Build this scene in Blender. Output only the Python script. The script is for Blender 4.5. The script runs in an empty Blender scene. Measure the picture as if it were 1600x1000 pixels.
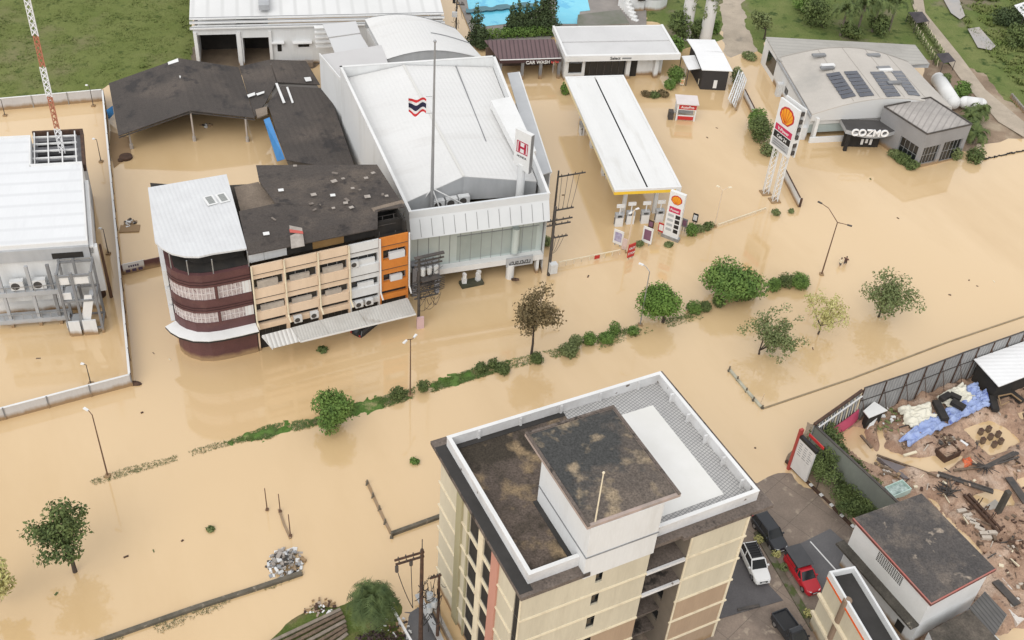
import bpy, bmesh, math, random
from mathutils import Vector as V, Matrix, noise as NZ
R = math.radians
rnd = random.Random(11)
S = bpy.context.scene
COL = S.collection
# ------------------------------------------------------------------ camera
HC, FL = 92.0, 1737.0
PITCH, ROLL = R(40.17), R(4.71)
CF = V((0, math.cos(PITCH), -math.sin(PITCH)))
_r, _u = V((1, 0, 0)), V((0, math.sin(PITCH), math.cos(PITCH)))
CR = _r*math.cos(ROLL) + _u*math.sin(ROLL)
CU = _u*math.cos(ROLL) - _r*math.sin(ROLL)
cd = bpy.data.cameras.new('camera')
cam = bpy.data.objects.new('camera', cd); COL.objects.link(cam)
cd.sensor_width = 36; cd.lens = 36*FL/1600; cd.clip_start = 1; cd.clip_end = 6000
m3 = Matrix((CR, CU, -CF)).transposed()
cam.matrix_world = Matrix.Translation((0, 0, HC)) @ m3.to_4x4()
S.camera = cam
# ------------------------------------------------------------------ light
SUN_EL, SUN_AZ = R(42), R(200)          # azimuth clockwise from +Y: sun behind and left of the camera
w = bpy.data.worlds.new('World'); S.world = w; w.use_nodes = True
nt = w.node_tree; nt.nodes.clear()
sky = nt.nodes.new('ShaderNodeTexSky'); sky.sky_type = 'NISHITA'; sky.sun_disc = False
sky.sun_elevation = SUN_EL; sky.sun_rotation = SUN_AZ
sky.air_density = 1.0; sky.dust_density = 4.0; sky.ozone_density = 1.0
hs = nt.nodes.new('ShaderNodeHueSaturation'); hs.inputs['Saturation'].default_value = 0.18
bg = nt.nodes.new('ShaderNodeBackground'); bg.inputs['Strength'].default_value = 0.15
out = nt.nodes.new('ShaderNodeOutputWorld')
cl_ = nt.nodes.new('ShaderNodeMix'); cl_.data_type = 'RGBA'; cl_.inputs[0].default_value = .75; cl_.inputs[7].default_value = (7.4, 7.45, 7.6, 1)   # bright even cloud cover
nt.links.new(sky.outputs[0], hs.inputs['Color']); nt.links.new(hs.outputs[0], cl_.inputs[6]); nt.links.new(cl_.outputs[2], bg.inputs['Color'])
nt.links.new(bg.outputs[0], out.inputs['Surface'])
sl = bpy.data.lights.new('sun', 'SUN'); sl.energy = 1.25; sl.angle = R(50); sl.color = (1, .97, .92)
so = bpy.data.objects.new('sun', sl); COL.objects.link(so)
sd = V((math.sin(SUN_AZ)*math.cos(SUN_EL), math.cos(SUN_AZ)*math.cos(SUN_EL), math.sin(SUN_EL)))
so.rotation_euler = sd.to_track_quat('Z', 'Y').to_euler(); so.location = (0, 0, 150)
S.view_settings.view_transform = 'Standard'; S.view_settings.look = 'None'
S.view_settings.exposure = 0.08; S.view_settings.gamma = 1
# ------------------------------------------------------------------ geometry helpers
def ray(px, py): return CR*((px-800)/FL) - CU*((py-500)/FL) + CF
def G(px, py, z=0.0):
    d = ray(px, py); return V((0, 0, HC)) + d*((z-HC)/d.z)
def xy(p): return V((p[0], p[1], 0))
class Wall:
    """vertical plane over plan points a (left) and b (right) as seen from outside"""
    def __init__(s, a, b):
        s.a = xy(a); s.b = xy(b); d = s.b-s.a; s.L = d.length; s.d = d.normalized(); s.n = V((s.d.y, -s.d.x, 0))
    def sz(s, px, py):
        d = ray(px, py); c = V((0, 0, HC)); t = (s.a-c).dot(s.n)/d.dot(s.n); p = c+d*t
        return (p-s.a).dot(s.d), p.z
    def p(s, q, z, o=0.0): return s.a + s.d*q + s.n*o + V((0, 0, z))
    def rect(s, *pts):
        q = [s.sz(*k) for k in pts]
        return (min(a for a, b in q), max(a for a, b in q), min(b for a, b in q), max(b for a, b in q))
    def mid(s, q):
        """four pixels TL,TR,BR,BL -> averaged rectangle"""
        k = [s.sz(*i) for i in q]
        return ((k[0][0]+k[3][0])/2, (k[1][0]+k[2][0])/2, (k[2][1]+k[3][1])/2, (k[0][1]+k[1][1])/2)
class Frame:
    """rectangle in plan: o front-left, u along the front, v into the depth"""
    def __init__(s, o, b, depth=None):
        s.o = xy(o); d = xy(b)-s.o; s.W = d.length; s.u = d.normalized(); s.v = V((-s.u.y, s.u.x, 0)); s.D = depth
        s.ang = math.atan2(s.u.y, s.u.x)
    def p(s, a, b, z=0.0): return s.o + s.u*a + s.v*b + V((0, 0, z))
    def uv(s, q):
        e = xy(q)-s.o; k = s.u.x*s.v.y-s.u.y*s.v.x; return (e.x*s.v.y-e.y*s.v.x)/k, (s.u.x*e.y-s.u.y*e.x)/k
    def wall(s, a, b): return Wall(s.p(*a), s.p(*b))
ORG = {}
class MB:
    def __init__(s): s.v = []; s.f = []; s.m = []
    def face(s, pts, m=0):
        i = len(s.v); s.v += [V(p) for p in pts]; s.f.append(tuple(range(i, i+len(pts)))); s.m.append(m); return s
    def hexa(s, b, t, m=0, mt=None):
        n = len(b); i = len(s.v); s.v += [V(p) for p in b] + [V(p) for p in t]
        s.f.append(tuple(i+k for k in reversed(range(n)))); s.m.append(m)
        s.f.append(tuple(i+n+k for k in range(n))); s.m.append(m if mt is None else mt)
        for k in range(n):
            j = (k+1) % n; s.f.append((i+k, i+j, i+n+j, i+n+k)); s.m.append(m)
        return s
    def prism(s, poly, z0, z1, m=0, mt=None):
        if area(poly) < 0: poly = poly[::-1]
        return s.hexa([V((p[0], p[1], z0)) for p in poly], [V((p[0], p[1], z1)) for p in poly], m, mt)
    def slab(s, top, t, m=0, ms=None):
        if area(top) < 0: top = top[::-1]
        return s.hexa([V(p)-V((0, 0, t)) for p in top], [V(p) for p in top], m if ms is None else ms, m)
    def box(s, c, sx, sy, sz, rz=0.0, m=0):
        """c = centre of the base"""
        c = V(c); a, b = math.cos(rz), math.sin(rz)
        q = [V((x*a-y*b, x*b+y*a, 0))+c for x, y in ((-sx/2, -sy/2), (sx/2, -sy/2), (sx/2, sy/2), (-sx/2, sy/2))]
        return s.hexa(q, [k+V((0, 0, sz)) for k in q], m)
    def wbox(s, W, s0, s1, z0, z1, o0, o1, m=0):
        q = [W.p(s0, z0, o1), W.p(s1, z0, o1), W.p(s1, z0, o0), W.p(s0, z0, o0)]
        return s.hexa(q, [k+V((0, 0, z1-z0)) for k in q], m)
    def fbox(s, F, u0, u1, v0, v1, z0, z1, m=0, mt=None):
        q = [F.p(u0, v0, z0), F.p(u1, v0, z0), F.p(u1, v1, z0), F.p(u0, v1, z0)]
        return s.hexa(q, [k+V((0, 0, z1-z0)) for k in q], m, mt)
    def bar(s, p, q, w, h=None, m=0):
        p, q = V(p), V(q); d = (q-p).normalized(); h = h or w
        a = d.cross(V((0, 0, 1)))
        if a.length < 1e-3: a = V((1, 0, 0))
        a.normalize(); b = a.cross(d).normalized(); a *= w/2; b *= h/2
        return s.hexa([p-a-b, p+a-b, p+a+b, p-a+b], [q-a-b, q+a-b, q+a+b, q-a+b], m)
    def tube(s, p, q, r0, r1=None, n=8, m=0):
        p, q = V(p), V(q); r1 = r0 if r1 is None else r1; d = (q-p).normalized()
        a = d.cross(V((0, 0, 1)))
        if a.length < 1e-3: a = V((1, 0, 0))
        a.normalize(); b = d.cross(a)
        c = [a*math.cos(2*math.pi*k/n)+b*math.sin(2*math.pi*k/n) for k in range(n)]
        return s.hexa([p+k*r0 for k in c], [q+k*r1 for k in c], m)
    def ball(s, c, rx, ry, rz, nu=12, nv=8, m=0):
        c = V(c); i = len(s.v)
        for a in range(nv+1):
            t = math.pi*a/nv
            for b in range(nu):
                f = 2*math.pi*b/nu
                s.v.append(c+V((rx*math.sin(t)*math.cos(f), ry*math.sin(t)*math.sin(f), rz*math.cos(t))))
        for a in range(nv):
            for b in range(nu):
                j = (b+1) % nu; s.f.append((i+a*nu+b, i+(a+1)*nu+b, i+(a+1)*nu+j, i+a*nu+j)); s.m.append(m)
        return s
    def grid(s, P, m=0):
        """P[i][j] points -> surface"""
        i0 = len(s.v); nj = len(P[0]); s.v += [V(p) for r in P for p in r]
        for i in range(len(P)-1):
            for j in range(nj-1):
                a = i0+i*nj+j; s.f.append((a, a+1, a+nj+1, a+nj)); s.m.append(m)
        return s
    def build(s, name, mats, parent=None, smooth=False, base=None):
        if not s.v: s.face([(0, 0, 0), (.01, 0, 0), (0, .01, 0)])
        if parent is not None: o = ORG[parent.name]
        elif base is not None: o = V(base)
        else:
            xs = [p.x for p in s.v]; ys = [p.y for p in s.v]
            o = V(((min(xs)+max(xs))/2, (min(ys)+max(ys))/2, min(p.z for p in s.v)))
        me = bpy.data.meshes.new(name)
        me.from_pydata([p-o for p in s.v], [], s.f)
        if not isinstance(mats, (list, tuple)): mats = [mats]
        for k in mats: me.materials.append(k)
        me.polygons.foreach_set('material_index', s.m)
        if smooth: me.polygons.foreach_set('use_smooth', [True]*len(s.f))
        me.update(); me.validate()
        ob = bpy.data.objects.new(name, me); COL.objects.link(ob)
        ORG[ob.name] = o
        if parent is not None: ob.parent = parent
        else: ob.location = o
        return ob
def area(p): return sum(p[i][0]*p[(i+1) % len(p)][1]-p[(i+1) % len(p)][0]*p[i][1] for i in range(len(p)))/2
def tag(o, label=None, cat=None, group=None, kind=None):
    if label: o['label'] = label
    if cat: o['category'] = cat
    if group: o['group'] = group
    if kind: o['kind'] = kind
    return o
def thing(name, label, cat, loc=(0, 0, 0), group=None):
    o = bpy.data.objects.new(name, None); COL.objects.link(o); o.empty_display_size = .3
    o.location = loc; ORG[o.name] = V(loc); return tag(o, label, cat, group)
def struct(o, label, cat=None): return tag(o, label, cat or o.name.split('.')[0].replace('_', ' '), kind='structure')
def dup(o, loc, rz=0.0, label=None, sc=1.0, parent=None):
    c = o.copy(); COL.objects.link(c); ORG[c.name] = V(loc) if loc is not None else V((0, 0, 0))
    if parent is not None: c.parent = parent
    else:
        c.location = loc; c.rotation_euler = (0, 0, rz); c.scale = (sc, sc, sc)
        if label: c['label'] = label
    for ch in list(o.children): dup(ch, None, parent=c)
    return c
def place(o, loc, rz=0.0, sc=1.0):
    o.location = loc; o.rotation_euler = (0, 0, rz); o.scale = (sc, sc, sc)
def facade(mb, W, s0, s1, z0, z1, ops=(), depth=.25, m=0):
    ss = sorted({s0, s1} | {min(max(k, s0), s1) for o in ops for k in o[:2]})
    zz = sorted({z0, z1} | {min(max(k, z0), z1) for o in ops for k in o[2:4]})
    for i in range(len(ss)-1):
        for j in range(len(zz)-1):
            a, b = (ss[i]+ss[i+1])/2, (zz[j]+zz[j+1])/2
            if any(o[0] < a < o[1] and o[2] < b < o[3] for o in ops): continue
            mm = m(a, b) if callable(m) else m
            mb.face([W.p(ss[i], zz[j]), W.p(ss[i+1], zz[j]), W.p(ss[i+1], zz[j+1]), W.p(ss[i], zz[j+1])], mm)
    for o in ops:
        a, b, c, d = o[:4]
        mm = m((a+b)/2, (c+d)/2) if callable(m) else m
        for p, q in (((a, c), (a, d)), ((a, d), (b, d)), ((b, d), (b, c)), ((b, c), (a, c))):
            mb.face([W.p(*p), W.p(*q), W.p(*q, -depth), W.p(*p, -depth)], mm)
def windows(par, W, ops, depth, mf, mg, nb=1, nh=0, fw=.06, name='window'):
    for a, b, c, d in [o[:4] for o in ops]:
        f = MB(); o0, o1 = -depth+.02, -depth+.09
        for s0, s1, z0, z1 in ((a, a+fw, c, d), (b-fw, b, c, d), (a+fw, b-fw, c, c+fw), (a+fw, b-fw, d-fw, d)):
            f.wbox(W, s0, s1, z0, z1, o0, o1)
        for k in range(1, nb):
            x = a+(b-a)*k/nb; f.wbox(W, x-fw*.4, x+fw*.4, c+fw, d-fw, o0, o1-.01)
        for k in range(1, nh+1):
            z = c+(d-c)*k/(nh+1); f.wbox(W, a+fw, b-fw, z-fw*.35, z+fw*.35, o0, o1-.02)
        ob = f.build(name, mf, par)
        MB().face([W.p(a, c, -depth+.03), W.p(b, c, -depth+.03), W.p(b, d, -depth+.03), W.p(a, d, -depth+.03)]).build('pane', mg, ob)
def text(par, name, txt, size, W, s, z, o, m, ext=.04, align='CENTER', sx=1.0, label=None, shear=0.0):
    cu = bpy.data.curves.new(name, 'FONT'); cu.body = txt; cu.size = size; cu.extrude = ext; cu.align_x = align; cu.offset = size*.02
    cu.shear = shear
    ob = bpy.data.objects.new(name, cu); COL.objects.link(ob)
    dg = bpy.context.evaluated_depsgraph_get(); dg.update()
    me = bpy.data.meshes.new_from_object(ob.evaluated_get(dg)); bpy.data.objects.remove(ob); bpy.data.curves.remove(cu)
    X, Y, Z = W.d*sx, V((0, 0, 1)), W.n
    T = Matrix((X, Y, Z)).transposed().to_4x4(); T.translation = W.p(s, z, o)-(ORG[par.name] if par else V())
    me.transform(T); me.materials.clear(); me.materials.append(m); me.name = name
    t = bpy.data.objects.new(name, me); COL.objects.link(t)
    ORG[t.name] = ORG[par.name] if par else V()
    if par: t.parent = par
    if label: t['label'] = label
    return t
# ------------------------------------------------------------------ materials
def mat(name, c1, c2=None, sc=.5, det=5, lo=.35, hi=.65, rough=.8, c3=None, sc3=.15, lo3=.55, hi3=.7, bump=0, bsc=None,
        stripe=None, metal=0, spec=.4, zs=1.0, c4=None, sc4=4, lo4=.6, hi4=.7, tile=None, grain=0.0, mud=0.0, flow=None):
    """layered noise colours; stripe=(angle, period, bump, darken); zs squeezes noise vertically for drips"""
    if name in ('white_wall', 'maroon_tile', 'beige_paint', 'concrete', 'pale_concrete_panel', 'shed_wall', 'grey_panel', 'mid_grey_render', 'cream_render', 'tan_render', 'mid_grey'): mud = .55   # tide line of mud
    M = bpy.data.materials.new(name); M.use_nodes = True; t = M.node_tree; n = t.nodes; b = n['Principled BSDF']
    b.inputs['Roughness'].default_value = rough; b.inputs['Metallic'].default_value = metal
    b.inputs['Specular IOR Level'].default_value = spec
    tc = n.new('ShaderNodeTexCoord'); mp = n.new('ShaderNodeMapping'); mp.inputs['Scale'].default_value = (1, 1, zs)
    if flow:
        m0 = n.new('ShaderNodeMapping'); m0.inputs['Rotation'].default_value = (0, 0, -flow[0]); t.links.new(tc.outputs['Object'], m0.inputs['Vector'])
        mp.inputs['Scale'].default_value = (1, flow[1], 1); t.links.new(m0.outputs[0], mp.inputs['Vector'])
    else: t.links.new(tc.outputs['Object'], mp.inputs['Vector'])
    rgba = lambda c: (c[0]*.88, c[1]*.88, c[2]*.88, 1) if min(c) > .57 else (c[0], c[1], c[2], 1)
    def noi(s, d, seed):
        q = n.new('ShaderNodeTexNoise'); q.noise_dimensions = '4D'; q.inputs['W'].default_value = seed
        q.inputs['Scale'].default_value = s; q.inputs['Detail'].default_value = d; q.inputs['Roughness'].default_value = .62
        t.links.new(mp.outputs[0], q.inputs['Vector']); return q.outputs[0]
    def mask(src, l, h):
        q = n.new('ShaderNodeMapRange'); q.inputs['From Min'].default_value = l; q.inputs['From Max'].default_value = h
        t.links.new(src, q.inputs['Value']); return q.outputs[0]
    def mix(f, a, c):
        q = n.new('ShaderNodeMix'); q.data_type = 'RGBA'; q.inputs[6].default_value = rgba(c1)
        t.links.new(f, q.inputs[0])
        if a is not None: t.links.new(a, q.inputs[6])
        if isinstance(c, tuple): q.inputs[7].default_value = rgba(c)
        else: t.links.new(c, q.inputs[7])
        return q.outputs[2]
    col = None
    if c2: col = mix(mask(noi(sc, det, 1.3), lo, hi), None, c2)
    if c3: col = mix(mask(noi(sc3, 6, 7.7), lo3, hi3), col, c3)
    if c4: col = mix(mask(noi(sc4, 3, 3.1), lo4, hi4), col, c4)
    hgt = None
    if stripe:
        ang, per, sb, dk = stripe
        sp = n.new('ShaderNodeMapping'); sp.inputs['Rotation'].default_value = (0, 0, -ang)
        t.links.new(tc.outputs['Object'], sp.inputs['Vector'])
        wv = n.new('ShaderNodeTexWave'); wv.bands_direction = 'X'; wv.inputs['Scale'].default_value = 2*math.pi/per/20
        wv.inputs['Distortion'].default_value = 0
        t.links.new(sp.outputs[0], wv.inputs['Vector']); hgt = wv.outputs['Fac']
        if dk:
            mk = mask(hgt, .0, .25); q = n.new('ShaderNodeMath'); q.operation = 'SUBTRACT'; q.inputs[0].default_value = 1
            t.links.new(mk, q.inputs[1]); col = mix(q.outputs[0], col, dk)
    if tile:
        ang, sz, cm, mort = tile
        sp = n.new('ShaderNodeMapping'); sp.inputs['Rotation'].default_value = (0, 0, -ang)
        t.links.new(tc.outputs['Object'], sp.inputs['Vector'])
        bk = n.new('ShaderNodeTexBrick'); bk.offset = 0; bk.inputs['Scale'].default_value = 1; bk.inputs['Mortar Size'].default_value = mort
        bk.inputs['Brick Width'].default_value = sz; bk.inputs['Row Height'].default_value = sz
        t.links.new(sp.outputs[0], bk.inputs['Vector']); col = mix(bk.outputs['Fac'], col, cm)
    if grain:
        g = noi(6.0, 3, 9.2); q = n.new('ShaderNodeMapRange'); q.inputs['From Min'].default_value = .3; q.inputs['From Max'].default_value = .7
        q.inputs['To Min'].default_value = 1-grain; q.inputs['To Max'].default_value = 1+grain
        t.links.new(g, q.inputs['Value']); v = n.new('ShaderNodeMix'); v.data_type = 'RGBA'; v.blend_type = 'MULTIPLY'; v.inputs[0].default_value = 1
        v.inputs[6].default_value = rgba(c1)
        if col is not None: t.links.new(col, v.inputs[6])
        t.links.new(q.outputs[0], v.inputs[7]); col = v.outputs[2]
    if mud:
        sx_ = n.new('ShaderNodeSeparateXYZ'); t.links.new(tc.outputs['Object'], sx_.inputs[0]); ad = n.new('ShaderNodeMath'); ad.operation = 'MULTIPLY_ADD'
        ad.inputs[1].default_value = -1.1; t.links.new(noi(.8, 4, 2.2), ad.inputs[0]); t.links.new(sx_.outputs[2], ad.inputs[2])
        mr = n.new('ShaderNodeMapRange'); mr.inputs['From Min'].default_value = mud-.15; mr.inputs['From Max'].default_value = mud-.75; t.links.new(ad.outputs[0], mr.inputs['Value'])
        col = mix(mr.outputs[0], col, (.30, .20, .11))
    if col is None: b.inputs['Base Color'].default_value = rgba(c1)
    else: t.links.new(col, b.inputs['Base Color'])
    if bump or stripe:
        bp = n.new('ShaderNodeBump'); bp.inputs['Strength'].default_value = 1; bp.inputs['Distance'].default_value = bump if not stripe else stripe[2]
        t.links.new(hgt if stripe else noi(bsc or sc*6, 5, 5.5), bp.inputs['Height']); t.links.new(bp.outputs[0], b.inputs['Normal'])
    return M
# ------------------------------------------------------------------ palette
white = mat('white_paint', (.80, .80, .79), (.70, .70, .68), sc=.25, lo=.45, hi=.75, rough=.6, grain=.03)
whitewall = mat('white_wall', (.74, .75, .75), (.62, .62, .60), sc=.5, zs=.2, lo=.5, hi=.8, rough=.7, grain=.03)
greywall = mat('grey_panel', (.42, .43, .44), (.34, .35, .36), sc=.4, zs=.3, rough=.6)
midgrey = mat('mid_grey', (.23, .235, .24), (.18, .18, .185), sc=.6, rough=.6)
dark = mat('dark_interior', (.018, .017, .016), (.035, .03, .025), sc=.6, rough=.9)
glass = mat('dark_glass', (.012, .014, .016), rough=.08, spec=.6)
glassgreen = mat('pale_green_glass', (.50, .555, .535), (.42, .48, .46), sc=.15, rough=.12, spec=.6)
steel = mat('galvanised_steel', (.40, .41, .42), (.30, .31, .32), sc=2, rough=.45, metal=.6)
darksteel = mat('dark_steel', (.05, .048, .046), (.09, .075, .065), sc=1.5, rough=.7)
concrete = mat('concrete', (.34, .32, .29), (.22, .20, .18), sc=.5, rough=.9, grain=.08, bump=.01)
rust = mat('rusty_steel', (.10, .055, .035), (.05, .03, .022), sc=1.5, rough=.85)
red = mat('red_paint', (.52, .035, .03), (.42, .03, .03), sc=.8, rough=.5)
yellow = mat('yellow_paint', (.80, .52, .05), rough=.5)
amber = mat('amber_paint', (.78, .33, .02), rough=.5)
orange = mat('orange_paint', (.66, .24, .045), (.56, .19, .035), sc=.6, zs=.4, rough=.6, grain=.04)
black = mat('black_paint', (.015, .015, .016), rough=.5)
timber = mat('weathered_timber', (.20, .14, .095), (.10, .075, .055), sc=2, rough=.9)
# ------------------------------------------------------------------ water and land
water = mat('muddy_water', (.655, .48, .28), (.615, .435, .235), sc=.02, det=3, lo=.3, hi=.7, rough=.06, spec=.5,
            c3=(.54, .37, .185), sc3=.035, lo3=.46, hi3=.72, flow=(R(27), .35), bump=.008, bsc=.5)
water.node_tree.nodes['Principled BSDF'].inputs['IOR'].default_value = 1.8
mb = MB(); mb.face([(-900, -300, 0), (900, -300, 0), (900, 1500, 0), (-900, 1500, 0)])
struct(mb.build('flood_water', water, base=(0, 0, 0)), 'opaque tan flood water covering the road and yards')
soil = mat('soil', (.16, .11, .07), (.09, .08, .04), sc=.02, rough=1)
mb = MB(); mb.face([(-4000, -3000, -1.4), (4000, -3000, -1.4), (4000, 6000, -1.4), (-4000, 6000, -1.4)])
struct(mb.build('ground', soil, base=(0, 0, -1.4)), 'brown ground under and beyond the flood')
def inpoly(p, poly):
    c = False; n = len(poly)
    for i in range(n):
        a, b = poly[i], poly[i-1]
        if (a[1] > p[1]) != (b[1] > p[1]) and p[0] < (b[0]-a[0])*(p[1]-a[1])/(b[1]-a[1])+a[0]: c = not c
    return c
def dseg(p, a, b):
    ab = V((b[0]-a[0], b[1]-a[1])); ap = V((p[0]-a[0], p[1]-a[1])); t = max(0, min(1, ap.dot(ab)/max(ab.dot(ab), 1e-9)))
    return (ap-ab*t).length
def sdist(p, poly):
    d = min(dseg(p, poly[i], poly[i-1]) for i in range(len(poly))); return -d if inpoly(p, poly) else d
def land(name, label, px, z, m, step=2.0, slope=1.6, rough=.12, nf=.25, drop=.5, kind='structure', holes=(), hz=-.3):
    """land sheet: rises out of the water along a ragged edge; holes are pools it dips below"""
    poly = [G(*k, 0) for k in px]; hs_ = [[G(*k, 0) for k in h] for h in holes]
    x0 = min(p.x for p in poly)-3; x1 = max(p.x for p in poly)+3; y0 = min(p.y for p in poly)-3; y1 = max(p.y for p in poly)+3
    nx = int((x1-x0)/step)+2; ny = int((y1-y0)/step)+2; vid = {}; mb = MB()
    def h(x, y):
        n = NZ.fractal(V((x*nf, y*nf, 3.1)), 1.0, 2.0, 4); d = -sdist((x, y), poly)+n*1.1*min(1, slope)
        k = max(-1, min(1, d/slope)); zz = z*k if k > 0 else drop*k
        zz += rough*n*max(0, k)
        for q in hs_:
            e = -sdist((x, y), q)+n*.5
            if e > -slope*.5:
                e = min(1, (e+slope*.5)/slope); zz = zz*(1-e)+hz*e
        return zz, d
    P = [[h(x0+i*step, y0+j*step) for j in range(ny)] for i in range(nx)]
    for i in range(nx-1):
        for j in range(ny-1):
            if max(P[a][b][1] for a in (i, i+1) for b in (j, j+1)) < -slope: continue
            ids = []
            for a, b in ((i, j), (i+1, j), (i+1, j+1), (i, j+1)):
                if (a, b) not in vid: vid[a, b] = len(mb.v); mb.v.append(V((x0+a*step, y0+b*step, P[a][b][0])))
                ids.append(vid[a, b])
            mb.f.append(tuple(ids)); mb.m.append(0)
    o = mb.build(name, m, smooth=True, base=(0, 0, 0)); tag(o, label, name.replace('_', ' '), kind=kind); return o
def flat(name, label, px, z, m, kind='structure'):
    mb = MB(); mb.slab([G(*k, z) for k in px], .03); o = mb.build(name, m, base=(0, 0, z)); tag(o, label, name.replace('_', ' '), kind=kind); return o
grassm = mat('field_grass', (.115, .145, .04), (.165, .185, .065), sc=.12, lo=.3, hi=.7, rough=1, c3=(.19, .17, .095), sc3=.06, lo3=.5, hi3=.68,
             c4=(.075, .10, .03), sc4=.9, lo4=.55, hi4=.68, bump=.25, bsc=.8, grain=.2, spec=.1)
roughgrass = mat('rough_grass', (.11, .15, .045), (.17, .19, .07), sc=.15, rough=1, c3=(.20, .17, .12), sc3=.08, lo3=.56, hi3=.66,
                 c4=(.05, .08, .025), sc4=.5, lo4=.55, hi4=.68, bump=.3, bsc=.7, grain=.2, spec=.1)
earth = mat('brown_earth', (.30, .22, .155), (.20, .145, .10), sc=.2, rough=1, c3=(.36, .29, .21), sc3=.12, lo3=.5, hi3=.6, grain=.15, bump=.05, bsc=2)
path_m = mat('wet_gravel_path', (.44, .37, .29), (.33, .28, .22), sc=.3, rough=.9, c3=(.24, .21, .17), sc3=.25, lo3=.58, hi3=.68, grain=.1)
yardm = mat('dark_wet_yard', (.10, .075, .055), (.19, .145, .10), sc=.2, rough=.6, grain=.15)
land('field', 'large green field of tufted grass behind the panel wall', [(-60, -60), (297, -60), (303, 70), (306, 98), (262, 104), (170, 134), (163, 142), (-60, 160)], .45, grassm, step=1.5)
land('yard', 'dark wet concrete yard under the white warehouse', [(303, 70), (480, 62), (505, 90), (500, 110), (380, 118), (270, 112)], .25, yardm, slope=1)
land('grass_bank', 'grassy ground with puddles round the curved roof restaurant', [(1185, -60), (1640, -60), (1640, 205), (1606, 202), (1550, 160), (1500, 118), (1455, 98), (1380, 75), (1200, 60), (1190, 100), (1172, 72), (1160, 45), (1150, 10)], .3, roughgrass, step=2)
land('dirt_road', 'pale brown dirt road running down into the flood', [(1060, -60), (1190, -60), (1200, 60), (1182, 92), (1168, 82), (1140, 92), (1128, 70), (1120, 40)], .18, path_m, slope=3)
land('mud_flat', 'brown mud between the path and the flood', [(1436, 88), (1545, 110), (1590, 160), (1640, 180), (1640, 208), (1575, 218), (1530, 226), (1506, 252), (1470, 200)], .38, earth, slope=2, rough=.1)
flat('path', 'pale straight path through the rough grass', [(1410, -40), (1436, -40), (1446, 20), (1498, 84), (1540, 140), (1600, 190), (1600, 214), (1560, 190), (1500, 122), (1470, 80), (1430, 20)], .52, path_m)
for i, (lab, px) in enumerate((('grey puddle in the grass near the top edge', [(1464, -20), (1492, -20), (1508, 25), (1500, 30), (1486, 20)]),
        ('grey stony puddle in the rough grass beside the path', [(1512, 45), (1530, 42), (1556, 72), (1548, 78), (1528, 74)]))):
    flat('puddle', lab, px, .62, mat('puddle_water%d' % i, (.30, .29, .28), (.36, .32, .28), sc=.4, rough=.12))
conc = mat('stained_concrete', (.25, .195, .155), (.19, .15, .12), sc=.25, rough=.75, c3=(.12, .095, .08), sc3=.12, lo3=.55, hi3=.7, c4=(.33, .27, .21), sc4=.7, lo4=.58, hi4=.68, grain=.12, tile=(R(-42), 4.2, (.13, .105, .085), .03))
asph = mat('damp_asphalt', (.105, .098, .100), (.075, .07, .072), sc=.3, rough=.55, c3=(.15, .135, .125), sc3=.2, lo3=.56, hi3=.66, grain=.12)
asph2 = mat('grey_asphalt', (.135, .13, .132), (.10, .097, .10), sc=.25, rough=.5, grain=.1)
land('car_park', 'stained concrete car park rising out of the flood', [(1080, 840), (1150, 757), (1228, 732), (1300, 778), (1350, 828), (1420, 900), (1560, 1120), (900, 1120)], .12, conc, step=1, slope=3, rough=.02)
flat('asphalt_bay', 'dark asphalt bay where the white car stands', [(1150, 862), (1170, 880), (1224, 938), (1120, 968), (1105, 900)], .17, asph)
flat('parking_slab', 'dark slab where the red van stands', [(1225, 862), (1297, 826), (1345, 868), (1290, 925), (1262, 930)], .165, asph2)
mb = MB(); mb.bar(G(1266, 846, .18), G(1310, 895, .18), .14, .03)
struct(mb.build('parking_line', white), 'white line painted across the dark slab')
land('lane', 'grey asphalt lane between the beige block and the flood', [(632, 958), (655, 946), (672, 950), (720, 1060), (620, 1060)], .12, asph2, step=.6, slope=1.2, rough=.01)
bankg = mat('bank_grass', (.07, .11, .025), (.13, .14, .045), sc=.4, rough=1, c3=(.20, .15, .09), sc3=.3, lo3=.55, hi3=.68, grain=.25, bump=.15, bsc=2, spec=.1)
land('verge', 'grassy bank rising from the flood at the bottom edge', [(395, 1015), (440, 985), (500, 945), (560, 935), (625, 950), (640, 1060), (380, 1060)], .35, bankg, step=.6, slope=1.2, rough=.1)
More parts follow.
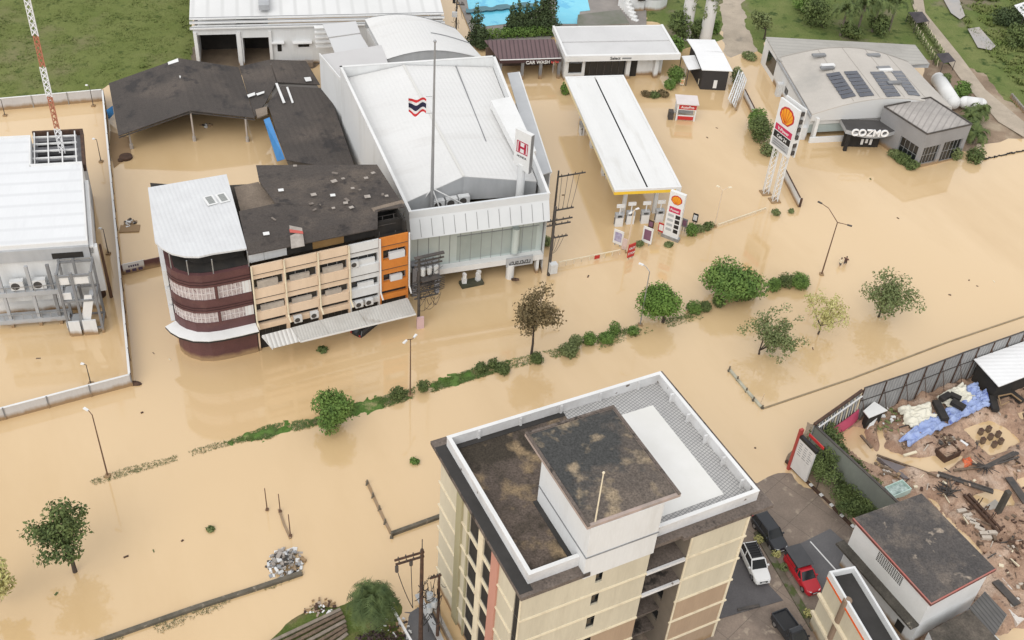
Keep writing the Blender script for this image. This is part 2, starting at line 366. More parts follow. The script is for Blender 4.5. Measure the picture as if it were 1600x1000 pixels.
# median strip of drowned grass
medm = mat('median_grass', (.075, .15, .03), (.13, .20, .06), sc=.5, rough=1, c3=(.45, .36, .20), sc3=.35, lo3=.58, hi3=.72, grain=.25, bump=.1, bsc=3, spec=.1)
for px in ([(355, 692), (420, 668), (465, 660), (464, 668), (430, 682), (365, 694)],
           [(548, 630), (590, 620), (612, 622), (588, 642), (552, 652)],
           [(672, 603), (700, 588), (738, 578), (742, 590), (710, 604), (678, 610)]):
    land('median_grass', 'bright green strip of grass surfacing along the drowned road median', px, .07, medm, step=.4, slope=.8, rough=.16, nf=1.2, drop=.2)
def blades(name, label, px, n, h, w, m, z=.05, kind='stuff', thr=-.12):
    poly = [G(*k, 0) for k in px]; mb = MB()
    x0 = min(p.x for p in poly); x1 = max(p.x for p in poly); y0 = min(p.y for p in poly); y1 = max(p.y for p in poly); c = 0
    while c < n:
        x, y = rnd.uniform(x0, x1), rnd.uniform(y0, y1)
        if not inpoly((x, y), poly): c += .02; continue
        if NZ.noise(V((x*.35, y*.35, 1))) < thr: c += .3; continue
        c += 1
        for k in range(4):
            a = rnd.uniform(0, 6.28); l = h*rnd.uniform(.5, 1.2); d = V((math.cos(a), math.sin(a), 0)); e = V((-d.y, d.x, 0))*w*rnd.uniform(.6, 1.3)
            b = V((x, y, z))+d*rnd.uniform(0, w); tip = b+d*l*.8+V((0, 0, l*.8))
            mb.face([b-e, b+e, tip])
    return tag(mb.build(name, m, base=(0, 0, 0)), label, 'grass', kind=kind)
gb1 = mat('grass_blade', (.12, .165, .045), (.18, .20, .075), sc=.2, rough=1, c4=(.085, .12, .032), sc4=.9, spec=.1)
gb2 = mat('wet_grass_blade', (.09, .15, .035), (.15, .20, .08), sc=.4, rough=1, c3=(.30, .27, .16), sc3=.5, lo3=.55, hi3=.68, spec=.1)
blades('field_grass', 'tufts of green grass all over the field', [(-60, -60), (294, -60), (300, 90), (262, 98), (165, 130), (-60, 152)], 9000, .42, .10, gb1, .3)
blades('rough_grass', 'long yellow green grass beside the path at top right', [(1500, -60), (1660, -60), (1660, 180), (1600, 150), (1540, 85), (1500, 30)], 3500, .7, .16, gb1, .25)
blades('median_tufts', 'tufts of grass poking through the flood along the median', [(346, 694), (420, 664), (468, 657), (490, 655), (548, 632), (612, 616), (668, 602), (740, 575), (800, 562), (790, 578), (740, 594), (680, 612), (612, 634), (550, 654), (480, 668), (420, 686)], 5200, .2, .045, gb2, -.03)
blades('drowned_grass', 'thin line of drowned grass trailing along the flooded median', [(140, 752), (200, 730), (260, 716), (350, 688), (360, 696), (270, 722), (205, 742), (150, 758)], 750, .17, .04, mat('drab_grass', (.11, .14, .055), (.19, .19, .09), sc=.6, rough=1), -.03, thr=-.4)
blades('kerb_weeds', 'weeds washed against the low kerb at the bottom', [(160, 1002), (300, 950), (470, 892), (473, 900), (320, 965), (190, 1012)], 500, .2, .05, mat('weed', (.15, .15, .07), (.30, .25, .15), sc=.6, rough=1), -.03)
blades('hedge_weeds', 'weeds and debris floating under the bushes of the median', [(860, 552), (960, 520), (1010, 506), (1090, 490), (1100, 498), (1000, 524), (900, 560)], 500, .2, .06, gb2, -.03)

blades('median_tufts', 'continuous thin line of grass tufts all along the flooded median', [(350, 690), (480, 657), (620, 613), (760, 572), (880, 542), (1000, 505), (1095, 484), (1100, 492), (1005, 515), (884, 556), (764, 586), (624, 628), (482, 670), (354, 697)], 4200, .2, .05, gb2, -.03, thr=-.3)
land('hedge_bed', 'dark soil bed under the hedge along the site wall', [(1226, 720), (1262, 660), (1300, 680), (1410, 790), (1350, 846)], .2, earth, step=.6, slope=.8, rough=.05)
land('grass_bank', 'weedy ground round the foot of the white towers', [(1000, -60), (1132, -60), (1130, 62), (1100, 66), (1062, 84), (1050, 66), (1030, 36), (1005, 36)], .3, roughgrass, step=1.2, slope=1.2)
# ------------------------------------------------------------------ big beige apartment block
cream = mat('cream_render', (.575, .525, .405), (.49, .445, .34), sc=.3, zs=.15, rough=.85, grain=.04, c3=(.38, .33, .24), sc3=.25, lo3=.62, hi3=.8)
tan = mat('tan_render', (.41, .30, .205), (.34, .245, .165), sc=.3, zs=.15, rough=.85, grain=.05)
creamtrim = mat('cream_trim', (.70, .62, .46), (.52, .44, .32), sc=.8, rough=.8, lo=.5, hi=.75)
olive = mat('olive_render', (.38, .345, .215), (.32, .29, .18), sc=.4, zs=.2, rough=.85)
salmon = mat('salmon_render', (.50, .25, .19), (.42, .21, .16), sc=.4, zs=.2, rough=.85)
roofdirt = mat('mossy_roof', (.082, .064, .052), (.12, .092, .074), sc=.35, rough=.95, c3=(.045, .036, .026), sc3=.2, lo3=.47, hi3=.56, c4=(.25, .18, .105), sc4=.3, lo4=.53, hi4=.63, grain=.45)
slabedge = mat('stained_slab', (.10, .08, .068), (.16, .13, .11), sc=.5, rough=.95, c4=(.035, .03, .026), sc4=.8, lo4=.56, hi4=.66, grain=.3)
penttop = mat('mossy_slab', (.085, .072, .062), (.13, .105, .086), sc=.4, rough=.95, c3=(.052, .052, .05), sc3=.13, lo3=.47, hi3=.53, c4=(.27, .21, .14), sc4=.4, lo4=.54, hi4=.66, grain=.45)
slabdark = mat('near_black_slab', (.045, .042, .040), (.03, .028, .026), sc=.4, rough=.9)
coolroof = mat('white_roof_coating', (.84, .83, .80), (.78, .77, .73), sc=.3, rough=.7)
peel = mat('peeling_white', (.78, .78, .78), (.62, .61, .60), sc=.4, rough=.75, c4=(.16, .13, .11), sc4=.9, lo4=.66, hi4=.69, grain=.04)
bt = thing('apartment_block', 'tall beige apartment block with a white penthouse box and a dark stained flat roof', 'building', G(814, 937, 0))
F = Frame(G(814, 937, 18.6), G(1208, 790, 18.6), 18.4)
tilem = mat('roof_tile_grid', (.50, .49, .47), (.40, .39, .38), sc=.4, rough=.8, tile=(F.ang+R(20), .30, (.22, .22, .22), .035))
Wd, D = F.W, F.D
ZS, ZT = 18.35, 18.75
FW = F.wall((.15, .15), (Wd-2.2, .15)); LW = F.wall((.15, D-2.1), (.15, .15)); RW = F.wall((Wd-2.2, .15), (Wd-2.2, D-2.1)); BW = F.wall((Wd-2.2, D-2.1), (.15, D-2.1))
BZ = [15.4, 12.25, 9.1, 5.95, 2.8]
r0 = FW.sz(1017.5, 860)[0]; r1 = FW.sz(1071, 875)[0]
tn0 = FW.sz(925, 985)[0]
body = MB()
def fcol(s, z):
    if s > r1: return 1 if z < BZ[2] else 0
    return 1 if (z < BZ[3]+3.15 and z < BZ[2] and s > tn0) else 0
sm = [FW.mid([(a-9.5, b-9), (a+9.5, b-13), (a+7.5, b+8.5), (a-10.5, b+12)]) for a, b in ((941.5, 897.5), (934, 932.5), (926.5, 969))]
sm += [(sm[2][0], sm[2][1], sm[2][2]-3.15*k, sm[2][3]-3.15*k) for k in (1, 2)]
FWsplit = sorted(set([0, tn0, r0]))
for a, b in zip(FWsplit[:-1], FWsplit[1:]):
    for za, zb in zip([0]+BZ[::-1], BZ[::-1]+[ZS]):
        facade(body, FW, a, b, za, zb, [k for k in sm if a < k[0] < b and za < k[2] < zb], .25, fcol)
for za, zb in zip([0]+BZ[::-1], BZ[::-1]+[ZS]): facade(body, FW, r1, FW.L, za, zb, [], .25, fcol)
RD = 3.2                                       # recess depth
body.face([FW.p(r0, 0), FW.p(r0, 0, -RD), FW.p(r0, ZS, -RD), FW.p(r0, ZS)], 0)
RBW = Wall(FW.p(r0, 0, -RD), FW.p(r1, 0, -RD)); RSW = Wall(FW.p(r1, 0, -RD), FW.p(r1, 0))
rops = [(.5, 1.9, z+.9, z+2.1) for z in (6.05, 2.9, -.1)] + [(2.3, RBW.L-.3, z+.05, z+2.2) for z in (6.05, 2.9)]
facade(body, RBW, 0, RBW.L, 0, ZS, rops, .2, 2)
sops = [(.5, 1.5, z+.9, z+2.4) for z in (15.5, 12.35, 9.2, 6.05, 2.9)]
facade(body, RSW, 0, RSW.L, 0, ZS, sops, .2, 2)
# left facade
cut = [LW.sz(*k)[0] for k in ((717, 768), (725, 783), (735, 800), (750, 825), (757, 838), (771, 862), (781, 880), (805, 925))]
lops = []
for z in [15.4, 12.25, 9.1, 5.95, 2.8, -.2]:
    lops += [(cut[2]+.05, cut[3], z+.3, z+2.85), (cut[4], cut[5]-.02, z+.4, z+2.8)]
lops.append((cut[7], LW.L-.12, .3, ZS-.4))
facade(body, LW, 0, LW.L, 0, ZS, lops, .15, 0)
facade(body, RW, 0, RW.L, 0, ZS, [], .2, 0); facade(body, BW, 0, BW.L, 0, ZS, [], .2, 0)
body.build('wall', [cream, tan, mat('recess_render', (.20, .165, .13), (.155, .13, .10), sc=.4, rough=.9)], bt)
framew = mat('window_frame_dark', (.10, .09, .08), rough=.6)
windows(bt, FW, sm, .25, framew, glass, 1, 1)
windows(bt, RBW, rops, .2, framew, glass, 2, 0); windows(bt, RSW, sops, .2, framew, glass, 1, 0)
windows(bt, LW, lops[:12], .15, framew, dark, 1, 0); windows(bt, LW, lops[12:], .15, framew, dark, 1, 5)
for z in BZ:                                   # string courses
    m = MB(); m.wbox(FW, -.1, r0+.02, z-.09, z+.09, .003, .13); m.build('string_course', creamtrim, bt)
    m = MB(); m.wbox(FW, r1-.12, FW.L+.15, z-.09, z+.09, .003, .14); m.build('string_course', creamtrim, bt)
    m = MB(); m.wbox(LW, -.15, cut[0], z-.09, z+.09, .003, .14); m.build('string_course', creamtrim, bt)
    m = MB(); m.wbox(LW, cut[6], cut[7], z-.09, z+.09, .003, .14); m.build('string_course', creamtrim, bt)
    m = MB(); m.wbox(LW, cut[1], cut[2]-.05, z-.1, z+.1, .003, .16); m.build('window_sill', creamtrim, bt); m = MB(); m.wbox(LW, cut[2], cut[3], z-.02, z+.16, .003, .14)
    m.wbox(LW, cut[4], cut[5], z-.1, z+.2, .003, .08); m.build('window_sill', creamtrim, bt)
for z in (15.3, 12.15, 9.0, 5.85, 2.7):
    m = MB(); m.wbox(FW, r0+.01, r1-.01, z-.12, z+.08, -RD+.02, -.12, 0); m.wbox(FW, r0+.01, r1-.13, z-.14, z+.16, -.1, .14, 1)
    if z < 12: m = MB(); m.wbox(FW, r0+.01, r1-.01, z-.12, z+.06, -RD+.02, -1.7, 0)
    m.build('balcony', [slabedge, peel], bt)
m = MB(); m.wbox(LW, cut[0], cut[1], 0, ZS-.02, .003, .2); m.build('pilaster', olive, bt)
m = MB(); m.wbox(LW, cut[2]-.28, cut[2]+.02, 0, ZS-.02, .003, .12); m.build('pilaster', olive, bt)
m = MB(); m.wbox(LW, cut[3], cut[4], 0, ZS-.02, .003, .1); m.build('pilaster', creamtrim, bt)
m = MB(); m.wbox(LW, cut[5], cut[6], 0, ZS-.02, .003, .18); m.build('pilaster', salmon, bt)
m = MB(); m.wbox(FW, r1+.02, r1+.16, 0, ZS, .003, .1); m.wbox(FW, FW.L-.25, FW.L, 0, ZS, .003, .06); m.build('corner_trim', creamtrim, bt)
m = MB(); m.wbox(LW, LW.L-.1, LW.L+.06, 0, ZS, .004, .1); m.build('corner_trim', creamtrim, bt)
m = MB(); m.fbox(F, 0, 6.3, 0, D, ZS, ZT, 0); m.fbox(F, 6.3, 15.3, .25, D, ZS, ZT, 0); m.fbox(F, 15.3, Wd, -.05, D, ZS, ZT, 0); m.build('roof_slab', slabedge, bt)
m = MB(); m.fbox(F, .05, 1.25, .35, D-.9, ZT, ZT+.02); m.build('shaded_ledge_strip', slabdark, bt)  # dark grey ledge, with the parapet's black shadow painted into its colour
PZ = 24.75                                       # penthouse slab top
PU0, PU1, PV0, PV1 = 5.35, 13.95, .3, 11.0
ud = F.uv(G(884, 650, 18.9))[0]; m = MB(); m.fbox(F, 1.35, ud, 1.3, D-1.4, ZT, ZT+.12); m.build('roof_floor', roofdirt, bt)
m = MB(); m.fbox(F, 1.38, 1.75, 1.3, D-1.4, ZT+.121, ZT+.17); m.fbox(F, 1.75, ud, D-1.95, D-1.4, ZT+.121, ZT+.17); m.fbox(F, 1.75, PU0+.3, 1.3, 1.6, ZT+.121, ZT+.17); m.fbox(F, PU0-.1, PU0+.34, 1.6, PV1-2.6, ZT+.121, ZT+.16); m.build('moss_strip', slabdark, bt)
m = MB(); m.fbox(F, ud, Wd-1.4, 1.2, D-1.4, ZT, ZT+.14); m.build('tiled_roof_floor', tilem, bt)
cr = [F.uv(G(*k, 18.95)) for k in ((963, 650), (1020, 633), (1127, 766), (1062, 790))]
m = MB(); m.fbox(F, 13.75, (cr[1][0]+cr[2][0])/2, 2.6, (cr[0][1]+cr[1][1])/2, ZT+.141, ZT+.16); m.build('white_coating', coolroof, bt)
pt = 19.95; th = .28
m = MB(); m.fbox(F, 1.1, 1.1+th, 1.0, D-1.1, ZT, pt)
m.fbox(F, 1.1+th, Wd-1.1, D-1.1-th, D-1.1, ZT, pt); m.fbox(F, Wd-1.1-th, Wd-1.1, 1.0, D-1.1-th, ZT, pt)
m.fbox(F, 1.1+th, PU0+.33, 1.0, 1.0+th, ZT, pt); m.fbox(F, PU1-1.48, Wd-1.1-th, 1.0, 1.0+th, ZT, pt)
for k in range(5):
    u = 4+k*4.2
    m.fbox(F, u, u+.22, D-1.55, D-1.1-th, ZT+.1, pt-.08); m.fbox(F, Wd-1.5-th, Wd-1.1-th, 2.6+k*2.9, 2.8+k*2.9, ZT+.1, pt-.08)
m.build('parapet', peel, bt)
m = MB(); m.fbox(F, 1.06, 1.14+th, .96, D-1.06, pt, pt+.06); m.fbox(F, 1.14+th, Wd-1.06, D-1.14-th, D-1.06, pt, pt+.06)
m.fbox(F, Wd-1.14-th, Wd-1.06, .96, D-1.14-th, pt, pt+.06); m.fbox(F, 1.14+th, PU0+.33, .96, 1.04+th, pt, pt+.06); m.fbox(F, PU1-1.48, Wd-1.14-th, .96, 1.04+th, pt, pt+.06)
m.build('parapet_coping', white, bt)
pw = MB(); pw.fbox(F, PU0+.35, PU1-1.5, .1, PV1-2.6, ZS-.3, PZ-.3); ph = pw.build('penthouse', whitewall, bt)
m = MB(); m.fbox(F, PU0+.28, PU0+.35, .04, PV1-2.6, 20.75, 20.85); m.fbox(F, PU0+.35, PU1-1.45, .03, .1, 20.75, 20.85); m.build('drip_groove', midgrey, ph)
m = MB(); m.fbox(F, PU0, PU1, PV0-.15, PV1, PZ-.3, PZ); m.build('penthouse_roof', [mat('pink_edge', (.42, .33, .29), (.30, .25, .22), sc=1, rough=.9)], ph)
m = MB(); m.fbox(F, PU0+.3, PU1-.3, PV0+.15, PV1-.3, PZ+.002, PZ+.03); m.build('penthouse_roof_moss', penttop, ph)
m = MB()
for a, b, c, d in ((PU0, PU0+.25, PV0-.15, PV1), (PU1-.25, PU1, PV0-.15, PV1), (PU0+.25, PU1-.25, PV1-.25, PV1)): m.fbox(F, a, b, c, d, PZ+.001, PZ+.12)
m.build('roof_upstand', slabedge, ph)
a = F.uv(G(930, 815, PZ)); m = MB(); m.tube(F.p(*a, PZ), F.p(*a, PZ+5.6), .07, .045, 6); m.ball(F.p(*a, PZ+5.65), .12, .12, .12, 6, 4); m.build('lightning_rod', creamtrim, bt)
# ------------------------------------------------------------------ grey roofed building bottom right
br = thing('flat_roofed_house', 'white walled house with a broad dark stained flat roof edged in red', 'building', G(1455, 945, 0))
F2 = Frame(G(1332, 810, 7.4), G(1455, 945, 7.4)); F2b = Frame(G(1455, 945, 7.4), G(1557, 890, 7.4))
q = [G(*k, 7.4) for k in ((1332, 810), (1455, 945), (1557, 890), (1440, 771))]
A, B_, C_, D_ = q
def inset(poly, d):
    if area(poly) < 0: poly = poly[::-1]
    r = []; n = len(poly)
    for i in range(n):
        a, b, c = xy(poly[i-1]), xy(poly[i]), xy(poly[(i+1) % n]); e, f = (b-a).normalized(), (c-b).normalized()
        n1, n2 = V((-e.y, e.x, 0)), V((-f.y, f.x, 0)); r.append(b+(n1+n2)*(d/(1+n1.dot(n2))))
    return r
roofq = mat('dark_stained_roof', (.092, .082, .076), (.065, .06, .058), sc=.3, rough=.95, c3=(.15, .125, .105), sc3=.3, lo3=.48, hi3=.62, c4=(.30, .25, .20), sc4=.6, lo4=.62, hi4=.7, grain=.35)
pinkred = mat('faded_red_edge', (.42, .12, .10), (.34, .16, .13), sc=1, rough=.8)
def wall_between(poly, p):       # wall of a polygon whose middle is nearest to p, seen from outside
    best = min(range(len(poly)), key=lambda i: ((xy(poly[i])+xy(poly[(i+1) % len(poly)]))/2-xy(p)).length)
    a, b = xy(poly[best]), xy(poly[(best+1) % len(poly)]); W = Wall(a, b); c = sum((xy(k) for k in poly), V())/len(poly)
    return W if W.n.dot(c-W.a) < 0 else Wall(b, a)
m = MB(); m.prism(q, 7.15, 7.4); m.build('roof', roofq, br)
m = MB(); m.prism([A, B_, inset(q, .12)[1] if False else B_+(C_-B_).normalized()*.14, A+(D_-A).normalized()*.14], 7.13, 7.44); m.prism([B_, C_, C_+(D_-C_).normalized()*.14, B_+(A-B_).normalized()*-.0+(D_-C_).normalized()*.14], 7.12, 7.43)
m.build('roof_edge', pinkred, br)
ins = inset(q, .35); m = MB(); m.prism(ins, 3.6, 7.15); m.build('upper_wall', white, br)
SWa = wall_between(ins, (A+B_)/2); m = MB(); m.wbox(SWa, -.6, SWa.L+.05, 3.35, 3.6, .0, 1.05); m.build('ledge', mat('black_mould_ledge', (.055, .05, .042), (.10, .09, .075), sc=.6, rough=1, c4=(.28, .25, .2), sc4=.9, lo4=.66, hi4=.72, grain=.3), br)
m = MB(); m.prism(ins, 0, 3.6); m.build('lower_wall', whitewall, br)
SW = wall_between(ins, (A+B_)/2)
vent = MB()
a0, a1, z0, z1 = SW.mid([(1374, 861), (1411, 902), (1408, 917), (1367, 874)])
nx = 14
for i in range(nx):
    for j in range(6):
        s = a0+(a1-a0)*(i+.5)/nx; z = z0+(z1-z0)*(j+.5)/6; vent.wbox(SW, s-.09, s+.09, z-.07, z+.07, .003, .012)
vent.build('vent_blocks', dark, br)
for px in ([(1333, 889), (1343, 899), (1338, 910), (1328, 898)], [(1402, 966), (1414, 978), (1408, 991), (1398, 978)]):
    s0, s1, z0, z1 = SW.mid(px); m = MB(); m.wbox(SW, s0, s1, max(z0, .1), z1, .003, .03); m.build('doorway', dark, br)
# neighbouring low roofs and the cream house with the white parapet
ch = thing('cream_house', 'cream walled house with a white parapet and an orange stripe beside the dark roofed house', 'building', G(1297, 897, 0))
ZP = 8.6
k4 = [G(1297, 892, ZP), G(1325, 880, ZP), G(1377, 981, ZP), G(1340, 1000, ZP)]
o = xy(G(1297, 893, ZP)); e = (xy(G(1326, 942, ZP))-o).normalized(); g_ = V((-e.y, e.x, 0)); Lh = 9.0; Wh = 2.6
if g_.x < 0: g_ = -g_
c0, c1, c2, c3 = o, o+e*Lh, o+e*Lh+g_*Wh, o+g_*Wh
CW = Wall(c0, c1)
m = MB(); m.prism([c0, c1, c2, c3], 0, ZP-.8); m.build('wall', cream, ch)
for i_, (a, b) in enumerate(((c0, c1), (c1, c2), (c2, c3), (c3, c0))):
    W = Wall(a, b); W2 = W if W.n.dot((c0+c2)/2-W.a) < 0 else Wall(b, a)
    m = MB(); m.wbox(W2, -.06 if i_ % 2 == 0 else .16, W2.L+.06 if i_ % 2 == 0 else W2.L-.16, ZP-.8, ZP, -.16, .06); m.build('parapet', whitewall, ch)
m = MB(); m.prism(inset([c0, c1, c2, c3], .17), ZP-.8, ZP-.72); m.build('roof', slabdark, ch)
m = MB(); m.wbox(CW, -.02, Lh, ZP-1.0, ZP-.82, .003, .12); m.build('orange_stripe', mat('orange_stripe', (.68, .12, .02), rough=.6), ch)
for z in (ZP-3.6, ZP-6.4): m = MB(); m.wbox(CW, -.15, Lh, z-.16, z+.16, .003, .3); m.build('string_course', creamtrim, ch)
p = G(1325, 937, ZP-.1); pl = MB(); pl.tube((p.x, p.y, 0), (p.x, p.y, ZP-.15), .42, .42, 16); pl.ball((p.x, p.y, ZP-.15), .42, .42, .18, 16, 6)
tag(pl.build('round_column', mat('brown_column', (.20, .14, .095), (.26, .19, .14), sc=.6, zs=.2, rough=.8), smooth=False), 'tall round brown column in front of the cream house wall', 'column')
# dark low roof between the two houses, and low roof below
lr = thing('low_dark_roof', 'low black stained roof squeezed between the cream house and the dark roofed house', 'roof', G(1380, 960, 0))
m = MB(); m.prism([c3+g_*.1+e*.5, c2+g_*.1, c2+g_*4.5+e*2, c3+g_*2.2+e*.5], 0, 2.6, 0, 1); m.build('roof', [whitewall, mat('mould_roof', (.04, .036, .03), (.09, .075, .06), sc=.5, rough=1, grain=.3)], lr)
ar = thing('awning_roof', 'small grey corrugated roof behind a white parapet at the bottom right corner', 'roof', G(1560, 960, 0))
k = [G(*i, 3.2) for i in ((1539, 924), (1573, 960), (1552, 996), (1514, 950))]
m = MB(); m.slab(k, .08); m.build('sheet', mat('grey_corrugated', (.13, .125, .12), (.10, .095, .09), sc=.5, rough=.7, stripe=(R(25), .45, .05, (.06, .058, .055))), ar)
m = MB()
for i in k: m.tube((i.x, i.y, 0), (i.x, i.y, 3.1), .06)
m.build('post', steel, ar)
lw = thing('yard_wall', 'grey yard wall with a white coping at the bottom right corner', 'wall', G(1530, 975, 0))
a, b = G(1512, 953, 2.6), G(1575, 1020, 2.6); W = Wall(a, b)
m = MB(); m.wbox(W, 0, W.L, 0, 2.5, -.3, 0); m.build('panel', greywall, lw); m = MB(); m.wbox(W, -.05, W.L, 2.5, 2.6, -.35, .05); m.build('coping', white, lw)
sl_ = thing('paved_terrace', 'pale terrace splashed with dark mud beside the grey corrugated roof', 'terrace', G(1570, 930, 0))
m = MB(); m.slab([G(*i, .6) for i in ((1548, 905), (1562, 898), (1615, 958), (1590, 975))], .6); m.build('paving', mat('muddy_white_paving', (.66, .62, .57), (.6, .55, .5), sc=.6, rough=.8, c4=(.12, .09, .07), sc4=.8, lo4=.56, hi4=.6), sl_)
lf = thing('low_flat_roof', 'mould blackened low roof at the bottom edge below the dark roofed house', 'roof', G(1470, 1000, 0))
m = MB(); m.prism([xy(B_)+(C_-B_).normalized()*.6-(D_-C_).normalized()*.7, xy(B_)+(C_-B_).normalized()*6.2-(D_-C_).normalized()*.7, xy(B_)+(C_-B_).normalized()*6.2-(D_-C_).normalized()*8, xy(B_)+(C_-B_).normalized()*-2.6-(D_-C_).normalized()*8], 0, 3.6, 0, 1)
m.build('roof', [whitewall, mat('mould_roof2', (.05, .045, .038), (.13, .11, .09), sc=.4, rough=1, grain=.3)], lf)
def pix(p):
    d = V(p)-V((0, 0, HC)); k = d.dot(CF); return 800+FL*d.dot(CR)/k, 500-FL*d.dot(CU)/k
def zat(p, py):
    """height above plan point p that shows at image row py"""
    a, b = -5., 60.
    for _ in range(50):
        c = (a+b)/2
        if pix((p[0], p[1], c))[1] > py: a = c
        else: b = c
    return (a+b)/2
# ------------------------------------------------------------------ shophouse row
beige = mat('beige_paint', (.74, .58, .43), (.66, .51, .37), sc=.4, zs=.2, rough=.75, grain=.03)
maroon = mat('maroon_tile', (.115, .05, .05), (.085, .038, .040), sc=.5, rough=.45, c4=(.12, .06, .055), sc4=.8, lo4=.6, hi4=.75, grain=.1)
blackroof = mat('weathered_black_roof', (.054, .045, .040), (.072, .060, .052), sc=.15, rough=.85, c3=(.115, .092, .074), sc3=.16, lo3=.5, hi3=.68, c4=(.035, .03, .028), sc4=.5, lo4=.56, hi4=.66, stripe=(R(118), .9, .03, None), grain=.3)
blackroof2 = mat('weathered_shed_roof', (.055, .047, .042), (.071, .060, .053), sc=.12, rough=.85, c3=(.095, .078, .066), sc3=.12, lo3=.5, hi3=.66, c4=(.036, .032, .031), sc4=.4, lo4=.55, hi4=.66, stripe=(R(25), .9, .03, None), grain=.28)
browndirt = mat('dirty_brown_roof', (.25, .20, .155), (.17, .135, .105), sc=.4, rough=.9, grain=.2)
whitesheet = mat('white_sheet_roof', (.70, .71, .715), (.62, .625, .63), sc=.5, rough=.5, flow=(R(28), 1.0), stripe=(R(28), .5, .02, (.66, .67, .68)), grain=.03)
lattice = mat('lattice_blocks', (.55, .50, .49), (.34, .27, .27), sc=2.5, rough=.8, c4=(.16, .10, .10), sc4=5, lo4=.58, hi4=.64)
ply = mat('brown_plywood', (.33, .20, .08), (.28, .165, .06), sc=.6, zs=.3, rough=.8)
greysheet = mat('grey_canopy_sheet', (.50, .49, .46), (.40, .385, .355), sc=.5, rough=.6, c3=(.34, .31, .27), sc3=.4, lo3=.56, hi3=.66, stripe=(R(28), .35, .03, (.40, .39, .37)), grain=.06)
SA, SB = G(391, 416, 13), G(638, 362, 13)
sh = thing('shophouse_row', 'four storey shophouse row with beige, white and orange bays under a weathered black roof', 'building', (SA.x, SA.y, 0))
SWl = Wall(SA, SB); SL = SWl.L
F3 = Frame(SA, SB)
bays = [0]+[SWl.sz(*k)[0] for k in ((442, 405), (495, 394), (543.5, 383), (592, 374))]+[SL]
zc = [SWl.sz(*k)[1] for k in ((394, 430), (395, 437.5), (397, 453), (398, 467.5), (401, 475.5), (402, 488), (403.5, 500.5))]
ops = []; rows = []
for i in range(5):
    a, b = bays[i]+.16, bays[i+1]-.16
    for t, bt_ in ((zc[1], zc[2]), (zc[4], zc[5])):
        if i == 4: o = (a+.35, b-.1, bt_, t)
        else: o = (a, b, bt_, t)
        ops.append(o); rows.append((i, o))
gap = [(bays[i]+.2, bays[i+1]-.2, 4.1, zc[6]) for i in range(5)]
grd = [(bays[i]+.2, bays[i+1]-.2, -.2, 3.3) for i in range(5)]
body = MB()
scol = lambda s, z: 0 if s < bays[3] else (1 if s < bays[4] else 2)
for i in range(5): facade(body, SWl, bays[i], bays[i+1], -.2, 13, [o for o in ops+gap+grd if bays[i] < o[0] < bays[i+1]], .45, scol)
DP = 17.5
for a, b in ((F3.p(0, DP), F3.p(0, 0)), (F3.p(SL, 0), F3.p(SL, DP-5)), (F3.p(SL, DP-5), F3.p(0, DP))):
    W = Wall(a, b); facade(body, W, 0, W.L, -.2, 13.0, [], .2, 3)
body.build('wall', [beige, whitewall, orange, concrete], sh)
fr = mat('grey_frame', (.30, .29, .28), rough=.6)
windows(sh, SWl, [o for o in ops], .45, fr, glass, 3, 0); windows(sh, SWl, gap+grd, .45, darksteel, dark, 4, 0, name='shopfront')
curt = mat('shutter_panel', (.46, .41, .35), (.33, .29, .25), sc=1.2, rough=.8)
for i, o in rows:      # pale lower panels behind the openings
    w_ = o[1]-o[0]; h = o[3]-o[2]; m = MB(); x0 = o[0]+w_*rnd.uniform(.08, .3); x1 = o[1]-w_*rnd.uniform(.02, .25)
    m.wbox(SWl, x0, x1, o[2], o[2]+h*rnd.uniform(.5, .68), -.33, -.05 if i != 4 else .12); m.build('balcony_panel', whitewall if i > 2 else curt, sh)
cc = [beige, whitewall, orange]
for i in range(5):
    mm = cc[0] if i < 3 else cc[i-2]; a, b = bays[i]+.12, bays[i+1]-.12
    m = MB(); m.wbox(SWl, a, b, zc[0]+.12, 13.02, .003, .2); m.build('parapet_band', mm, sh)
    m = MB(); m.wbox(SWl, a, b, zc[0]+.02, zc[0]+.12, .003, .2); m.build('painted_shadow_line', darksteel, sh); m = MB(); m.wbox(SWl, a, b, zc[3]-.04, zc[3]+.04, .003, .12); m.build('painted_shadow_line', darksteel, sh)  # thin dark strips painted in for the shadow lines across each bay
    for zt, zb in ((zc[2], zc[3]+.06), (zc[5], zc[6])):
        m = MB(); m.wbox(SWl, a, b, zb, zt-.03, .004, .12); m.build('spandrel', mm, sh)
for i in range(6):
    m = MB(); s = bays[i]; m.tube(SWl.p(s, 13.1, .4), SWl.p(s, 4.9, .4), .11, .11, 6); m.tube(SWl.p(s, 4.9, .4), SWl.p(s+.1, 4.1, .9), .11, .11, 6); m.build('downpipe', creamtrim if i < 4 else white, sh)
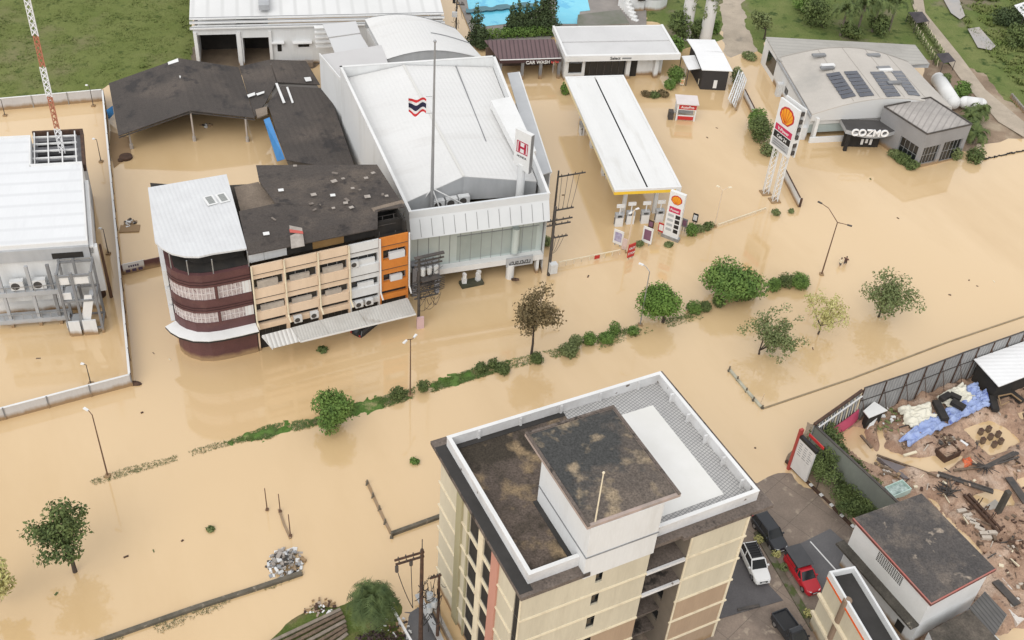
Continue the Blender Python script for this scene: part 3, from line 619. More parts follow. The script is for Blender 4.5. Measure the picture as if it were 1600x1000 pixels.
# set back top storey and roof
E_ = [G(388, 398, 14.5), G(590, 357, 14.5)]
TW = Wall(F3.p(0, 1.1), F3.p(SL, 1.1)); m = MB()
tcols = [(0, .1, 1), (.1, .24, 1), (.24, .4, 3), (.4, .6, 2), (.6, .8, 3), (.8, 1, 3)]
for a, b, k in tcols: m.wbox(TW, a*SL+.02, b*SL-.02, 12.6, 14.4, -.1, 0, {1: 0, 2: 1, 3: 2}[k])
m.build('top_storey', [whitewall, ply, dark], sh)
m = MB(); m.fbox(F3, bays[4], SL, .4, DP-5.5, 12.4, 12.6); m.build('terrace_floor', dark, sh)
ru = MB()
for k in range(6): u = bays[4]+.4+k*.7; ru.bar(F3.p(u, 1+k % 3*.8, 12.6), F3.p(u+.3, 1.5+k % 2, 14.2), .1)
for k in range(5): ru.bar(F3.p(bays[4]+.3, 1+k*.9, 14.0), F3.p(SL-.3, 1.2+k*.9, 13.8), .09)
ru.build('terrace_frame', darksteel, sh)
m = MB(); m.wbox(Wall(F3.p(SL-.25, 0), F3.p(SL-.25, 6)), 0, 6, 12.6, 14.6, -.2, 0); m.build('side_screen', dark, sh)
e1 = [(388, 398, 14.5), (590, 357, 14.5)]; fo = [(384, 381, 15.1), (590, 337, 15.1)]; mi = [(374, 330, 15.3), (430, 317, 15.3), (580, 327, 15.25), (633, 325, 15.0)]
g3 = lambda l: [G(*k) for k in l]
m = MB(); m.slab(g3([e1[0], e1[1], fo[1], fo[0]]), .12); m.slab(g3([fo[0], fo[1], (590, 329, 15.2), (430, 318, 15.35), (373, 330, 15.3)]), .12)
m.slab(g3([(430, 317.5, 15.36), (590, 329, 15.21), (632, 323, 15.0), (589, 257, 14.9), (400, 258, 14.7), (405, 283, 15.0)]), .12)
rf = m.build('roof', blackroof, sh)
m = MB(); m.slab(g3([(366, 292, 13.6), (404, 284, 13.6), (430, 318, 13.6), (376, 330, 13.6)]), .15); m.build('flat_roof_patch', browndirt, sh)
m = MB(); m.slab(g3([(580, 325, 15.35), (629, 312, 15.1), (632, 318, 14.95), (585, 332, 15.15)]), .04); m.build('bare_sheet', browndirt, rf)
patch_m = mat('roof_patch', (.40, .36, .32), (.28, .245, .215), sc=1.5, rough=.8)
small_m = mat('roof_scrap', (.22, .19, .165), (.15, .125, .105), sc=2, rough=.9)
for _ in range(16):
    x, y = rnd.uniform(420, 600), rnd.uniform(268, 345)
    if y > 345-.2*(x-420) or x < 430 and y < 315: continue
    c = G(x, y, 15.45 if y < 330 else 15.3); m = MB(); m.box(c-V((0, 0, .02)), rnd.uniform(.2, .9), rnd.uniform(.1, .4), .05, rnd.uniform(0, 3)); m.build('roof_scrap', small_m, rf)
pts = [(439, 297), (536, 279), (551, 294), (583, 270), (572, 278), (520, 305), (521, 325), (549, 324), (574, 307), (604, 306), (416, 365), (540, 317), (490, 304), (461, 259), (522, 283)]
for i, (x, y) in enumerate(pts):
    z = 15.32 if y < 330 else 15.2; c = G(x, y, z+.12); s = rnd.uniform(.3, .6)
    m = MB(); m.box(c, s*1.2, s, .04, F3.ang+rnd.uniform(-.2, .2)); m.build('roof_patch', patch_m if i % 5 else white, rf)
m = MB(); m.slab(g3([(452, 352, 15.22), (472, 356, 15.22), (476, 384, 14.8), (455, 388, 14.8)]), .05); m.build('red_striped_patch', patch_m, rf)
m = MB(); m.slab(g3([(452, 358, 15.27), (473, 361, 15.27), (474, 365, 15.2), (453, 363, 15.2)]), .03); m.build('red_stripe', mat('red_cloth', (.45, .10, .08), rough=.8), rf)
# street canopy
cn = thing('shop_canopy', 'long grey corrugated canopy along the shophouse front just above the water', 'canopy', (SA.x, SA.y, 0))
def at(q, z): return q.x, q.y, z
c_in = [G(409, 524, 3.9), G(455, 512, 3.9), G(500, 500, 3.9), G(560, 485, 3.9), G(637, 465, 3.9)]
c_out = [G(426, 544, 3.2), G(470, 533, 3.2), G(515, 522, 3.2), G(574, 508, 3.2), G(650, 490, 3.2)]
wsheet = mat('white_corrugated', (.74, .73, .70), (.66, .65, .62), sc=.5, rough=.6, stripe=(R(28), .5, .08, (.40, .38, .35)))
for i in range(4):
    m = MB(); m.slab([c_in[i], c_in[i+1]-(c_in[i+1]-c_in[i])*.01, c_out[i+1]-(c_out[i+1]-c_out[i])*.01, c_out[i]], .07); m.build('canopy_sheet', wsheet if i == 0 else greysheet, cn)
m = MB()
for i in range(5): m.bar(c_in[i]-V((0, 0, .2)), c_out[i]-V((0, 0, .2)), .08)
m.bar(c_out[1]-V((0, 0, .12)), c_out[4]-V((0, 0, .12)), .1, .2); m.build('canopy_frame', white, cn)
m = MB(); p = G(625, 496, 2.6); m.wbox(SWl, SL-4.6, SL-1.2, 2.3, 2.9, 1.9, 2.0); tag(m.build('shop_sign', mat('pink_board', (.66, .50, .45), rough=.6)), 'pale pink signboard hanging under the right end of the grey canopy', 'sign')
# ------------------------------------------------------------------ curved maroon corner building
tw = thing('corner_building', 'maroon rounded corner building with white lattice bands under a white sheet roof', 'building', tuple(xy(G(320, 563, 0))))
rim = [G(*k, 13) for k in ((259, 413), (266, 420), (276, 425.5), (294, 430.5), (314, 431), (334, 428.5), (362, 423), (389.5, 417))]
bk = [G(356, 285, 13.0), G(238, 306, 13.0)]
poly = [xy(p) for p in rim]+[xy(F3.p(-.05, 14)), xy(bk[1])]
def ring(mb, pts, z0, z1, off=0.0, m=0, close=False):
    for i in range(len(pts)-1):
        W = Wall(pts[i], pts[i+1]); mb.face([W.p(0, z0, off), W.p(W.L, z0, off), W.p(W.L, z1, off), W.p(0, z1, off)], m)
m = MB(); m.prism(poly, -.2, zc[5]-.15); m.prism(poly, zc[4]+.15, zc[2]-.15); m.prism(poly, zc[1]+.2, 13)
m.build('wall', maroon, tw)
def off(pts, d):
    r = []
    for i, p in enumerate(pts):
        a = pts[max(0, i-1)]; b = pts[min(len(pts)-1, i+1)]; e = (xy(b)-xy(a)).normalized(); r.append(xy(p)+V((e.y, -e.x, 0))*d)
    return r
rp = [xy(p) for p in rim]
for z0, z1 in ((zc[2]-.15, zc[1]+.2), (zc[5]-.15, zc[4]+.15)):
    m = MB(); m.prism(off(rp, -.12)+[poly[-2], poly[-1]], z0, z1); wn = m.build('lattice_band', lattice, tw)
    m = MB(); rr_ = off(rp, -.1)
    for i in range(7):
        W = Wall(rr_[i], rr_[i+1]); n_ = max(2, int(W.L/.42))
        for k in range(n_): m.wbox(W, W.L*(k+.5)/n_-.05, W.L*(k+.5)/n_+.05, z0+.05, z1-.05, .0, .05)
        m.wbox(W, 0, W.L, (z0+z1)/2-.04, (z0+z1)/2+.04, .0, .04)
    m.build('lattice_bar', mat('lattice_white', (.60, .56, .55), rough=.8) if 'lattice_white' not in bpy.data.materials else bpy.data.materials['lattice_white'], wn)
    m = MB()
    for i in (5,):
        m.box(off(rp, -.02)[i]+V((0, 0, z0)), .3, .3, z1-z0, F3.ang)
    m.build('band_post', maroon, wn)
    W = Wall(off(rp, -.12)[6], off(rp, -.12)[7]); m = MB(); m.wbox(W, W.L*.5, W.L*.97, z0+.05, z1-.05, .01, .06); m.build('white_panel', whitewall, wn)  # plain white panel on the right end of the band
m = MB(); tr = off(rp, .06)
grv = mat('groove_shade_paint', (.035, .015, .016), rough=.8)
for z in (zc[3]+.1, zc[3]-.25, zc[0]-.1, zc[0]+.3): m = MB(); ring(m, [p for p in tr], z-.05, z+.05, .0); m.build('painted_groove_shade', grv, tw)  # flat dark bands on the wall, painting the shade of grooves
m = MB(); p0 = off(rp, -.05); p1 = off(rp, 1.35)
cs = [p1[0]+(p1[0]-p1[1])*.2]+p1
m.grid([[V((p.x, p.y, 4.62)) for p in p0], [V((p.x, p.y, 4.4)) for p in p1]]); m.grid([[V((p.x, p.y, 4.4)) for p in p1], [V((p.x, p.y, 4.3)) for p in p1]]); m.build('white_ledge', white, tw)
m = MB(); m.prism(off(rp, 1.37)+off(rp, .1)[::-1], 4.08, 4.3); m.build('ledge_edge', black, tw)
m = MB(); W = Wall(poly[-1], rp[0])
for z in (4.6, 7.2, 9.9): m.wbox(W, W.L*.55, W.L-.05, z, z+2.2, .02, .5)
m.build('side_fin', whitewall, tw)
m = MB(); m.prism(off(rp, -.5)[1:]+[poly[-2], poly[-1]], 13.0, 13.1); m.prism(off(rp, -2.2)[2:]+[poly[-2], poly[-1]], 13.1, 14.9, 0); m.build('dark_top_storey', dark, tw)
m = MB()
for i in (1, 3, 5, 7): m = MB(); q = off(rp, -.15)[i]; m.tube((q.x, q.y, 13), (q.x, q.y, 15), .07); m.build('roof_post', steel, tw)
rl = [(231, 293), (354, 272), (385.6, 388), (332, 396), (310, 401), (289, 400.5), (268, 396), (252, 387), (242, 378)]
m = MB(); m.slab([G(x, y, 15.0+(390-y)*.004) for x, y in rl], .22); rf = m.build('roof', whitesheet, tw)
for x, y in ((328.5, 313), (348, 309)):
    c = G(x, y, 15.36); m = MB(); m.box(c, 1.25, 2.0, .03, F3.ang+.1); v = m.build('skylight_frame', white, rf)
    m = MB()
    for k in range(5): m.box(c+V((-math.sin(F3.ang+.1), math.cos(F3.ang+.1), 0))*(k-2)*.32+V((0, 0, .03)), .75, .24, .04, F3.ang+.1)
    m.build('skylight', mat('skylight_grey', (.25, .26, .25), rough=.4) if 'skylight_grey' not in bpy.data.materials else bpy.data.materials['skylight_grey'], rf)
# car half hidden in the water under the canopy is built with the vehicles
# ------------------------------------------------------------------ showroom
hm = whitewall
roofw = mat('white_metal_roof', (.76, .755, .74), (.70, .695, .68), sc=.08, rough=.45, c3=(.62, .605, .58), sc3=.25, lo3=.55, hi3=.75, stripe=(R(22), .6, .02, None), grain=.03, flow=(R(112), .12))
HA, HB = G(639.5, 331, 13), G(859, 302, 13); HCb, HD = G(773, 87, 13), G(531, 103.5, 13)
hn = thing('car_showroom', 'white car showroom with a high parapet, pale metal roof and green glass front', 'building', (HA.x, HA.y, 0))
HW = Wall(HA, HB); FH = Frame(HA, HB); LH = HW.L
def bil(a, b): return xy(HA)*(1-a)*(1-b)+xy(HB)*a*(1-b)+xy(HCb)*a*b+xy(HD)*(1-a)*b
def hz_(p, z): return V((p.x, p.y, z))
qd = [xy(HA), xy(HB), xy(HCb), xy(HD)]
m = MB()
for a, b in ((HB, HCb), (HCb, HD), (HD, HA)): W = Wall(a, b); facade(m, W, 0, W.L, -.2, 10.9)
m.build('wall', hm, hn)
m = MB()
for a, b in ((HB, HCb), (HCb, HD), (HD, HA)): W = Wall(a, b); m.wbox(W, 0, W.L, 10.9, 12.95, -.25, 0)
m.build('parapet', whitewall, hn)
m = MB()
for a, b in ((HB, HCb), (HCb, HD), (HD, HA)): W = Wall(a, b); m.wbox(W, -.05, W.L+.05, 12.95, 13.03, -.32, .07)
m.build('parapet_coping', white, hn)
b0 = .155
rid = .47; zl, zr, zp = 11.15, 11.3, 12.7
A0, A1, A2 = bil(.012, b0-.04), bil(rid, b0+.02), bil(.98, b0-.01); B0, B1, B2 = bil(.012, .988), bil(rid-.07, .988), bil(.985, .988)
m = MB(); m.slab([hz_(A0, zl), hz_(A1, zp), hz_(B1, zp), hz_(B0, zl)], .1); m.slab([hz_(A1, zp+.002), hz_(A2, zr), hz_(B2, zr), hz_(B1, zp+.002)], .1); rf = m.build('roof', roofw, hn)
m = MB(); m.bar(hz_(A1, zp+.03), hz_(B1, zp+.03), .35, .1); rc = m.build('ridge_cap', mat('ridge_grey', (.60, .59, .56), rough=.6), rf)
m = MB(); c0_, c1_ = bil(.73, b0+.25), bil(.74, .988); m.bar(hz_(c0_, 12.03), hz_(c1_, 11.98), .14, .12); m.build('roof_gutter', midgrey, rf)
m = MB(); m.face([hz_(A0, 9), hz_(A1, 9), hz_(A1, zp-.1), hz_(A0, zl-.1)]); m.face([hz_(A1, 9), hz_(A2, 9), hz_(A2, zr-.1), hz_(A1, zp-.1)]); m.build('gable_wall', greywall, hn)
m = MB(); m.prism([bil(.005, .01), bil(.99, .01), bil(.985, b0), bil(.01, b0)], 8.8, 9.0); m.build('service_deck', mat('dark_deck', (.075, .062, .052), (.05, .042, .036), sc=.5, rough=.9), hn)
m = MB(); k = [G(767, 157, 13.1), G(799, 150.5, 13.1), G(838, 236, 13.1), G(812, 243, 13.1)]; m.prism(k, 11.9, 13.1); m.build('roof_box', white, hn)
# sloped metal front
m = MB(); o = .0
for z0, z1, o0, o1 in ((12.0, 13.0, 0, .05), (9.4, 12.0, .05, 1.0)):
    m.hexa([HW.p(0, z0, -.3), HW.p(0, z0, o1), HW.p(LH, z0, o1), HW.p(LH, z0, -.3)][::-1] if False else [HW.p(0, z0, o1), HW.p(LH, z0, o1), HW.p(LH, z0, -.3), HW.p(0, z0, -.3)],
           [HW.p(0, z1, o0), HW.p(LH, z1, o0), HW.p(LH, z1, -.3), HW.p(0, z1, -.3)])
cl = m.build('metal_front', mat('white_cladding', (.72, .74, .75), (.66, .68, .69), sc=.2, rough=.5), hn)
m = MB()
for k in range(12):
    s = LH*(.07+.88*k/11); m.bar(HW.p(s, 11.75, .16), HW.p(s+.05, 9.6, .95), .05, .04)
m.build('cladding_seam', midgrey, cl)
GW = Wall(HW.p(0, 0, -1.1), HW.p(LH, 0, -1.1))
gz = [GW.sz(684, 414)[1], GW.sz(684, 422)[1]]
m = MB(); m.wbox(GW, 0, LH, gz[0]-.6, 9.5, -.2, 0); gl = m.build('glass_front', glassgreen, hn)
m = MB()
for k in range(14): s = LH*k/13; m.wbox(GW, s-.03, s+.03, gz[0], 9.4, .002, .04)
for x0, x1 in ((.36, .97),): m.wbox(GW, LH*x0, LH*x1, 7.35, 7.43, .002, .05)
m.build('glass_joint', midgrey, gl)
m = MB(); m.wbox(GW, LH*.36, LH*.955, gz[0]+.3, 7.3, .003, .03); m.build('show_window', mat('grey_green_glass', (.30, .345, .325), (.36, .405, .385), sc=.2, rough=.1), gl)
m = MB(); s = LH*.79; m.tube(GW.p(s, gz[0]+.5, .3), GW.p(s, 7.6, .3), .5, .5, 14); m.build('inner_column', glassgreen, gl)
m = MB(); m.wbox(GW, LH*.18, LH, gz[1], gz[0], .003, 1.0); m.build('white_band', white, hn)
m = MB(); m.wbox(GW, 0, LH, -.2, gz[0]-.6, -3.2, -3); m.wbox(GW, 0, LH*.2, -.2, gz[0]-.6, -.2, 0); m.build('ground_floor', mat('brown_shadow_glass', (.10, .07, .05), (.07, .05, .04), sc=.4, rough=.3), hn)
s0, s1, z0, z1 = GW.mid([(787, 399), (828, 391), (828, 400), (787, 409)])
m = MB(); m.wbox(GW, s0, s1, z0-.2, z1+.15, 1.02, 1.25); sg = m.build('name_board', greywall, hn)
for k in range(9):
    s = s0+.5+(s1-s0-1)*k/8; m = MB(); w_ = .13; h_ = .55
    m.wbox(GW, s-w_, s+w_, z0+.1, z0+.2, 1.252, 1.3); m.wbox(GW, s+w_-.07, s+w_, z0+.2, z0+.1+h_, 1.252, 1.3)
    if k % 2: m.wbox(GW, s-w_, s+w_-.07, z0+.1+h_-.09, z0+.1+h_, 1.252, 1.3)
    if k % 3 == 0: m.wbox(GW, s-w_, s-w_+.07, z0+.2, z0+.1+h_*.6, 1.252, 1.3)
    m.build('lettering', black, sg)
m = MB(); s = LH*.755; m.tube(GW.p(s, -.2, .9), GW.p(s, gz[1], .9), .55, .55, 16); m.build('round_column', white, hn)
m = MB(); m.wbox(GW, LH*.955, LH*.975, -.2, gz[1], .1, .9); m.build('corner_column', whitewall, hn)
m = MB(); m.wbox(GW, .3, .9, -.2, 4.6, 1.3, 1.8); m.wbox(GW, 3.3, 3.9, -.2, 4.6, 1.3, 1.8); m.wbox(GW, .3, 3.9, 4.2, 4.6, .2, 1.75)
tag(m.build('entrance_gate', mat('grey_gate', (.30, .30, .32), (.24, .24, .26), sc=1, rough=.6)), 'grey portal frame between the shophouses and the showroom', 'gate')
# right wing, left wing, rear vault
m = MB(); m.slab([G(793, 114, 9), G(811, 112, 9), G(862, 268, 9), G(840, 275, 9)], .15); m.build('side_roof', mat('pale_grey_roof', (.50, .51, .52), (.44, .45, .46), sc=.3, rough=.6), hn)
W = Wall(G(861.5, 268.5, 9), G(811, 112.5, 9)); m = MB(); m.wbox(W, 0, W.L, -.2, 8.8, -.2, -.1); m.build('side_wall', whitewall, hn)
m = MB(); m.wbox(W, 0, W.L, 8.75, 9.05, -.1, .1); m.build('eave', white, hn)
lw_ = [(499, 84), (590, 72), (604, 97), (531, 104), (560, 175), (641, 335), (604, 255), (560, 178), (520, 112)]
m = MB(); m.slab([G(499, 86, 10), G(596, 70, 10), G(606, 98, 10), G(533, 106, 10), G(640, 333, 10), G(634, 318, 10), G(590, 215, 10), G(545, 140, 10)], .2); m.build('wing_roof', mat('wing_grey_roof', (.60, .59, .585), (.50, .49, .485), sc=.3, rough=.6, c3=(.36, .35, .345), sc3=.2, lo3=.6, hi3=.75), hn)
for a, b in (((499, 86), (545, 140)), ((545, 140), (590, 215)), ((590, 215), (634, 318))):
    W = Wall(G(*a, 10), G(*b, 10)); m = MB(); m.wbox(W, 0, W.L, -.2, 9.8, -.25, 0); m.build('wing_wall', whitewall, hn)
    m = MB(); m.wbox(W, 0, W.L, 9.75, 10.3, -.12, .05); m.build('wing_coping', white, hn)
vt = MB(); L0, L1 = [G(570, 36, 9.2), G(604, 99, 9.2)], [G(712, 45, 8.6), G(756, 92, 8.6)]
Pm = []
for j in range(3):
    t = j/2; a, b = L0[0].lerp(L0[1], t), L1[0].lerp(L1[1], t)
    Pm.append([a.lerp(b, i/12)+V((0, 0, 1.9*math.sin(math.pi*min(1, .12+.88*i/12))*(1-.25*0))) for i in range(13)])
vt.grid(Pm); rv = thing('vaulted_hall', 'white hall with a barrel curved roof behind the showroom', 'building', tuple(xy(L0[1])))
vt.build('roof', roofw, rv, smooth=True)
m = MB()
for j in (0, 1, 2):
    if j == 1: m.grid([[Pm[j][i]+V((0, 0, .03)) for i in range(7, 13)], [Pm[j][i]+V((0, .3, .03)) for i in range(7, 13)]])
m.build('roof_seam', midgrey, rv)
m = MB(); q = [xy(Pm[0][0]), xy(Pm[0][-1]), xy(Pm[2][-1]), xy(Pm[2][0])]; m.prism(inset(q, .25), -.2, 8.4); m.build('wall', whitewall, rv)
for r in (Pm[0], Pm[2]):
    m = MB()
    for i in range(12): m.face([V((r[i].x, r[i].y+.3, 8.2)), V((r[i+1].x, r[i+1].y+.3, 8.2)), r[i+1]+V((0, .3, -.02)), r[i]+V((0, .3, -.02))])
    m.build('gable_wall', greywall, rv)
m = MB()
for a, b in (((506, 37), (528, 82)),):
    m.slab([G(504, 38, 9.3), G(556, 33, 9.3), G(563, 51, 9.1), G(513, 58, 9.1)], .15); m.slab([G(514, 60, 9.1), G(563, 53, 9.1), G(576, 74, 9.0), G(523, 82, 9.0)], .15)
m.build('flat_roof', mat('flat_grey_white', (.62, .62, .62), (.55, .55, .55), sc=.3, rough=.6), rv)
m = MB()
for k in range(5): a, b = G(491+k*.6, 43+k*7.4, 8-k*.9), G(517+k*.5, 42+k*7.4, 8-k*.9); m.bar(a, b, .9, .12)
m.build('step', white, rv); m = MB(); m.prism([xy(G(491, 78, 0)), xy(G(523, 76, 0)), xy(G(523, 60, 0)), xy(G(491, 62, 0))], .2, 3); m.build('step_base', white, rv)
# service deck air conditioners
acm = mat('ac_white', (.72, .73, .73), (.62, .63, .63), sc=2, rough=.5)
def ac_unit(label):
    t = thing('air_conditioner', label, 'air conditioner', (0, 0, 0), 'air conditioning units')
    m = MB(); m.box((0, 0, .08), 1.0, .5, .85); m.build('casing', acm, t)
    m = MB(); m.tube((-.12, -.27, .5), (-.12, -.25, .5), .33, .33, 14); m.build('fan_grille', darksteel, t)
    m = MB(); m.box((-.35, 0, 0), .1, .5, .08); m.box((.35, 0, 0), .1, .5, .08); m.build('foot', steel, t); return t
ac0 = ac_unit('white air conditioning unit nearest the flagpole on the showroom service deck')
place(ac0, G(685, 326, 9.0), FH.ang, 1.5)
dup(ac0, G(705, 322.5, 9.0), FH.ang, 'middle of the three white air conditioning units on the showroom service deck', 1.5)
dup(ac0, G(724, 319, 9.0), FH.ang, 'white air conditioning unit furthest right on the showroom service deck', 1.5)
dup(ac0, G(650, 330, 9.0), FH.ang, 'white air conditioning unit between the black roof and the flagpole foot', 1.4)
dup(ac0, G(722, 300, 9.0), FH.ang, 'white air conditioning unit against the gable wall of the showroom roof', 1.4)
a_ = Wall(SWl.p(0, 0), SWl.p(SL, 0))
for s, z, lb in ((bays[3]+1.0, zc[6]-1.35, 'left of the two air conditioners under the white shophouse bay'), (bays[3]+2.3, zc[6]-1.35, 'right of the two air conditioners under the white shophouse bay'),
                 (bays[2]-.9, zc[6]-1.35, 'white air conditioner under the middle beige shophouse bay'), (bays[1]+1.1, zc[6]-1.4, 'dirty white air conditioner under the second beige shophouse bay'),
                 (bays[3]+.7, zc[2]+.02, 'white air conditioner in the upper window of the white shophouse bay')):
    dup(ac0, SWl.p(s, z, .35 if z < zc[6] else .0), F3.ang, lb, 1.0)
# totem sign with emblem
tb = G(811, 316, 9.0); tt = thing('dealer_totem', 'white totem sign with a red letter emblem on a pole behind the showroom front', 'sign', tuple(tb))
zt = [zat(tb, y) for y in (262, 206)]
m = MB(); m.tube(tb, (tb.x, tb.y, zt[0]+.6), .55, .5, 14); m.build('pole', whitewall, tt)
dirv = V((.80, -.6, 0)); TWl = Wall(xy(tb)-dirv*1.35, xy(tb)+dirv*1.35)
m = MB(); z0, z1 = zt[0]-.3, zt[1]+.1; m.hexa([TWl.p(.1, z0+.7, .3), TWl.p(2.7, z0, .3), TWl.p(2.7, z0, -.3), TWl.p(.1, z0+.7, -.3)], [TWl.p(.1, z1, .3), TWl.p(2.7, z1, .3), TWl.p(2.7, z1, -.3), TWl.p(.1, z1, -.3)]); pn = m.build('panel', white, tt)
m = MB(); m.wbox(TWl, 2.702, 2.75, z0+.1, z1-.1, -.28, .28); m.build('panel_edge', midgrey, pn)
zc_ = (z0+z1)/2+.55; rm = mat('emblem_red', (.40, .02, .05), rough=.4)
m = MB(); fr_ = .1
for s0, s1, a, b in ((.5, .6, -.85, .85), (2.2, 2.3, -.85, .85), (.6, 2.2, .75, .85), (.6, 2.2, -.85, -.75)): m.wbox(TWl, s0, s1, zc_+a, zc_+b, .302, .34)
for s in (.78, 1.72): m.wbox(TWl, s, s+.3, zc_-.68, zc_+.68, .302, .35)
m.wbox(TWl, 1.08, 1.72, zc_-.14, zc_+.14, .302, .35); m.build('emblem', rm, pn)
text(pn, 'lettering', 'HONDA', .42, TWl, 1.4, zc_-1.5, .302, black, .02)
# flagpole
fb = G(674.5, 330, 9.0); fp = thing('flagpole', 'tall grey flagpole with three white stays on the showroom roof', 'flagpole', tuple(fb))
ztop = zat(fb, 66); m = MB(); m.tube(fb, (fb.x, fb.y, ztop), .24, .10, 10); m.build('pole', mat('pole_grey', (.30, .30, .30), (.24, .24, .24), sc=.4, rough=.5), fp)
m = MB(); m.ball((fb.x, fb.y, ztop+.12), .2, .2, .2, 8, 6); m.build('finial', steel, fp)
zz = zat(fb, 294); hp = V((fb.x, fb.y, zz))
for q in ((650, 328), (690, 333), (730, 322)): m = MB(); m.tube(hp, G(*q, 9.0), .09, .09, 6); m.build('stay', white, fp)
z1, z0 = zat(fb, 151), zat(fb, 177)
fl = thing('national_flag', 'red white and navy striped flag flying left of the grey flagpole', 'flag', (fb.x, fb.y, z0))
wf = 2.2; hf = (z1-z0)*.85; bands = [(0, 1/6, 0), (1/6, 2/6, 1), (2/6, 4/6, 2), (4/6, 5/6, 1), (5/6, 1, 0)]
fm = [mat('flag_red', (.55, .03, .035), rough=.8), mat('flag_white', (.8, .8, .8), rough=.8), mat('flag_navy', (.018, .018, .05), rough=.8)]
for a, b, k in bands:
    P = []
    for i in range(15):
        x = i/14; P.append([V((fb.x-.9-x*wf*.97, fb.y-.15+.28*math.sin(x*9+t*1.2)*x**.5, z0+hf*t+.22*math.sin(x*7)-x*.12-(x*.4)*(1-t)*math.sin(x*3))) for t in (a, (a+b)/2, b)])
    m = MB(); m.grid(P); m.grid([[p+V((0, .012, 0)) for p in r] for r in P]); m.build('flag_stripe', fm[k], fl, smooth=True)
m = MB(); m.tube((fb.x-.2, fb.y, z1), (fb.x-.95, fb.y-.15, z1), .02, .02, 4); m.tube((fb.x-.2, fb.y, z0), (fb.x-.95, fb.y-.15, z0), .02, .02, 4); m.build('toggle_rope', black, fl)
# ------------------------------------------------------------------ white office in the left yard
wo = thing('white_office', 'white office with a flat white roof and an outside stair frame in the walled yard', 'building', tuple(xy(G(60, 510, 0))))
ZR = 11.2
wa, wb = G(-40, 389, ZR), G(137, 377, ZR)
FWO = Frame(wa, wb); Wo = FWO.W; FWO.v = (xy(G(128, 253, ZR))-xy(wb)).normalized()
wroof = mat('white_flat_roof', (.80, .81, .82), (.74, .75, .76), sc=.3, rough=.5, flow=(FWO.ang, .2), c3=(.68, .69, .70), sc3=.4, lo3=.55, hi3=.72, stripe=(FWO.ang+R(90), 2.5, .01, (.70, .71, .72)), grain=.015)
pu = lambda px, py, z=ZR: FWO.uv(G(px, py, z))
v1 = pu(128, 253)[1]; v2 = pu(47, 212)[1]; un = pu(48, 254)[0]
m = MB(); m.fbox(FWO, 0, Wo, 0, v1, 3.0, ZR-.5); m.fbox(FWO, 0, un, v1, v2, 3, ZR-.5); m.build('wall', whitewall, wo)
m = MB(); m.fbox(FWO, .2, Wo-.2, .2, v1-.2, ZR-.5, ZR-.15); m.fbox(FWO, .2, un-.2, v1-.2, v2-.2, ZR-.5, ZR-.14); m.build('roof', wroof, wo)
m = MB()
for a, b, c, d in ((0, Wo, 0, .2), (Wo-.2, Wo, .2, v1), (un, Wo-.2, v1-.2, v1), (un-.2, un, v1, v2), (0, un-.2, v2-.2, v2)): m.fbox(FWO, a, b, c, d, ZR-.5, ZR+.1)
m.build('roof_rim', white, wo)
OW = Wall(FWO.p(0, 0), FWO.p(Wo, 0))
zf = [OW.sz(30, 405)[1], OW.sz(45, 445)[1], OW.sz(50, 490)[1]]
m = MB(); m.wbox(OW, 0, Wo, zf[0]-.2, ZR-.5, -.05, .35); m.build('fascia', greywall, wo)
m = MB(); m.wbox(OW, Wo*.66, Wo*.94, zf[0]-.05, zf[0]+.75, .36, .4); m.build('dark_slot', dark, wo)
m = MB(); m.fbox(FWO, 0, Wo-.2, 1.2, 1.4, -.2, 3.0); m.fbox(FWO, Wo-.4, Wo-.2, 1.4, v1, -.2, 3.0); m.build('ground_wall', whitewall, wo)
panelw = mat('pale_wall_panel', (.60, .59, .57), (.52, .51, .50), sc=.5, rough=.7, tile=(FWO.ang, 1.9, (.40, .40, .40), .02))
for z, nm in ((zf[1]-.2, 1), (zf[2]+.1, 2)):
    m = MB(); m.wbox(OW, 0, Wo*.70, z, z+.28, .0, 1.5); m.wbox(OW, 0, Wo*.7, z-.35, z, 1.3, 1.5); m.build('balcony_slab', greywall, wo)
    m = MB(); m.wbox(OW, 0, Wo*.7, z+1.0, z+1.06, 1.42, 1.48)
    for k in range(8): m.wbox(OW, .3+k*Wo*.085, .35+k*Wo*.085, z+.28, z+1.0, 1.42, 1.48)
    m.build('balcony_rail', steel, wo)
for s in (.16, .42, .61):
    m = MB(); m.wbox(OW, Wo*s-.18, Wo*s+.18, -.2, zf[0]-.2, 1.0, 1.35); m.build('column', midgrey if s > .5 else greywall, wo)
# stair frame
st0, st1 = Wo*.70, Wo*1.02
for s in (st0, Wo*.83, st1-.2):
    for o_ in (.6, 3.4):
        m = MB(); m.wbox(OW, s, s+.28, -.2, zf[0]+.1, o_, o_+.28); m.build('stair_column', midgrey, wo)
for z in (zf[0]-.2, zf[1]-.1, zf[2]):
    m = MB(); m.wbox(OW, st0, st1, z-.25, z, 3.42, 3.66); m.wbox(OW, st0, st1, z-.25, z, .62, .86); m.wbox(OW, st0+.02, st0+.26, z-.24, z-.01, .88, 3.4); m.wbox(OW, st1-.18, st1+.06, z-.24, z-.01, .88, 3.4); m.build('stair_beam', midgrey, wo)
for z in (zf[1]-.1, zf[2]):
    m = MB(); m.wbox(OW, st0+.3, Wo*.83, z, z+.12, .9, 3.3); m.build('landing', greywall, wo)
    m = MB(); m.wbox(OW, st0-.1, Wo*.8, z+.12, z+1.1, 3.4, 3.5); m.build('landing_panel', white, wo)
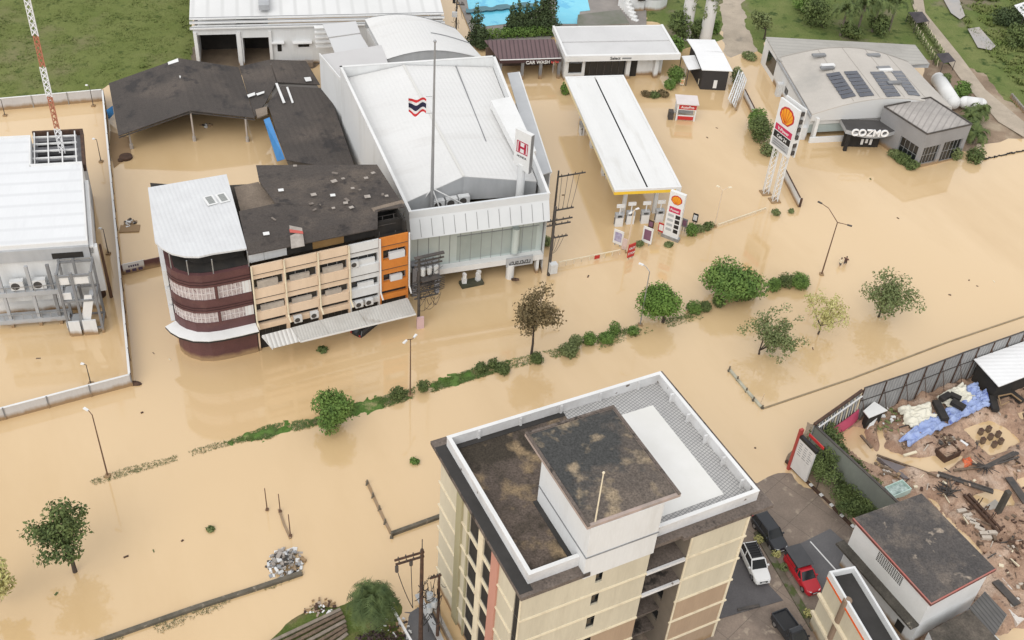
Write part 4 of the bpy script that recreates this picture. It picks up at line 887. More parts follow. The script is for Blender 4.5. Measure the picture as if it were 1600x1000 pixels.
m = MB(); m.hexa([OW.p(Wo*.84, zf[2], 3.3), OW.p(Wo*.9, zf[2], 3.3), OW.p(st1-.3, zf[1]-.3, 3.3), OW.p(st1-.9, zf[1]-.3, 3.3)], [OW.p(Wo*.84, zf[2]+1.2, 3.3), OW.p(Wo*.9, zf[2]+1.2, 3.3), OW.p(st1-.3, zf[1]+.9, 3.3), OW.p(st1-.9, zf[1]+.9, 3.3)]) if False else None
fl_ = MB()
for k in range(9):
    t = k/8; s = Wo*.84+(st1-.9-Wo*.84)*t; z = zf[2]+(zf[1]-zf[2])*t; fl_.wbox(OW, s, s+.5, z-.1, z+.05, 1.9, 3.3)
fl_.build('stair_flight', greywall, wo)
m = MB(); a = [OW.p(Wo*.84, zf[2], 3.45), OW.p(Wo*.9, zf[2], 3.45), OW.p(st1-.5, zf[1]-.6, 3.45), OW.p(st1-.5, zf[1]+.5, 3.45), OW.p(st1-1.3, zf[1]+.5, 3.45), OW.p(Wo*.84, zf[2]+1.2, 3.45)]
m.face(a); m.face([p+OW.n*.08 for p in a][::-1]); m.build('stair_panel', white, wo)
m = MB(); m.wbox(OW, st0+.1, Wo*.81, zf[0]-1.6, zf[0]-.6, 3.44, 3.52); m.wbox(OW, Wo*.845, Wo*.985, zf[0]-1.6, zf[0]-.6, 3.44, 3.52); m.build('upper_panel', white, wo)
m = MB(); m.wbox(OW, st0+.2, Wo*.82, -.2, 2.3, 3.7, 3.9); m.wbox(OW, Wo*.845, Wo*.97, -.2, 2.3, 3.7, 3.9); m.build('lower_panel', whitewall, wo)
SWo = Wall(FWO.p(Wo, 0), FWO.p(Wo, v1)); m = MB(); m.wbox(SWo, 0, v1*.82, 9.4, 10.4, .05, .5); m.build('side_gutter', white, wo)
m = MB(); m.wbox(SWo, .0, .8, 3.6, 10.2, .05, .9); m.build('side_fin', whitewall, wo)
dup(ac0, OW.p(Wo*.5, zf[1]+.1, .9), FWO.ang, 'white air conditioner on the upper balcony nearer the stair frame', 1.5)
dup(ac0, OW.p(Wo*.3, zf[1]+.1, .9), FWO.ang, 'white air conditioner on the upper balcony at the left edge', 1.5)
# open roof frame behind
tr_ = MB(); tu0, tu1, tv0, tv1 = un+.1, pu(121, 200)[0]+.3, v1+.1, pu(118, 198)[1]
tr_.fbox(FWO, tu0, tu1, tv0, tv1, 9.7, 9.85); fr_ = thing('service_roof', 'grey roof terrace with steel framing behind the white flat roof', 'roof', tuple(FWO.p(tu0, tv0, 0)))
tr_.build('deck', mat('deck_grey', (.22, .22, .23), (.15, .15, .16), sc=.8, rough=.8), fr_)
m = MB(); m.fbox(FWO, tu0+.2, tu1-.2, tv0+.2, tv1-.2, 0, 9.7); m.build('wall', greywall, fr_)
m = MB()
for k in range(5): v = tv0+(tv1-tv0)*(k+.4)/5; m.fbox(FWO, tu0, tu1-.6, v, v+.22, 10.3, 10.5)
for k in range(4): u = tu0+(tu1-tu0)*(k+.1)/3.6; m.fbox(FWO, u, u+.16, tv0, tv1, 10.52, 10.62)
m.build('roof_beam', white, fr_)
m = MB()
for k in range(3):
    v = tv0+(tv1-tv0)*(k+.55)/5*1.4; m.fbox(FWO, tu0+.6, tu1-1.2, v, v+1.0, 9.86, 10.1)
m.build('dark_trough', black, fr_)
m = MB(); m.fbox(FWO, tu1-.1, tu1+.3, tv0, tv1+.3, 9.7, 10.7); m.fbox(FWO, tu0, tu1-.1, tv1, tv1+.3, 9.7, 10.7); m.build('rim_wall', rust, fr_)
# ------------------------------------------------------------------ yard walls
def panel_wall(label, a, b, h, step, mp_, mpost, th=.16, up=.12, name='yard_wall', zb=-.3):
    t = thing(name, label, 'wall', tuple(xy(a))); W = Wall(a, b); m = MB(); m.wbox(W, 0, W.L, zb, h, -th, 0); m.build('panel', mp_, t)
    m = MB(); m.wbox(W, -.02, W.L, h, h+.06, -th-.05, .05); m.build('coping', white, t)
    n = max(1, int(W.L/step))
    for i in range(n+1):
        s = W.L*i/n; m = MB(); m.wbox(W, s-.07, s+.07, zb, h+up, .003, .08); m.build('post', mpost, t)
    return t
pale = mat('pale_concrete_panel', (.60, .585, .575), (.50, .485, .475), sc=.4, zs=.3, rough=.85, grain=.04)
panel_wall('pale panel wall along the back of the white office yard below the green field', G(-60, 178, 0), G(162, 158, 0), 2.0, 4.6, pale, steel)
panel_wall('pale panel wall along the front of the white office yard facing the flooded road', G(-60, 674, 0), G(207, 603, 0), 1.75, 4.0, pale, midgrey)
panel_wall('long panel wall seen on edge between the white office yard and the corner building', G(207, 603, 0), G(164, 158, 0), 1.9, 4.5, pale, rust)
t = thing('brown_wall', 'low maroon wall carrying a notice board left of the rounded corner building', 'wall', tuple(G(192, 428, 0)))
W = Wall(G(190, 430, 0), G(262, 414, 0)); m = MB(); m.wbox(W, 0, W.L, -.3, 1.5, -.15, 0); m.build('panel', maroon, t)
nb = thing('notice_board', 'white notice board with a row of dark symbols on the low maroon wall', 'sign', tuple(W.p(.4, .1, .05)))
m = MB(); m.wbox(W, .3, 3.0, .15, 1.75, .03, .12); m.build('board', whitewall, nb)
m = MB()
for k in range(3): m.wbox(W, .6+k*.8, 1.15+k*.8, .3, .75, .122, .14)
m.build('symbol', bpy.data.materials.get('notice_ink') or mat('notice_ink', (.07, .05, .09), rough=.6), nb); m = MB()
for k in range(5): m.wbox(W, 1.0+k*.28, 1.2+k*.28, 1.05, 1.35, .122, .14)
m.build('lettering', bpy.data.materials['notice_ink'], nb)
# ------------------------------------------------------------------ black roofed shed
sd_ = thing('open_shed', 'open fronted shed with a wide black gable roof standing in flood water', 'shed', tuple(G(304, 220, 0)))
zl, zp, zr = 2.9, 5.4, 4.1
pl = [G(185, 212, zl), G(297.5, 172.5, zp), G(398, 184, zr)]; pb = [G(170, 130, zl), G(280, 91, zp), G(373, 105, zr)]
m = MB(); m.slab([pl[0], pl[1], pb[1], pb[0]], .12); m.slab([pl[1], pl[2], pb[2], pb[1]], .12); rf = m.build('roof', blackroof2, sd_)
m = MB(); m.slab([G(280, 118, 5.35), G(299, 121, 5.2), G(300, 125, 5.15), G(281, 122, 5.3)], .04); m.build('bare_patch', white, rf); m = MB(); m.slab([G(262, 97, 5.15), G(278, 91, 5.45), G(279, 96, 5.4), G(263, 101, 5.1)], .04); m.build('bare_patch', white, rf)
for p, z in ((G(206, 232, 0), 2.8), (G(304, 220, 0), 5.1), (G(387, 221, 0), 3.9), (G(228, 150, 0), 3.4), (G(345, 138, 0), 4.2)):
    m = MB(); m.tube((p.x, p.y, -.2), (p.x, p.y, z), .16, .14, 8); m.tube((p.x, p.y, -.2), (p.x, p.y, .8), .28, .28, 8); m.build('post', mat('shed_post', (.42, .38, .34), rough=.8) if 'shed_post' not in bpy.data.materials else bpy.data.materials['shed_post'], sd_)
m = MB(); m.bar(pl[0]-V((0, 0, .35)), pl[1]-V((0, 0, .35)), .15); m.bar(pl[1]-V((0, 0, .35)), pl[2]-V((0, 0, .35)), .15); m.build('truss', darksteel, sd_)
W = Wall(xy(pb[0]).lerp(xy(pl[0]), .25), xy(pb[2]).lerp(xy(pl[2]), .25)); m = MB(); m.wbox(W, 0, W.L, -.2, 2.4, -.2, 0); m.build('back_wall', mat('shed_wall', (.22, .20, .18), (.15, .135, .12), sc=.4, rough=.9), sd_)
fl2 = MB(); fl2.slab([G(172, 205, .12), G(200, 214, .12), G(205, 240, .1), G(178, 262, .08), G(172, 235, .12)], .2); tag(fl2.build('muddy_slab', concrete), 'muddy concrete slab under the left eave of the black shed', 'slab', kind='structure')
mt = thing('low_black_roof', 'low black sheet roof with white strips between the shed and the showroom', 'roof', tuple(G(450, 190, 0)))
m = MB(); m.slab([G(374, 104, 4.0), G(421, 93, 4.4), G(432, 128, 4.3), G(415, 160, 4.2), G(398, 183, 4.0)], .12); m.slab([G(421.5, 93, 4.42), G(478, 95, 4.2), G(500, 132, 4.1), G(433, 128, 4.32)], .12)
m.slab([G(418, 162, 4.1), G(440, 134, 4.25), G(512, 138, 4.1), G(557, 268, 4.1), G(447, 250, 4.1)], .12); rf = m.build('roof', blackroof2, mt)
m = MB(); m.prism([xy(G(*k, 4)) for k in ((425, 100), (476, 100), (500, 140), (545, 250), (455, 240), (425, 165))], -.2, 3.9); m.build('wall', mat('shed_wall2', (.13, .12, .11), rough=.9), mt)
for k in (((430, 130), (433.5, 129.5), (446, 160), (442, 161)), ((447, 136), (450, 135.5), (459, 160), (456, 161)), ((386, 148), (398, 144), (399, 148), (388, 152)), ((400, 146), (413, 142), (413, 145), (402, 149)), ((475, 121), (485, 120), (487, 126), (478, 127))):
    m = MB(); m.slab([G(*q, 4.45) for q in k], .05); m.build('white_strip', white, rf)
m = MB(); m.slab([G(*k, 4.3) for k in ((399, 171), (417, 166), (418, 178), (402, 184))], .2); m.build('rusty_patch', browndirt, rf)
m = MB(); pa = [G(412, 187, 4.0), G(421, 183, 4.1), G(445, 248, 4.1), G(433, 252, 2.6)]; m.face(pa); m.face([p-V((0, 0, .06)) for p in pa][::-1])
bluet = mat('blue_tarp', (.04, .19, .46), (.06, .24, .52), sc=.5, rough=.5)
tag(m.build('blue_tarpaulin', bluet), 'long bright blue tarpaulin hanging along the edge of the low black roof', 'tarpaulin')
m = MB(); a = G(166, 190, .3); m.face([G(166, 172, 2.3), G(176, 165, 2.6), G(178, 178, 1.4), G(170, 187, .4)]); m.face([G(166, 172, 2.25), G(170, 187, .35), G(178, 178, 1.35), G(176, 165, 2.55)])
tag(m.build('blue_tarpaulin', bluet), 'small blue tarpaulin at the left corner of the black shed', 'tarpaulin')
# ------------------------------------------------------------------ white warehouse at the top
wh = thing('white_warehouse', 'long white warehouse with open bays at the top edge', 'building', tuple(G(311, 84, 0)))
zt = 7.6; ga, gb = G(299, 40, zt), G(692, 31, zt); WW = Wall(ga, gb); FWW = Frame(ga, gb)
wsh = mat('warehouse_white', (.76, .76, .75), (.70, .70, .69), sc=.1, rough=.5, stripe=(FWW.ang, 2.4, .015, (.64, .64, .63)), grain=.02)
z0_ = 0.25
b1, b2, b3 = [WW.sz(*k)[0] for k in ((312, 80), (376, 78), (421, 75))]
zo1, zo2 = WW.sz(340, 65)[1], WW.sz(398, 70)[1]
body = MB(); facade(body, WW, .1, WW.L, z0_, zt, [(.7, b2-.5, z0_-1, 5.9), (b2+.5, b3, z0_-1, 5.2)], 6, 0)
W = Wall(FWW.p(FWW.W, 0), FWW.p(FWW.W, 30)); facade(body, W, 0, W.L, z0_, zt); W = Wall(FWW.p(0, 30), FWW.p(0, 0)); facade(body, W, 0, W.L-6, z0_, zt)
body.build('wall', whitewall, wh)
m = MB(); m.fbox(FWW, .3, b3, 6, 6.2, z0_, 6.2); m.build('bay_back', dark, wh)
for s in (.15, b2-.3, b3+.0): m = MB(); m.wbox(WW, s, s+.5, z0_, 6.4, .003, .3); m.build('column', white, wh)
m = MB(); m.slab([FWW.p(-.3, 1.6, zt+.7), FWW.p(FWW.W+.3, 1.6, zt+.7), FWW.p(FWW.W+.3, 26, zt+3.4), FWW.p(-.3, 26, zt+3.4)], .15); m.build('roof', wsh, wh)
for i, (v, z) in enumerate(((-.45, zt-.3), (.25, zt+.35), (.95, zt+.75))):
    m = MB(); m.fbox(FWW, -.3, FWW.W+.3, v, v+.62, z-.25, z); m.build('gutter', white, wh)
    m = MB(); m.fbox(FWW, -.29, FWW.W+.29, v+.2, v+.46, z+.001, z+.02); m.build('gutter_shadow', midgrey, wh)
m = MB(); q = FWW.uv(G(412, 10, 9)); m.fbox(FWW, q[0]-.8, q[0]+.9, 2.2, 9, 9.0, 9.9); m.build('ridge_vent', greywall, wh)
for px, nm in (([(433, 67), (440, 67), (440, 80), (434, 80)], 'door'), ([(466, 67), (483, 66.5), (483, 73), (466, 73)], 'window')):
    s0, s1, z0, z1 = WW.mid(px); m = MB(); m.wbox(WW, s0, s1, max(z0, .3), z1, .003, .06); m.build(nm, glass, wh)
    m = MB(); m.wbox(WW, s0-.9, s1+.5, z1+.15, z1+.3, .003, .8); m.build('door_hood', white, wh)
m = MB(); m.wbox(WW, WW.sz(430, 82)[0], WW.sz(488, 78)[0], .1, 1.0, .5, 1.4); m.build('plinth', browndirt, wh)
# ------------------------------------------------------------------ pool and far things at the top
poolm = mat('pool_blue', (.12, .52, .70), (.20, .60, .74), sc=.15, rough=.1, c3=(.10, .44, .66), sc3=.2, lo3=.55, hi3=.6)
flat('forecourt', 'grey paved ground round the blue pool', [(690, -60), (1010, -60), (1010, 40), (870, 40), (860, 62), (760, 64), (740, 60)], .25, mat('grey_paving', (.30, .27, .245), (.22, .20, .185), sc=.3, rough=.8))
flat('pool', 'bright blue pool basin left of the dark cypress clump', [(718, -60), (850, -60), (856, 0), (838, 14), (800, 36), (748, 42), (733, 18)], .3, poolm)
flat('pool', 'bright blue pool basin right of the dark cypress clump', [(868, -60), (905, -60), (922, 16), (906, 18), (904, 37), (868, 37)], .3, poolm)
P = []
for i in range(41):
    x = 728+(840-728)*i/40; y = 16-10*i/40*1.1+1.2*abs(math.sin(i*.55)); P.append([G(x, y-3.5+1.5*math.sin(i*.55), .7), G(x, y+3.2, .7), G(x, y+3.6, .3)])
m = MB(); m.grid(P); tag(m.build('pool_divider', mat('teal_wave', (.04, .13, .16), (.08, .2, .24), sc=.4, rough=.4)), 'dark teal wavy divider across the blue pool', 'divider')
m = MB(); k = [G(903, 22, 1.6), G(970, 14, 1.6), G(984, 36, 1.6), G(903, 40, 1.6)]; m.prism(k, .1, 1.5, 0, 1)
tag(m.build('low_grey_roof', [concrete, mat('mossy_grey_roof', (.20, .19, .17), (.14, .15, .11), sc=.4, rough=.9)]), 'low grey flat roof behind the white shop roof', 'roof')
rb = thing('round_white_house', 'white house with a rounded end at the top edge between the pool and the silos', 'building', tuple(G(1010, 30, 0)))
c = G(1016, 8, 0); m = MB(); m.tube((c.x, c.y, 0), (c.x, c.y, 5.2), 3.2, 3.2, 24); m.build('round_wall', whitewall, rb)
m = MB(); m.tube((c.x, c.y, 5.2), (c.x, c.y, 5.5), 3.6, 3.6, 24); m.build('roof', white, rb)
m = MB(); m.box(G(985, 10, 0), 4.0, 5, 5.8, .2); m.build('wall', whitewall, rb)
m = MB(); m.tube((c.x, c.y, 2.4), (c.x, c.y, 3.6), 3.23, 3.23, 24); m.build('window_band', greywall, rb)
m = MB(); p = G(999, 20, 0); m.box(V((p.x, p.y, 2.6)), 1.4, .8, .5, .2); m.box(V((p.x+1.7, p.y+.1, 3.9)), 1.2, .6, .5, .2); m.build('window', glass, rb)
m = MB(); a, b = G(972, 10, .2), G(992, 32, .2)
for k in range(8): q = a.lerp(b, k/7); m.box(V((q.x, q.y, 0)), 1.4, .9, 3.2-k*.4, -.6)
m.build('outside_stair', white, rb)
for i, (x0, y0, lb) in enumerate(((1069, 62, 'white cylindrical tower draped with creeper, left of the pair'), (1101, 66, 'white cylindrical tower draped with creeper, right of the pair'))):
    p = G(x0, y0, 0); t = thing('round_tower', lb, 'tower', tuple(p), 'white round towers'); m = MB(); m.tube((p.x, p.y, 0), (p.x, p.y, 9.0), 1.12, 1.12, 22); m.build('shaft', mat('tower_white', (.72, .71, .69), (.58, .56, .53), sc=.5, zs=.2, rough=.8) if i == 0 else bpy.data.materials['tower_white'], t)
    m = MB(); m.tube((p.x, p.y, 9.0), (p.x, p.y, 9.2), 1.25, 1.25, 22); m.build('rim', white, t)
# car wash
cw = thing('car_wash', 'car wash shed with a maroon corrugated roof and white lettering', 'building', tuple(G(830, 120, 0)))
k = [G(757, 63, 4.6), G(866, 61, 4.6), G(877, 92, 3.8), G(781, 95, 3.8)]
m = MB(); m.slab(k, .12); m.build('roof', mat('maroon_corrugated', (.12, .075, .078), (.15, .095, .095), sc=.3, rough=.6, stripe=(R(8), .75, .08, (.05, .03, .032)), grain=.08), cw)
W = Wall(k[3], k[2]); m = MB(); m.wbox(W, 0, W.L, 3.3, 3.9, -.1, .02); m.build('fascia', mat('maroon_fascia', (.06, .03, .032), rough=.6), cw)
m = MB(); m.wbox(W, 0, W.L, 3.9, 3.98, -.1, .1); m.build('gutter', white, cw)
text(cw, 'lettering', 'CAR WASH', .82, W, W.L*.62, 3.05, .05, white, .05)
text(cw, 'lettering', 'by Tec', .5, W, W.L*.9, 3.12, .05, mat('red_letter', (.62, .08, .07), rough=.5), .05)
Bk = Wall(xy(k[0]).lerp(xy(k[3]), .12), xy(k[1]).lerp(xy(k[2]), .12)); m = MB(); m.wbox(Bk, 0, Bk.L, -.2, 3.6, -.2, 0); m.build('back_wall', mat('wash_wall', (.14, .10, .08), rough=.8), cw)
for s in (.02, .38, .68, .985): m = MB(); m.wbox(W, W.L*s-.25, W.L*s+.25, -.2, 3.3, -.55, -.1); m.build('column', midgrey, cw)
# shop at the back of the filling station
ms = thing('station_shop', 'white flat roofed filling station shop with dark glass front', 'building', tuple(G(960, 125, 0)))
k = [G(884, 88, 5.2), G(1064, 84.5, 5.2), G(1034, 38.5, 5.2), G(864, 39.5, 5.2)]; FM = Frame(k[0], k[1]); FM.D = FM.uv(k[3])[1]
sroof = mat('shop_grey_white_roof', (.68, .675, .67), (.60, .595, .59), sc=.1, rough=.6, stripe=(FM.ang, 1.0, .01, None), grain=.03)
m = MB(); m.fbox(FM, .4, FM.W-.4, .6, FM.D*.5, 4.3, 4.75); m.fbox(FM, .4, FM.W-.4, FM.D*.5+.12, FM.D-.3, 4.3, 4.9); rf = m.build('roof', sroof, ms)
m = MB(); m.fbox(FM, 0, FM.W, 0, .6, 4.15, 5.2); m.fbox(FM, 0, .4, .6, FM.D, 4.15, 5.15); m.fbox(FM, FM.W-.4, FM.W, .6, FM.D, 4.15, 5.1); m.fbox(FM, .4, FM.W-.4, FM.D-.3, FM.D, 4.15, 5.0); m.build('parapet', white, ms)
MW = Wall(FM.p(0, 1.2), FM.p(FM.W, 1.2)); W0 = MW.L
m = MB(); m.wbox(MW, .3, W0-2.2, -.2, 4.2, -8, -1.2); m.build('wall', whitewall, ms)
m = MB(); m.wbox(MW, .3, 1.0, -.2, 4.2, -1.2, 0); m.wbox(MW, 3.4, 3.9, -.2, 4.2, -1.2, 0); m.wbox(MW, 1.0, 3.4, -.2, 1.3, -.3, 0); m.build('pier', whitewall, ms)
for q in (11.3, 16.4): m = MB(); m.wbox(MW, q, q+.7, -.2, 4.2, -1.2, 0); m.build('pier', whitewall, ms)
m = MB(); m.wbox(MW, 3.9, 11.3, -.2, 4.1, -.9, -.8); m.build('shop_glass', glass, ms); m = MB(); m.wbox(MW, 1.0, 3.4, 1.3, 3.0, -.4, -.3); m.build('window', glass, ms)
m = MB()
for q in range(5): m.wbox(MW, 4.9+q*1.3, 5.0+q*1.3, -.2, 4.1, -.79, -.7)
m.build('mullion', darksteel, ms)
FWl = Wall(FM.p(0, 0), FM.p(FM.W, 0)); text(ms, 'lettering', 'Select', .75, FWl, W0*.43, 4.4, .01, black, .02); 
m = MB(); m.wbox(FWl, W0*.49, W0*.57, 4.45, 4.75, .002, .02); m.build('small_lettering', midgrey, ms)
m = MB(); m.wbox(MW, 12.3, 13.5, -.1, 3.2, -1.1, -1.0); m.wbox(MW, 12.2, 12.3, -.1, 3.3, -1.1, -.9); m.build('side_door', dark, ms)
# white roofed sheds to its right
ks = thing('dark_walled_kiosk', 'dark walled kiosk under stepped white sheet roofs beside the dirt road', 'kiosk', tuple(G(1120, 130, 0)))
bw = mat('bright_white_sheet', (.84, .84, .84), (.78, .78, .78), sc=.3, rough=.5, stripe=(R(100), .6, .02, None))
m = MB(); m.slab([G(1073, 61, 4.3), G(1117, 62, 4.3), G(1129, 81, 4.1), G(1085, 79.5, 4.1)], .12); m.build('roof', bw, ks)
m = MB(); m.slab([G(1085, 79, 4.4), G(1130, 82, 4.4), G(1145, 111, 3.9), G(1097, 109, 3.9)], .12); m.build('roof', bw, ks)
m = MB(); m.prism([xy(G(*q, 4)) for q in ((1080, 70), (1122, 72), (1140, 109), (1100, 107))], -.2, 3.9); m.build('wall', mat('charcoal_wall', (.035, .032, .032), rough=.7), ks)
W = Wall(xy(G(1100, 107, 4)), xy(G(1140, 109, 4))); m = MB(); m.wbox(W, W.L*.48, W.L*.62, .4, 1.9, .01, .06); m.build('white_plate', white, ks)
kk = thing('small_white_roof', 'small white sheet awning left of the dark walled kiosk', 'awning', tuple(G(1080, 130, 0)))
k = [G(1065, 87.5, 3.5), G(1085.5, 86, 3.5), G(1096, 106.5, 3.1), G(1076, 109, 3.1)]; m = MB(); m.slab(k, .1); m.build('sheet', bw, kk)
m = MB()
for q in k: m.tube((q.x, q.y, -.2), (q.x, q.y, 3.1), .08)
m.build('post', darksteel, kk)
# ------------------------------------------------------------------ filling station canopy
cz = 6.0; k = [G(960.4, 297, cz), G(1065.3, 292, cz), G(983.7, 119, cz), G(894.4, 119.2, cz)]; FC = Frame(k[0], k[1]); FC.D = FC.uv(k[3])[1]; CWd = FC.W
cp = thing('station_canopy', 'long white filling station canopy with a yellow edge', 'canopy', tuple(xy(k[0])))
csheet = mat('canopy_white_sheet', (.80, .80, .785), (.74, .74, .725), sc=.3, rough=.5, flow=(FC.ang, .15), c3=(.66, .65, .62), sc3=.5, lo3=.56, hi3=.72, stripe=(FC.ang+R(90), 1.1, .01, None), grain=.02)
m = MB(); m.fbox(FC, .35, CWd/2-.12, .35, FC.D-.35, cz-.55, cz-.12); m.fbox(FC, CWd/2+.12, CWd-.35, .35, FC.D-.35, cz-.55, cz-.12); rf = m.build('roof', csheet, cp)
m = MB(); m.fbox(FC, CWd/2-.12, CWd/2+.12, .4, FC.D-1.0, cz-.5, cz-.3); m.fbox(FC, CWd/2-.12, CWd/2-.07, .4, FC.D-1.0, cz-.3, cz-.12); m.fbox(FC, CWd/2+.07, CWd/2+.12, .4, FC.D-1.0, cz-.3, cz-.12); m.build('centre_gutter', black, rf)
m = MB(); m.fbox(FC, 0, CWd, 0, .35, cz-.35, cz); m.fbox(FC, 0, .35, .35, FC.D, cz-.35, cz); m.fbox(FC, CWd-.35, CWd, .35, FC.D, cz-.35, cz); m.fbox(FC, .35, CWd-.35, FC.D-.35, FC.D, cz-.35, cz); m.build('white_rim', white, cp)
m = MB(); m.fbox(FC, .01, CWd-.8, .01, .35, cz-.85, cz-.36); m.build('yellow_fascia', yellow, cp); m = MB(); m.fbox(FC, .01, .3, .36, FC.D, cz-.85, cz-.36); m.build('pale_yellow_fascia', mat('pale_yellow', (.80, .68, .40), rough=.5), cp)
m = MB(); m.fbox(FC, CWd-.79, CWd-.01, .01, .35, cz-.85, cz-.36); m.fbox(FC, CWd-.3, CWd-.01, .36, FC.D, cz-.85, cz-.36); m.build('white_fascia', white, cp)
m = MB(); m.fbox(FC, .32, CWd-.32, .36, FC.D-.1, cz-.83, cz-.58); m.build('soffit', greywall, cp)
for v in (2.5, 12, 21.5, 30):
    for u in (2.6, CWd-2.6): m = MB(); m.fbox(FC, u-.25, u+.25, v-.25, v+.25, -.2, cz-.83); m.build('column', white, cp)
def pump(label):
    t = thing('fuel_pump', label, 'fuel pump', (0, 0, 0), 'fuel pumps under the canopy')
    m = MB(); m.box((0, 0, -.2), 1.0, .6, 1.5); m.build('cabinet', white, t); m = MB(); m.box((0, 0, 1.3), 1.05, .65, .5); m.build('head', greywall, t)
    m = MB(); m.box((0, -.31, 1.38), .6, .03, .32); m.box((0, .31, 1.38), .6, .03, .32); m.build('display', black, t)
    for s in (-1, 1): m = MB(); m.tube((s*.54, 0, .2), (s*.54, 0, 1.2), .05); m.bar((s*.54, .0, 1.2), (s*.58, .2, 1.0), .06); m.build('nozzle', darksteel, t)
    m = MB(); m.box((0, 0, 1.8), .12, .12, .9); m.box((0, 0, 2.7), 1.0, .2, .45); m.build('topper', white, t); return t
p0 = None
for i, (u, v, lb) in enumerate(((1.2, -.2, 'left'), (3.0, .2, 'second'), (5.2, .2, 'third'), (7.4, .3, 'right'))):
    lab = 'white fuel pump, %s of the row showing at the near end of the canopy' % lb if i else 'white fuel pump, leftmost of the row showing at the near end of the canopy'
    if i == 3: lab = 'white fuel pump, rightmost of the row showing at the near end of the canopy'
    if p0 is None: p0 = pump(lab); place(p0, FC.p(u, v), FC.ang, 1.15)
    else: dup(p0, FC.p(u, v), FC.ang, lab, 1.15)
for px, lb in (((908, 209), 'fuel pump with red trim farthest back along the left edge of the canopy'), ((925, 229), 'fuel pump half hidden midway along the left edge of the canopy'), ((943, 272), 'fuel pump at the left edge near the front corner of the canopy'), ((913, 187), 'fuel pump in the shade at the back left of the canopy')):
    dup(p0, G(*px, 0), FC.ang+1.5, lb, 1.15)
# kiosk in the forecourt
kb = thing('red_white_kiosk', 'small white kiosk with red lettering standing in the flooded forecourt', 'kiosk', tuple(G(1069, 188, 0)))
FK = Frame(G(1055, 188, 0), G(1085, 190, 0)); kw = FK.W
m = MB(); m.fbox(FK, 0, kw, 0, 2.6, 2.0, 3.1); m.fbox(FK, 0, .2, 0, .2, -.2, 2); m.fbox(FK, kw-.2, kw, 0, .2, -.2, 2); m.fbox(FK, 0, kw, 2.3, 2.6, -.2, 2); m.fbox(FK, 0, kw, .1, .4, .1, .9); m.build('booth', white, kb)
m = MB(); m.fbox(FK, -.25, kw+.25, -.3, 2.9, 3.1, 3.25); m.build('roof', mat('pinkish_white', (.74, .68, .66), (.66, .6, .58), sc=.6, rough=.6), kb)
m = MB(); m.fbox(FK, .25, kw-.05, -.04, -.002, 2.15, 3.0); m.build('red_panel', red, kb)
KW = Wall(FK.p(0, -.05), FK.p(kw, -.05)); text(kb, 'lettering', 'AutoPro', .62, KW, kw*.52, 2.35, 0, white, .02)
m = MB(); m.fbox(FK, .3, kw-.3, .06, .095, .15, .8); m.build('counter_panel', red, kb); m = MB(); m.fbox(FK, .3, kw-.3, 1.2, 2.2, .8, 1.6); m.build('stock', greywall, kb)
m = MB(); q = FK.p(-.8, .6); m.box(q, .8, 1.2, 1.4, FK.ang); m.build('side_rack', darksteel, kb)
def scallop(par, W, s, z, r, o):
    """fan shaped emblem: red edge, amber lobes, red ribs"""
    def out(rr, inset_=0.0):
        pts = [(-rr*.38, -rr*.78)]
        n = 7
        for i in range(n*6+1):
            t = i/(n*6); a = R(205)-R(230)*t; lob = 1+.045*abs(math.sin(math.pi*t*n)); pts.append((rr*.98*lob*math.cos(a), rr*.1+rr*.88*lob*math.sin(a)))
        pts.append((rr*.38, -rr*.78)); return pts
    for rr, oo, mm, nm in ((r, o, red, 'emblem_edge'), (r*.82, o+.03, amber, 'emblem')):
        p = out(rr); c = MB(); n = len(p)
        ctr = W.p(s, z-r*.1, oo+.03)
        for i in range(n):
            a, b = p[i], p[(i+1) % n]; c.face([ctr, W.p(s+b[0], z+b[1], oo+.03), W.p(s+a[0], z+a[1], oo+.03)]); c.face([W.p(s+a[0], z+a[1], oo), W.p(s+a[0], z+a[1], oo+.03), W.p(s+b[0], z+b[1], oo+.03), W.p(s+b[0], z+b[1], oo)])
        e = c.build(nm, mm, par)
    c = MB()
    for i in range(6):
        a = R(205)-R(230)*(i+1)/7; c.bar(W.p(s+.12*r*math.cos(a), z-.55*r, o+.065), W.p(s+r*.82*math.cos(a), z+r*.1+r*.72*math.sin(a), o+.065), r*.07, .02)
    c.build('emblem_rib', red, par)
def board(name, label, base, wdir, wd, z0, z1, th, mm=None, cat='sign', group=None):
    b = xy(base); d = V(wdir).normalized(); W = Wall(b-d*wd/2, b+d*wd/2); t = thing(name, label, cat, tuple(b), group)
    m = MB(); m.wbox(W, 0, wd, z0, z1, -th, 0); pn = m.build('panel', mm or white, t); return t, pn, W
# tall twin sign on lattice legs
sb1, sb2 = G(1191, 303, 0), G(1205, 315, 0)
ld = (xy(sb2)-xy(sb1)).normalized(); sc_ = (xy(sb1)+xy(sb2))/2
zt1, zb1 = zat(sc_, 163), zat(sc_, 236)
t, pn, W = board('tall_station_sign', 'tall white filling station sign with an orange shell emblem on two lattice legs', sc_, ld, 4.3, zb1, zt1, .35); hh_ = zt1-zb1
m = MB(); m.wbox(W, -.12, W.L+.12, zb1-.1, zt1+.1, -1.25, -1.05); m.wbox(W, 0, .1, zb1+hh_*.3, zb1+hh_*.4, -1.05, -.35); m.wbox(W, W.L-.1, W.L, zb1+hh_*.3, zb1+hh_*.4, -1.05, -.35); m.build('back_panel', white, t)
for k in range(6):
    m = MB(); z = zb1+(zt1-zb1)*(k+.5)/6; m.wbox(W, W.L-.2, W.L+.05, z-.3, z+.3, -1.04, -.5); m.build('edge_lamp', darksteel, t)
hh = zt1-zb1
scallop(pn, W, W.L*.5, zb1+hh*.72, 1.55, .01)
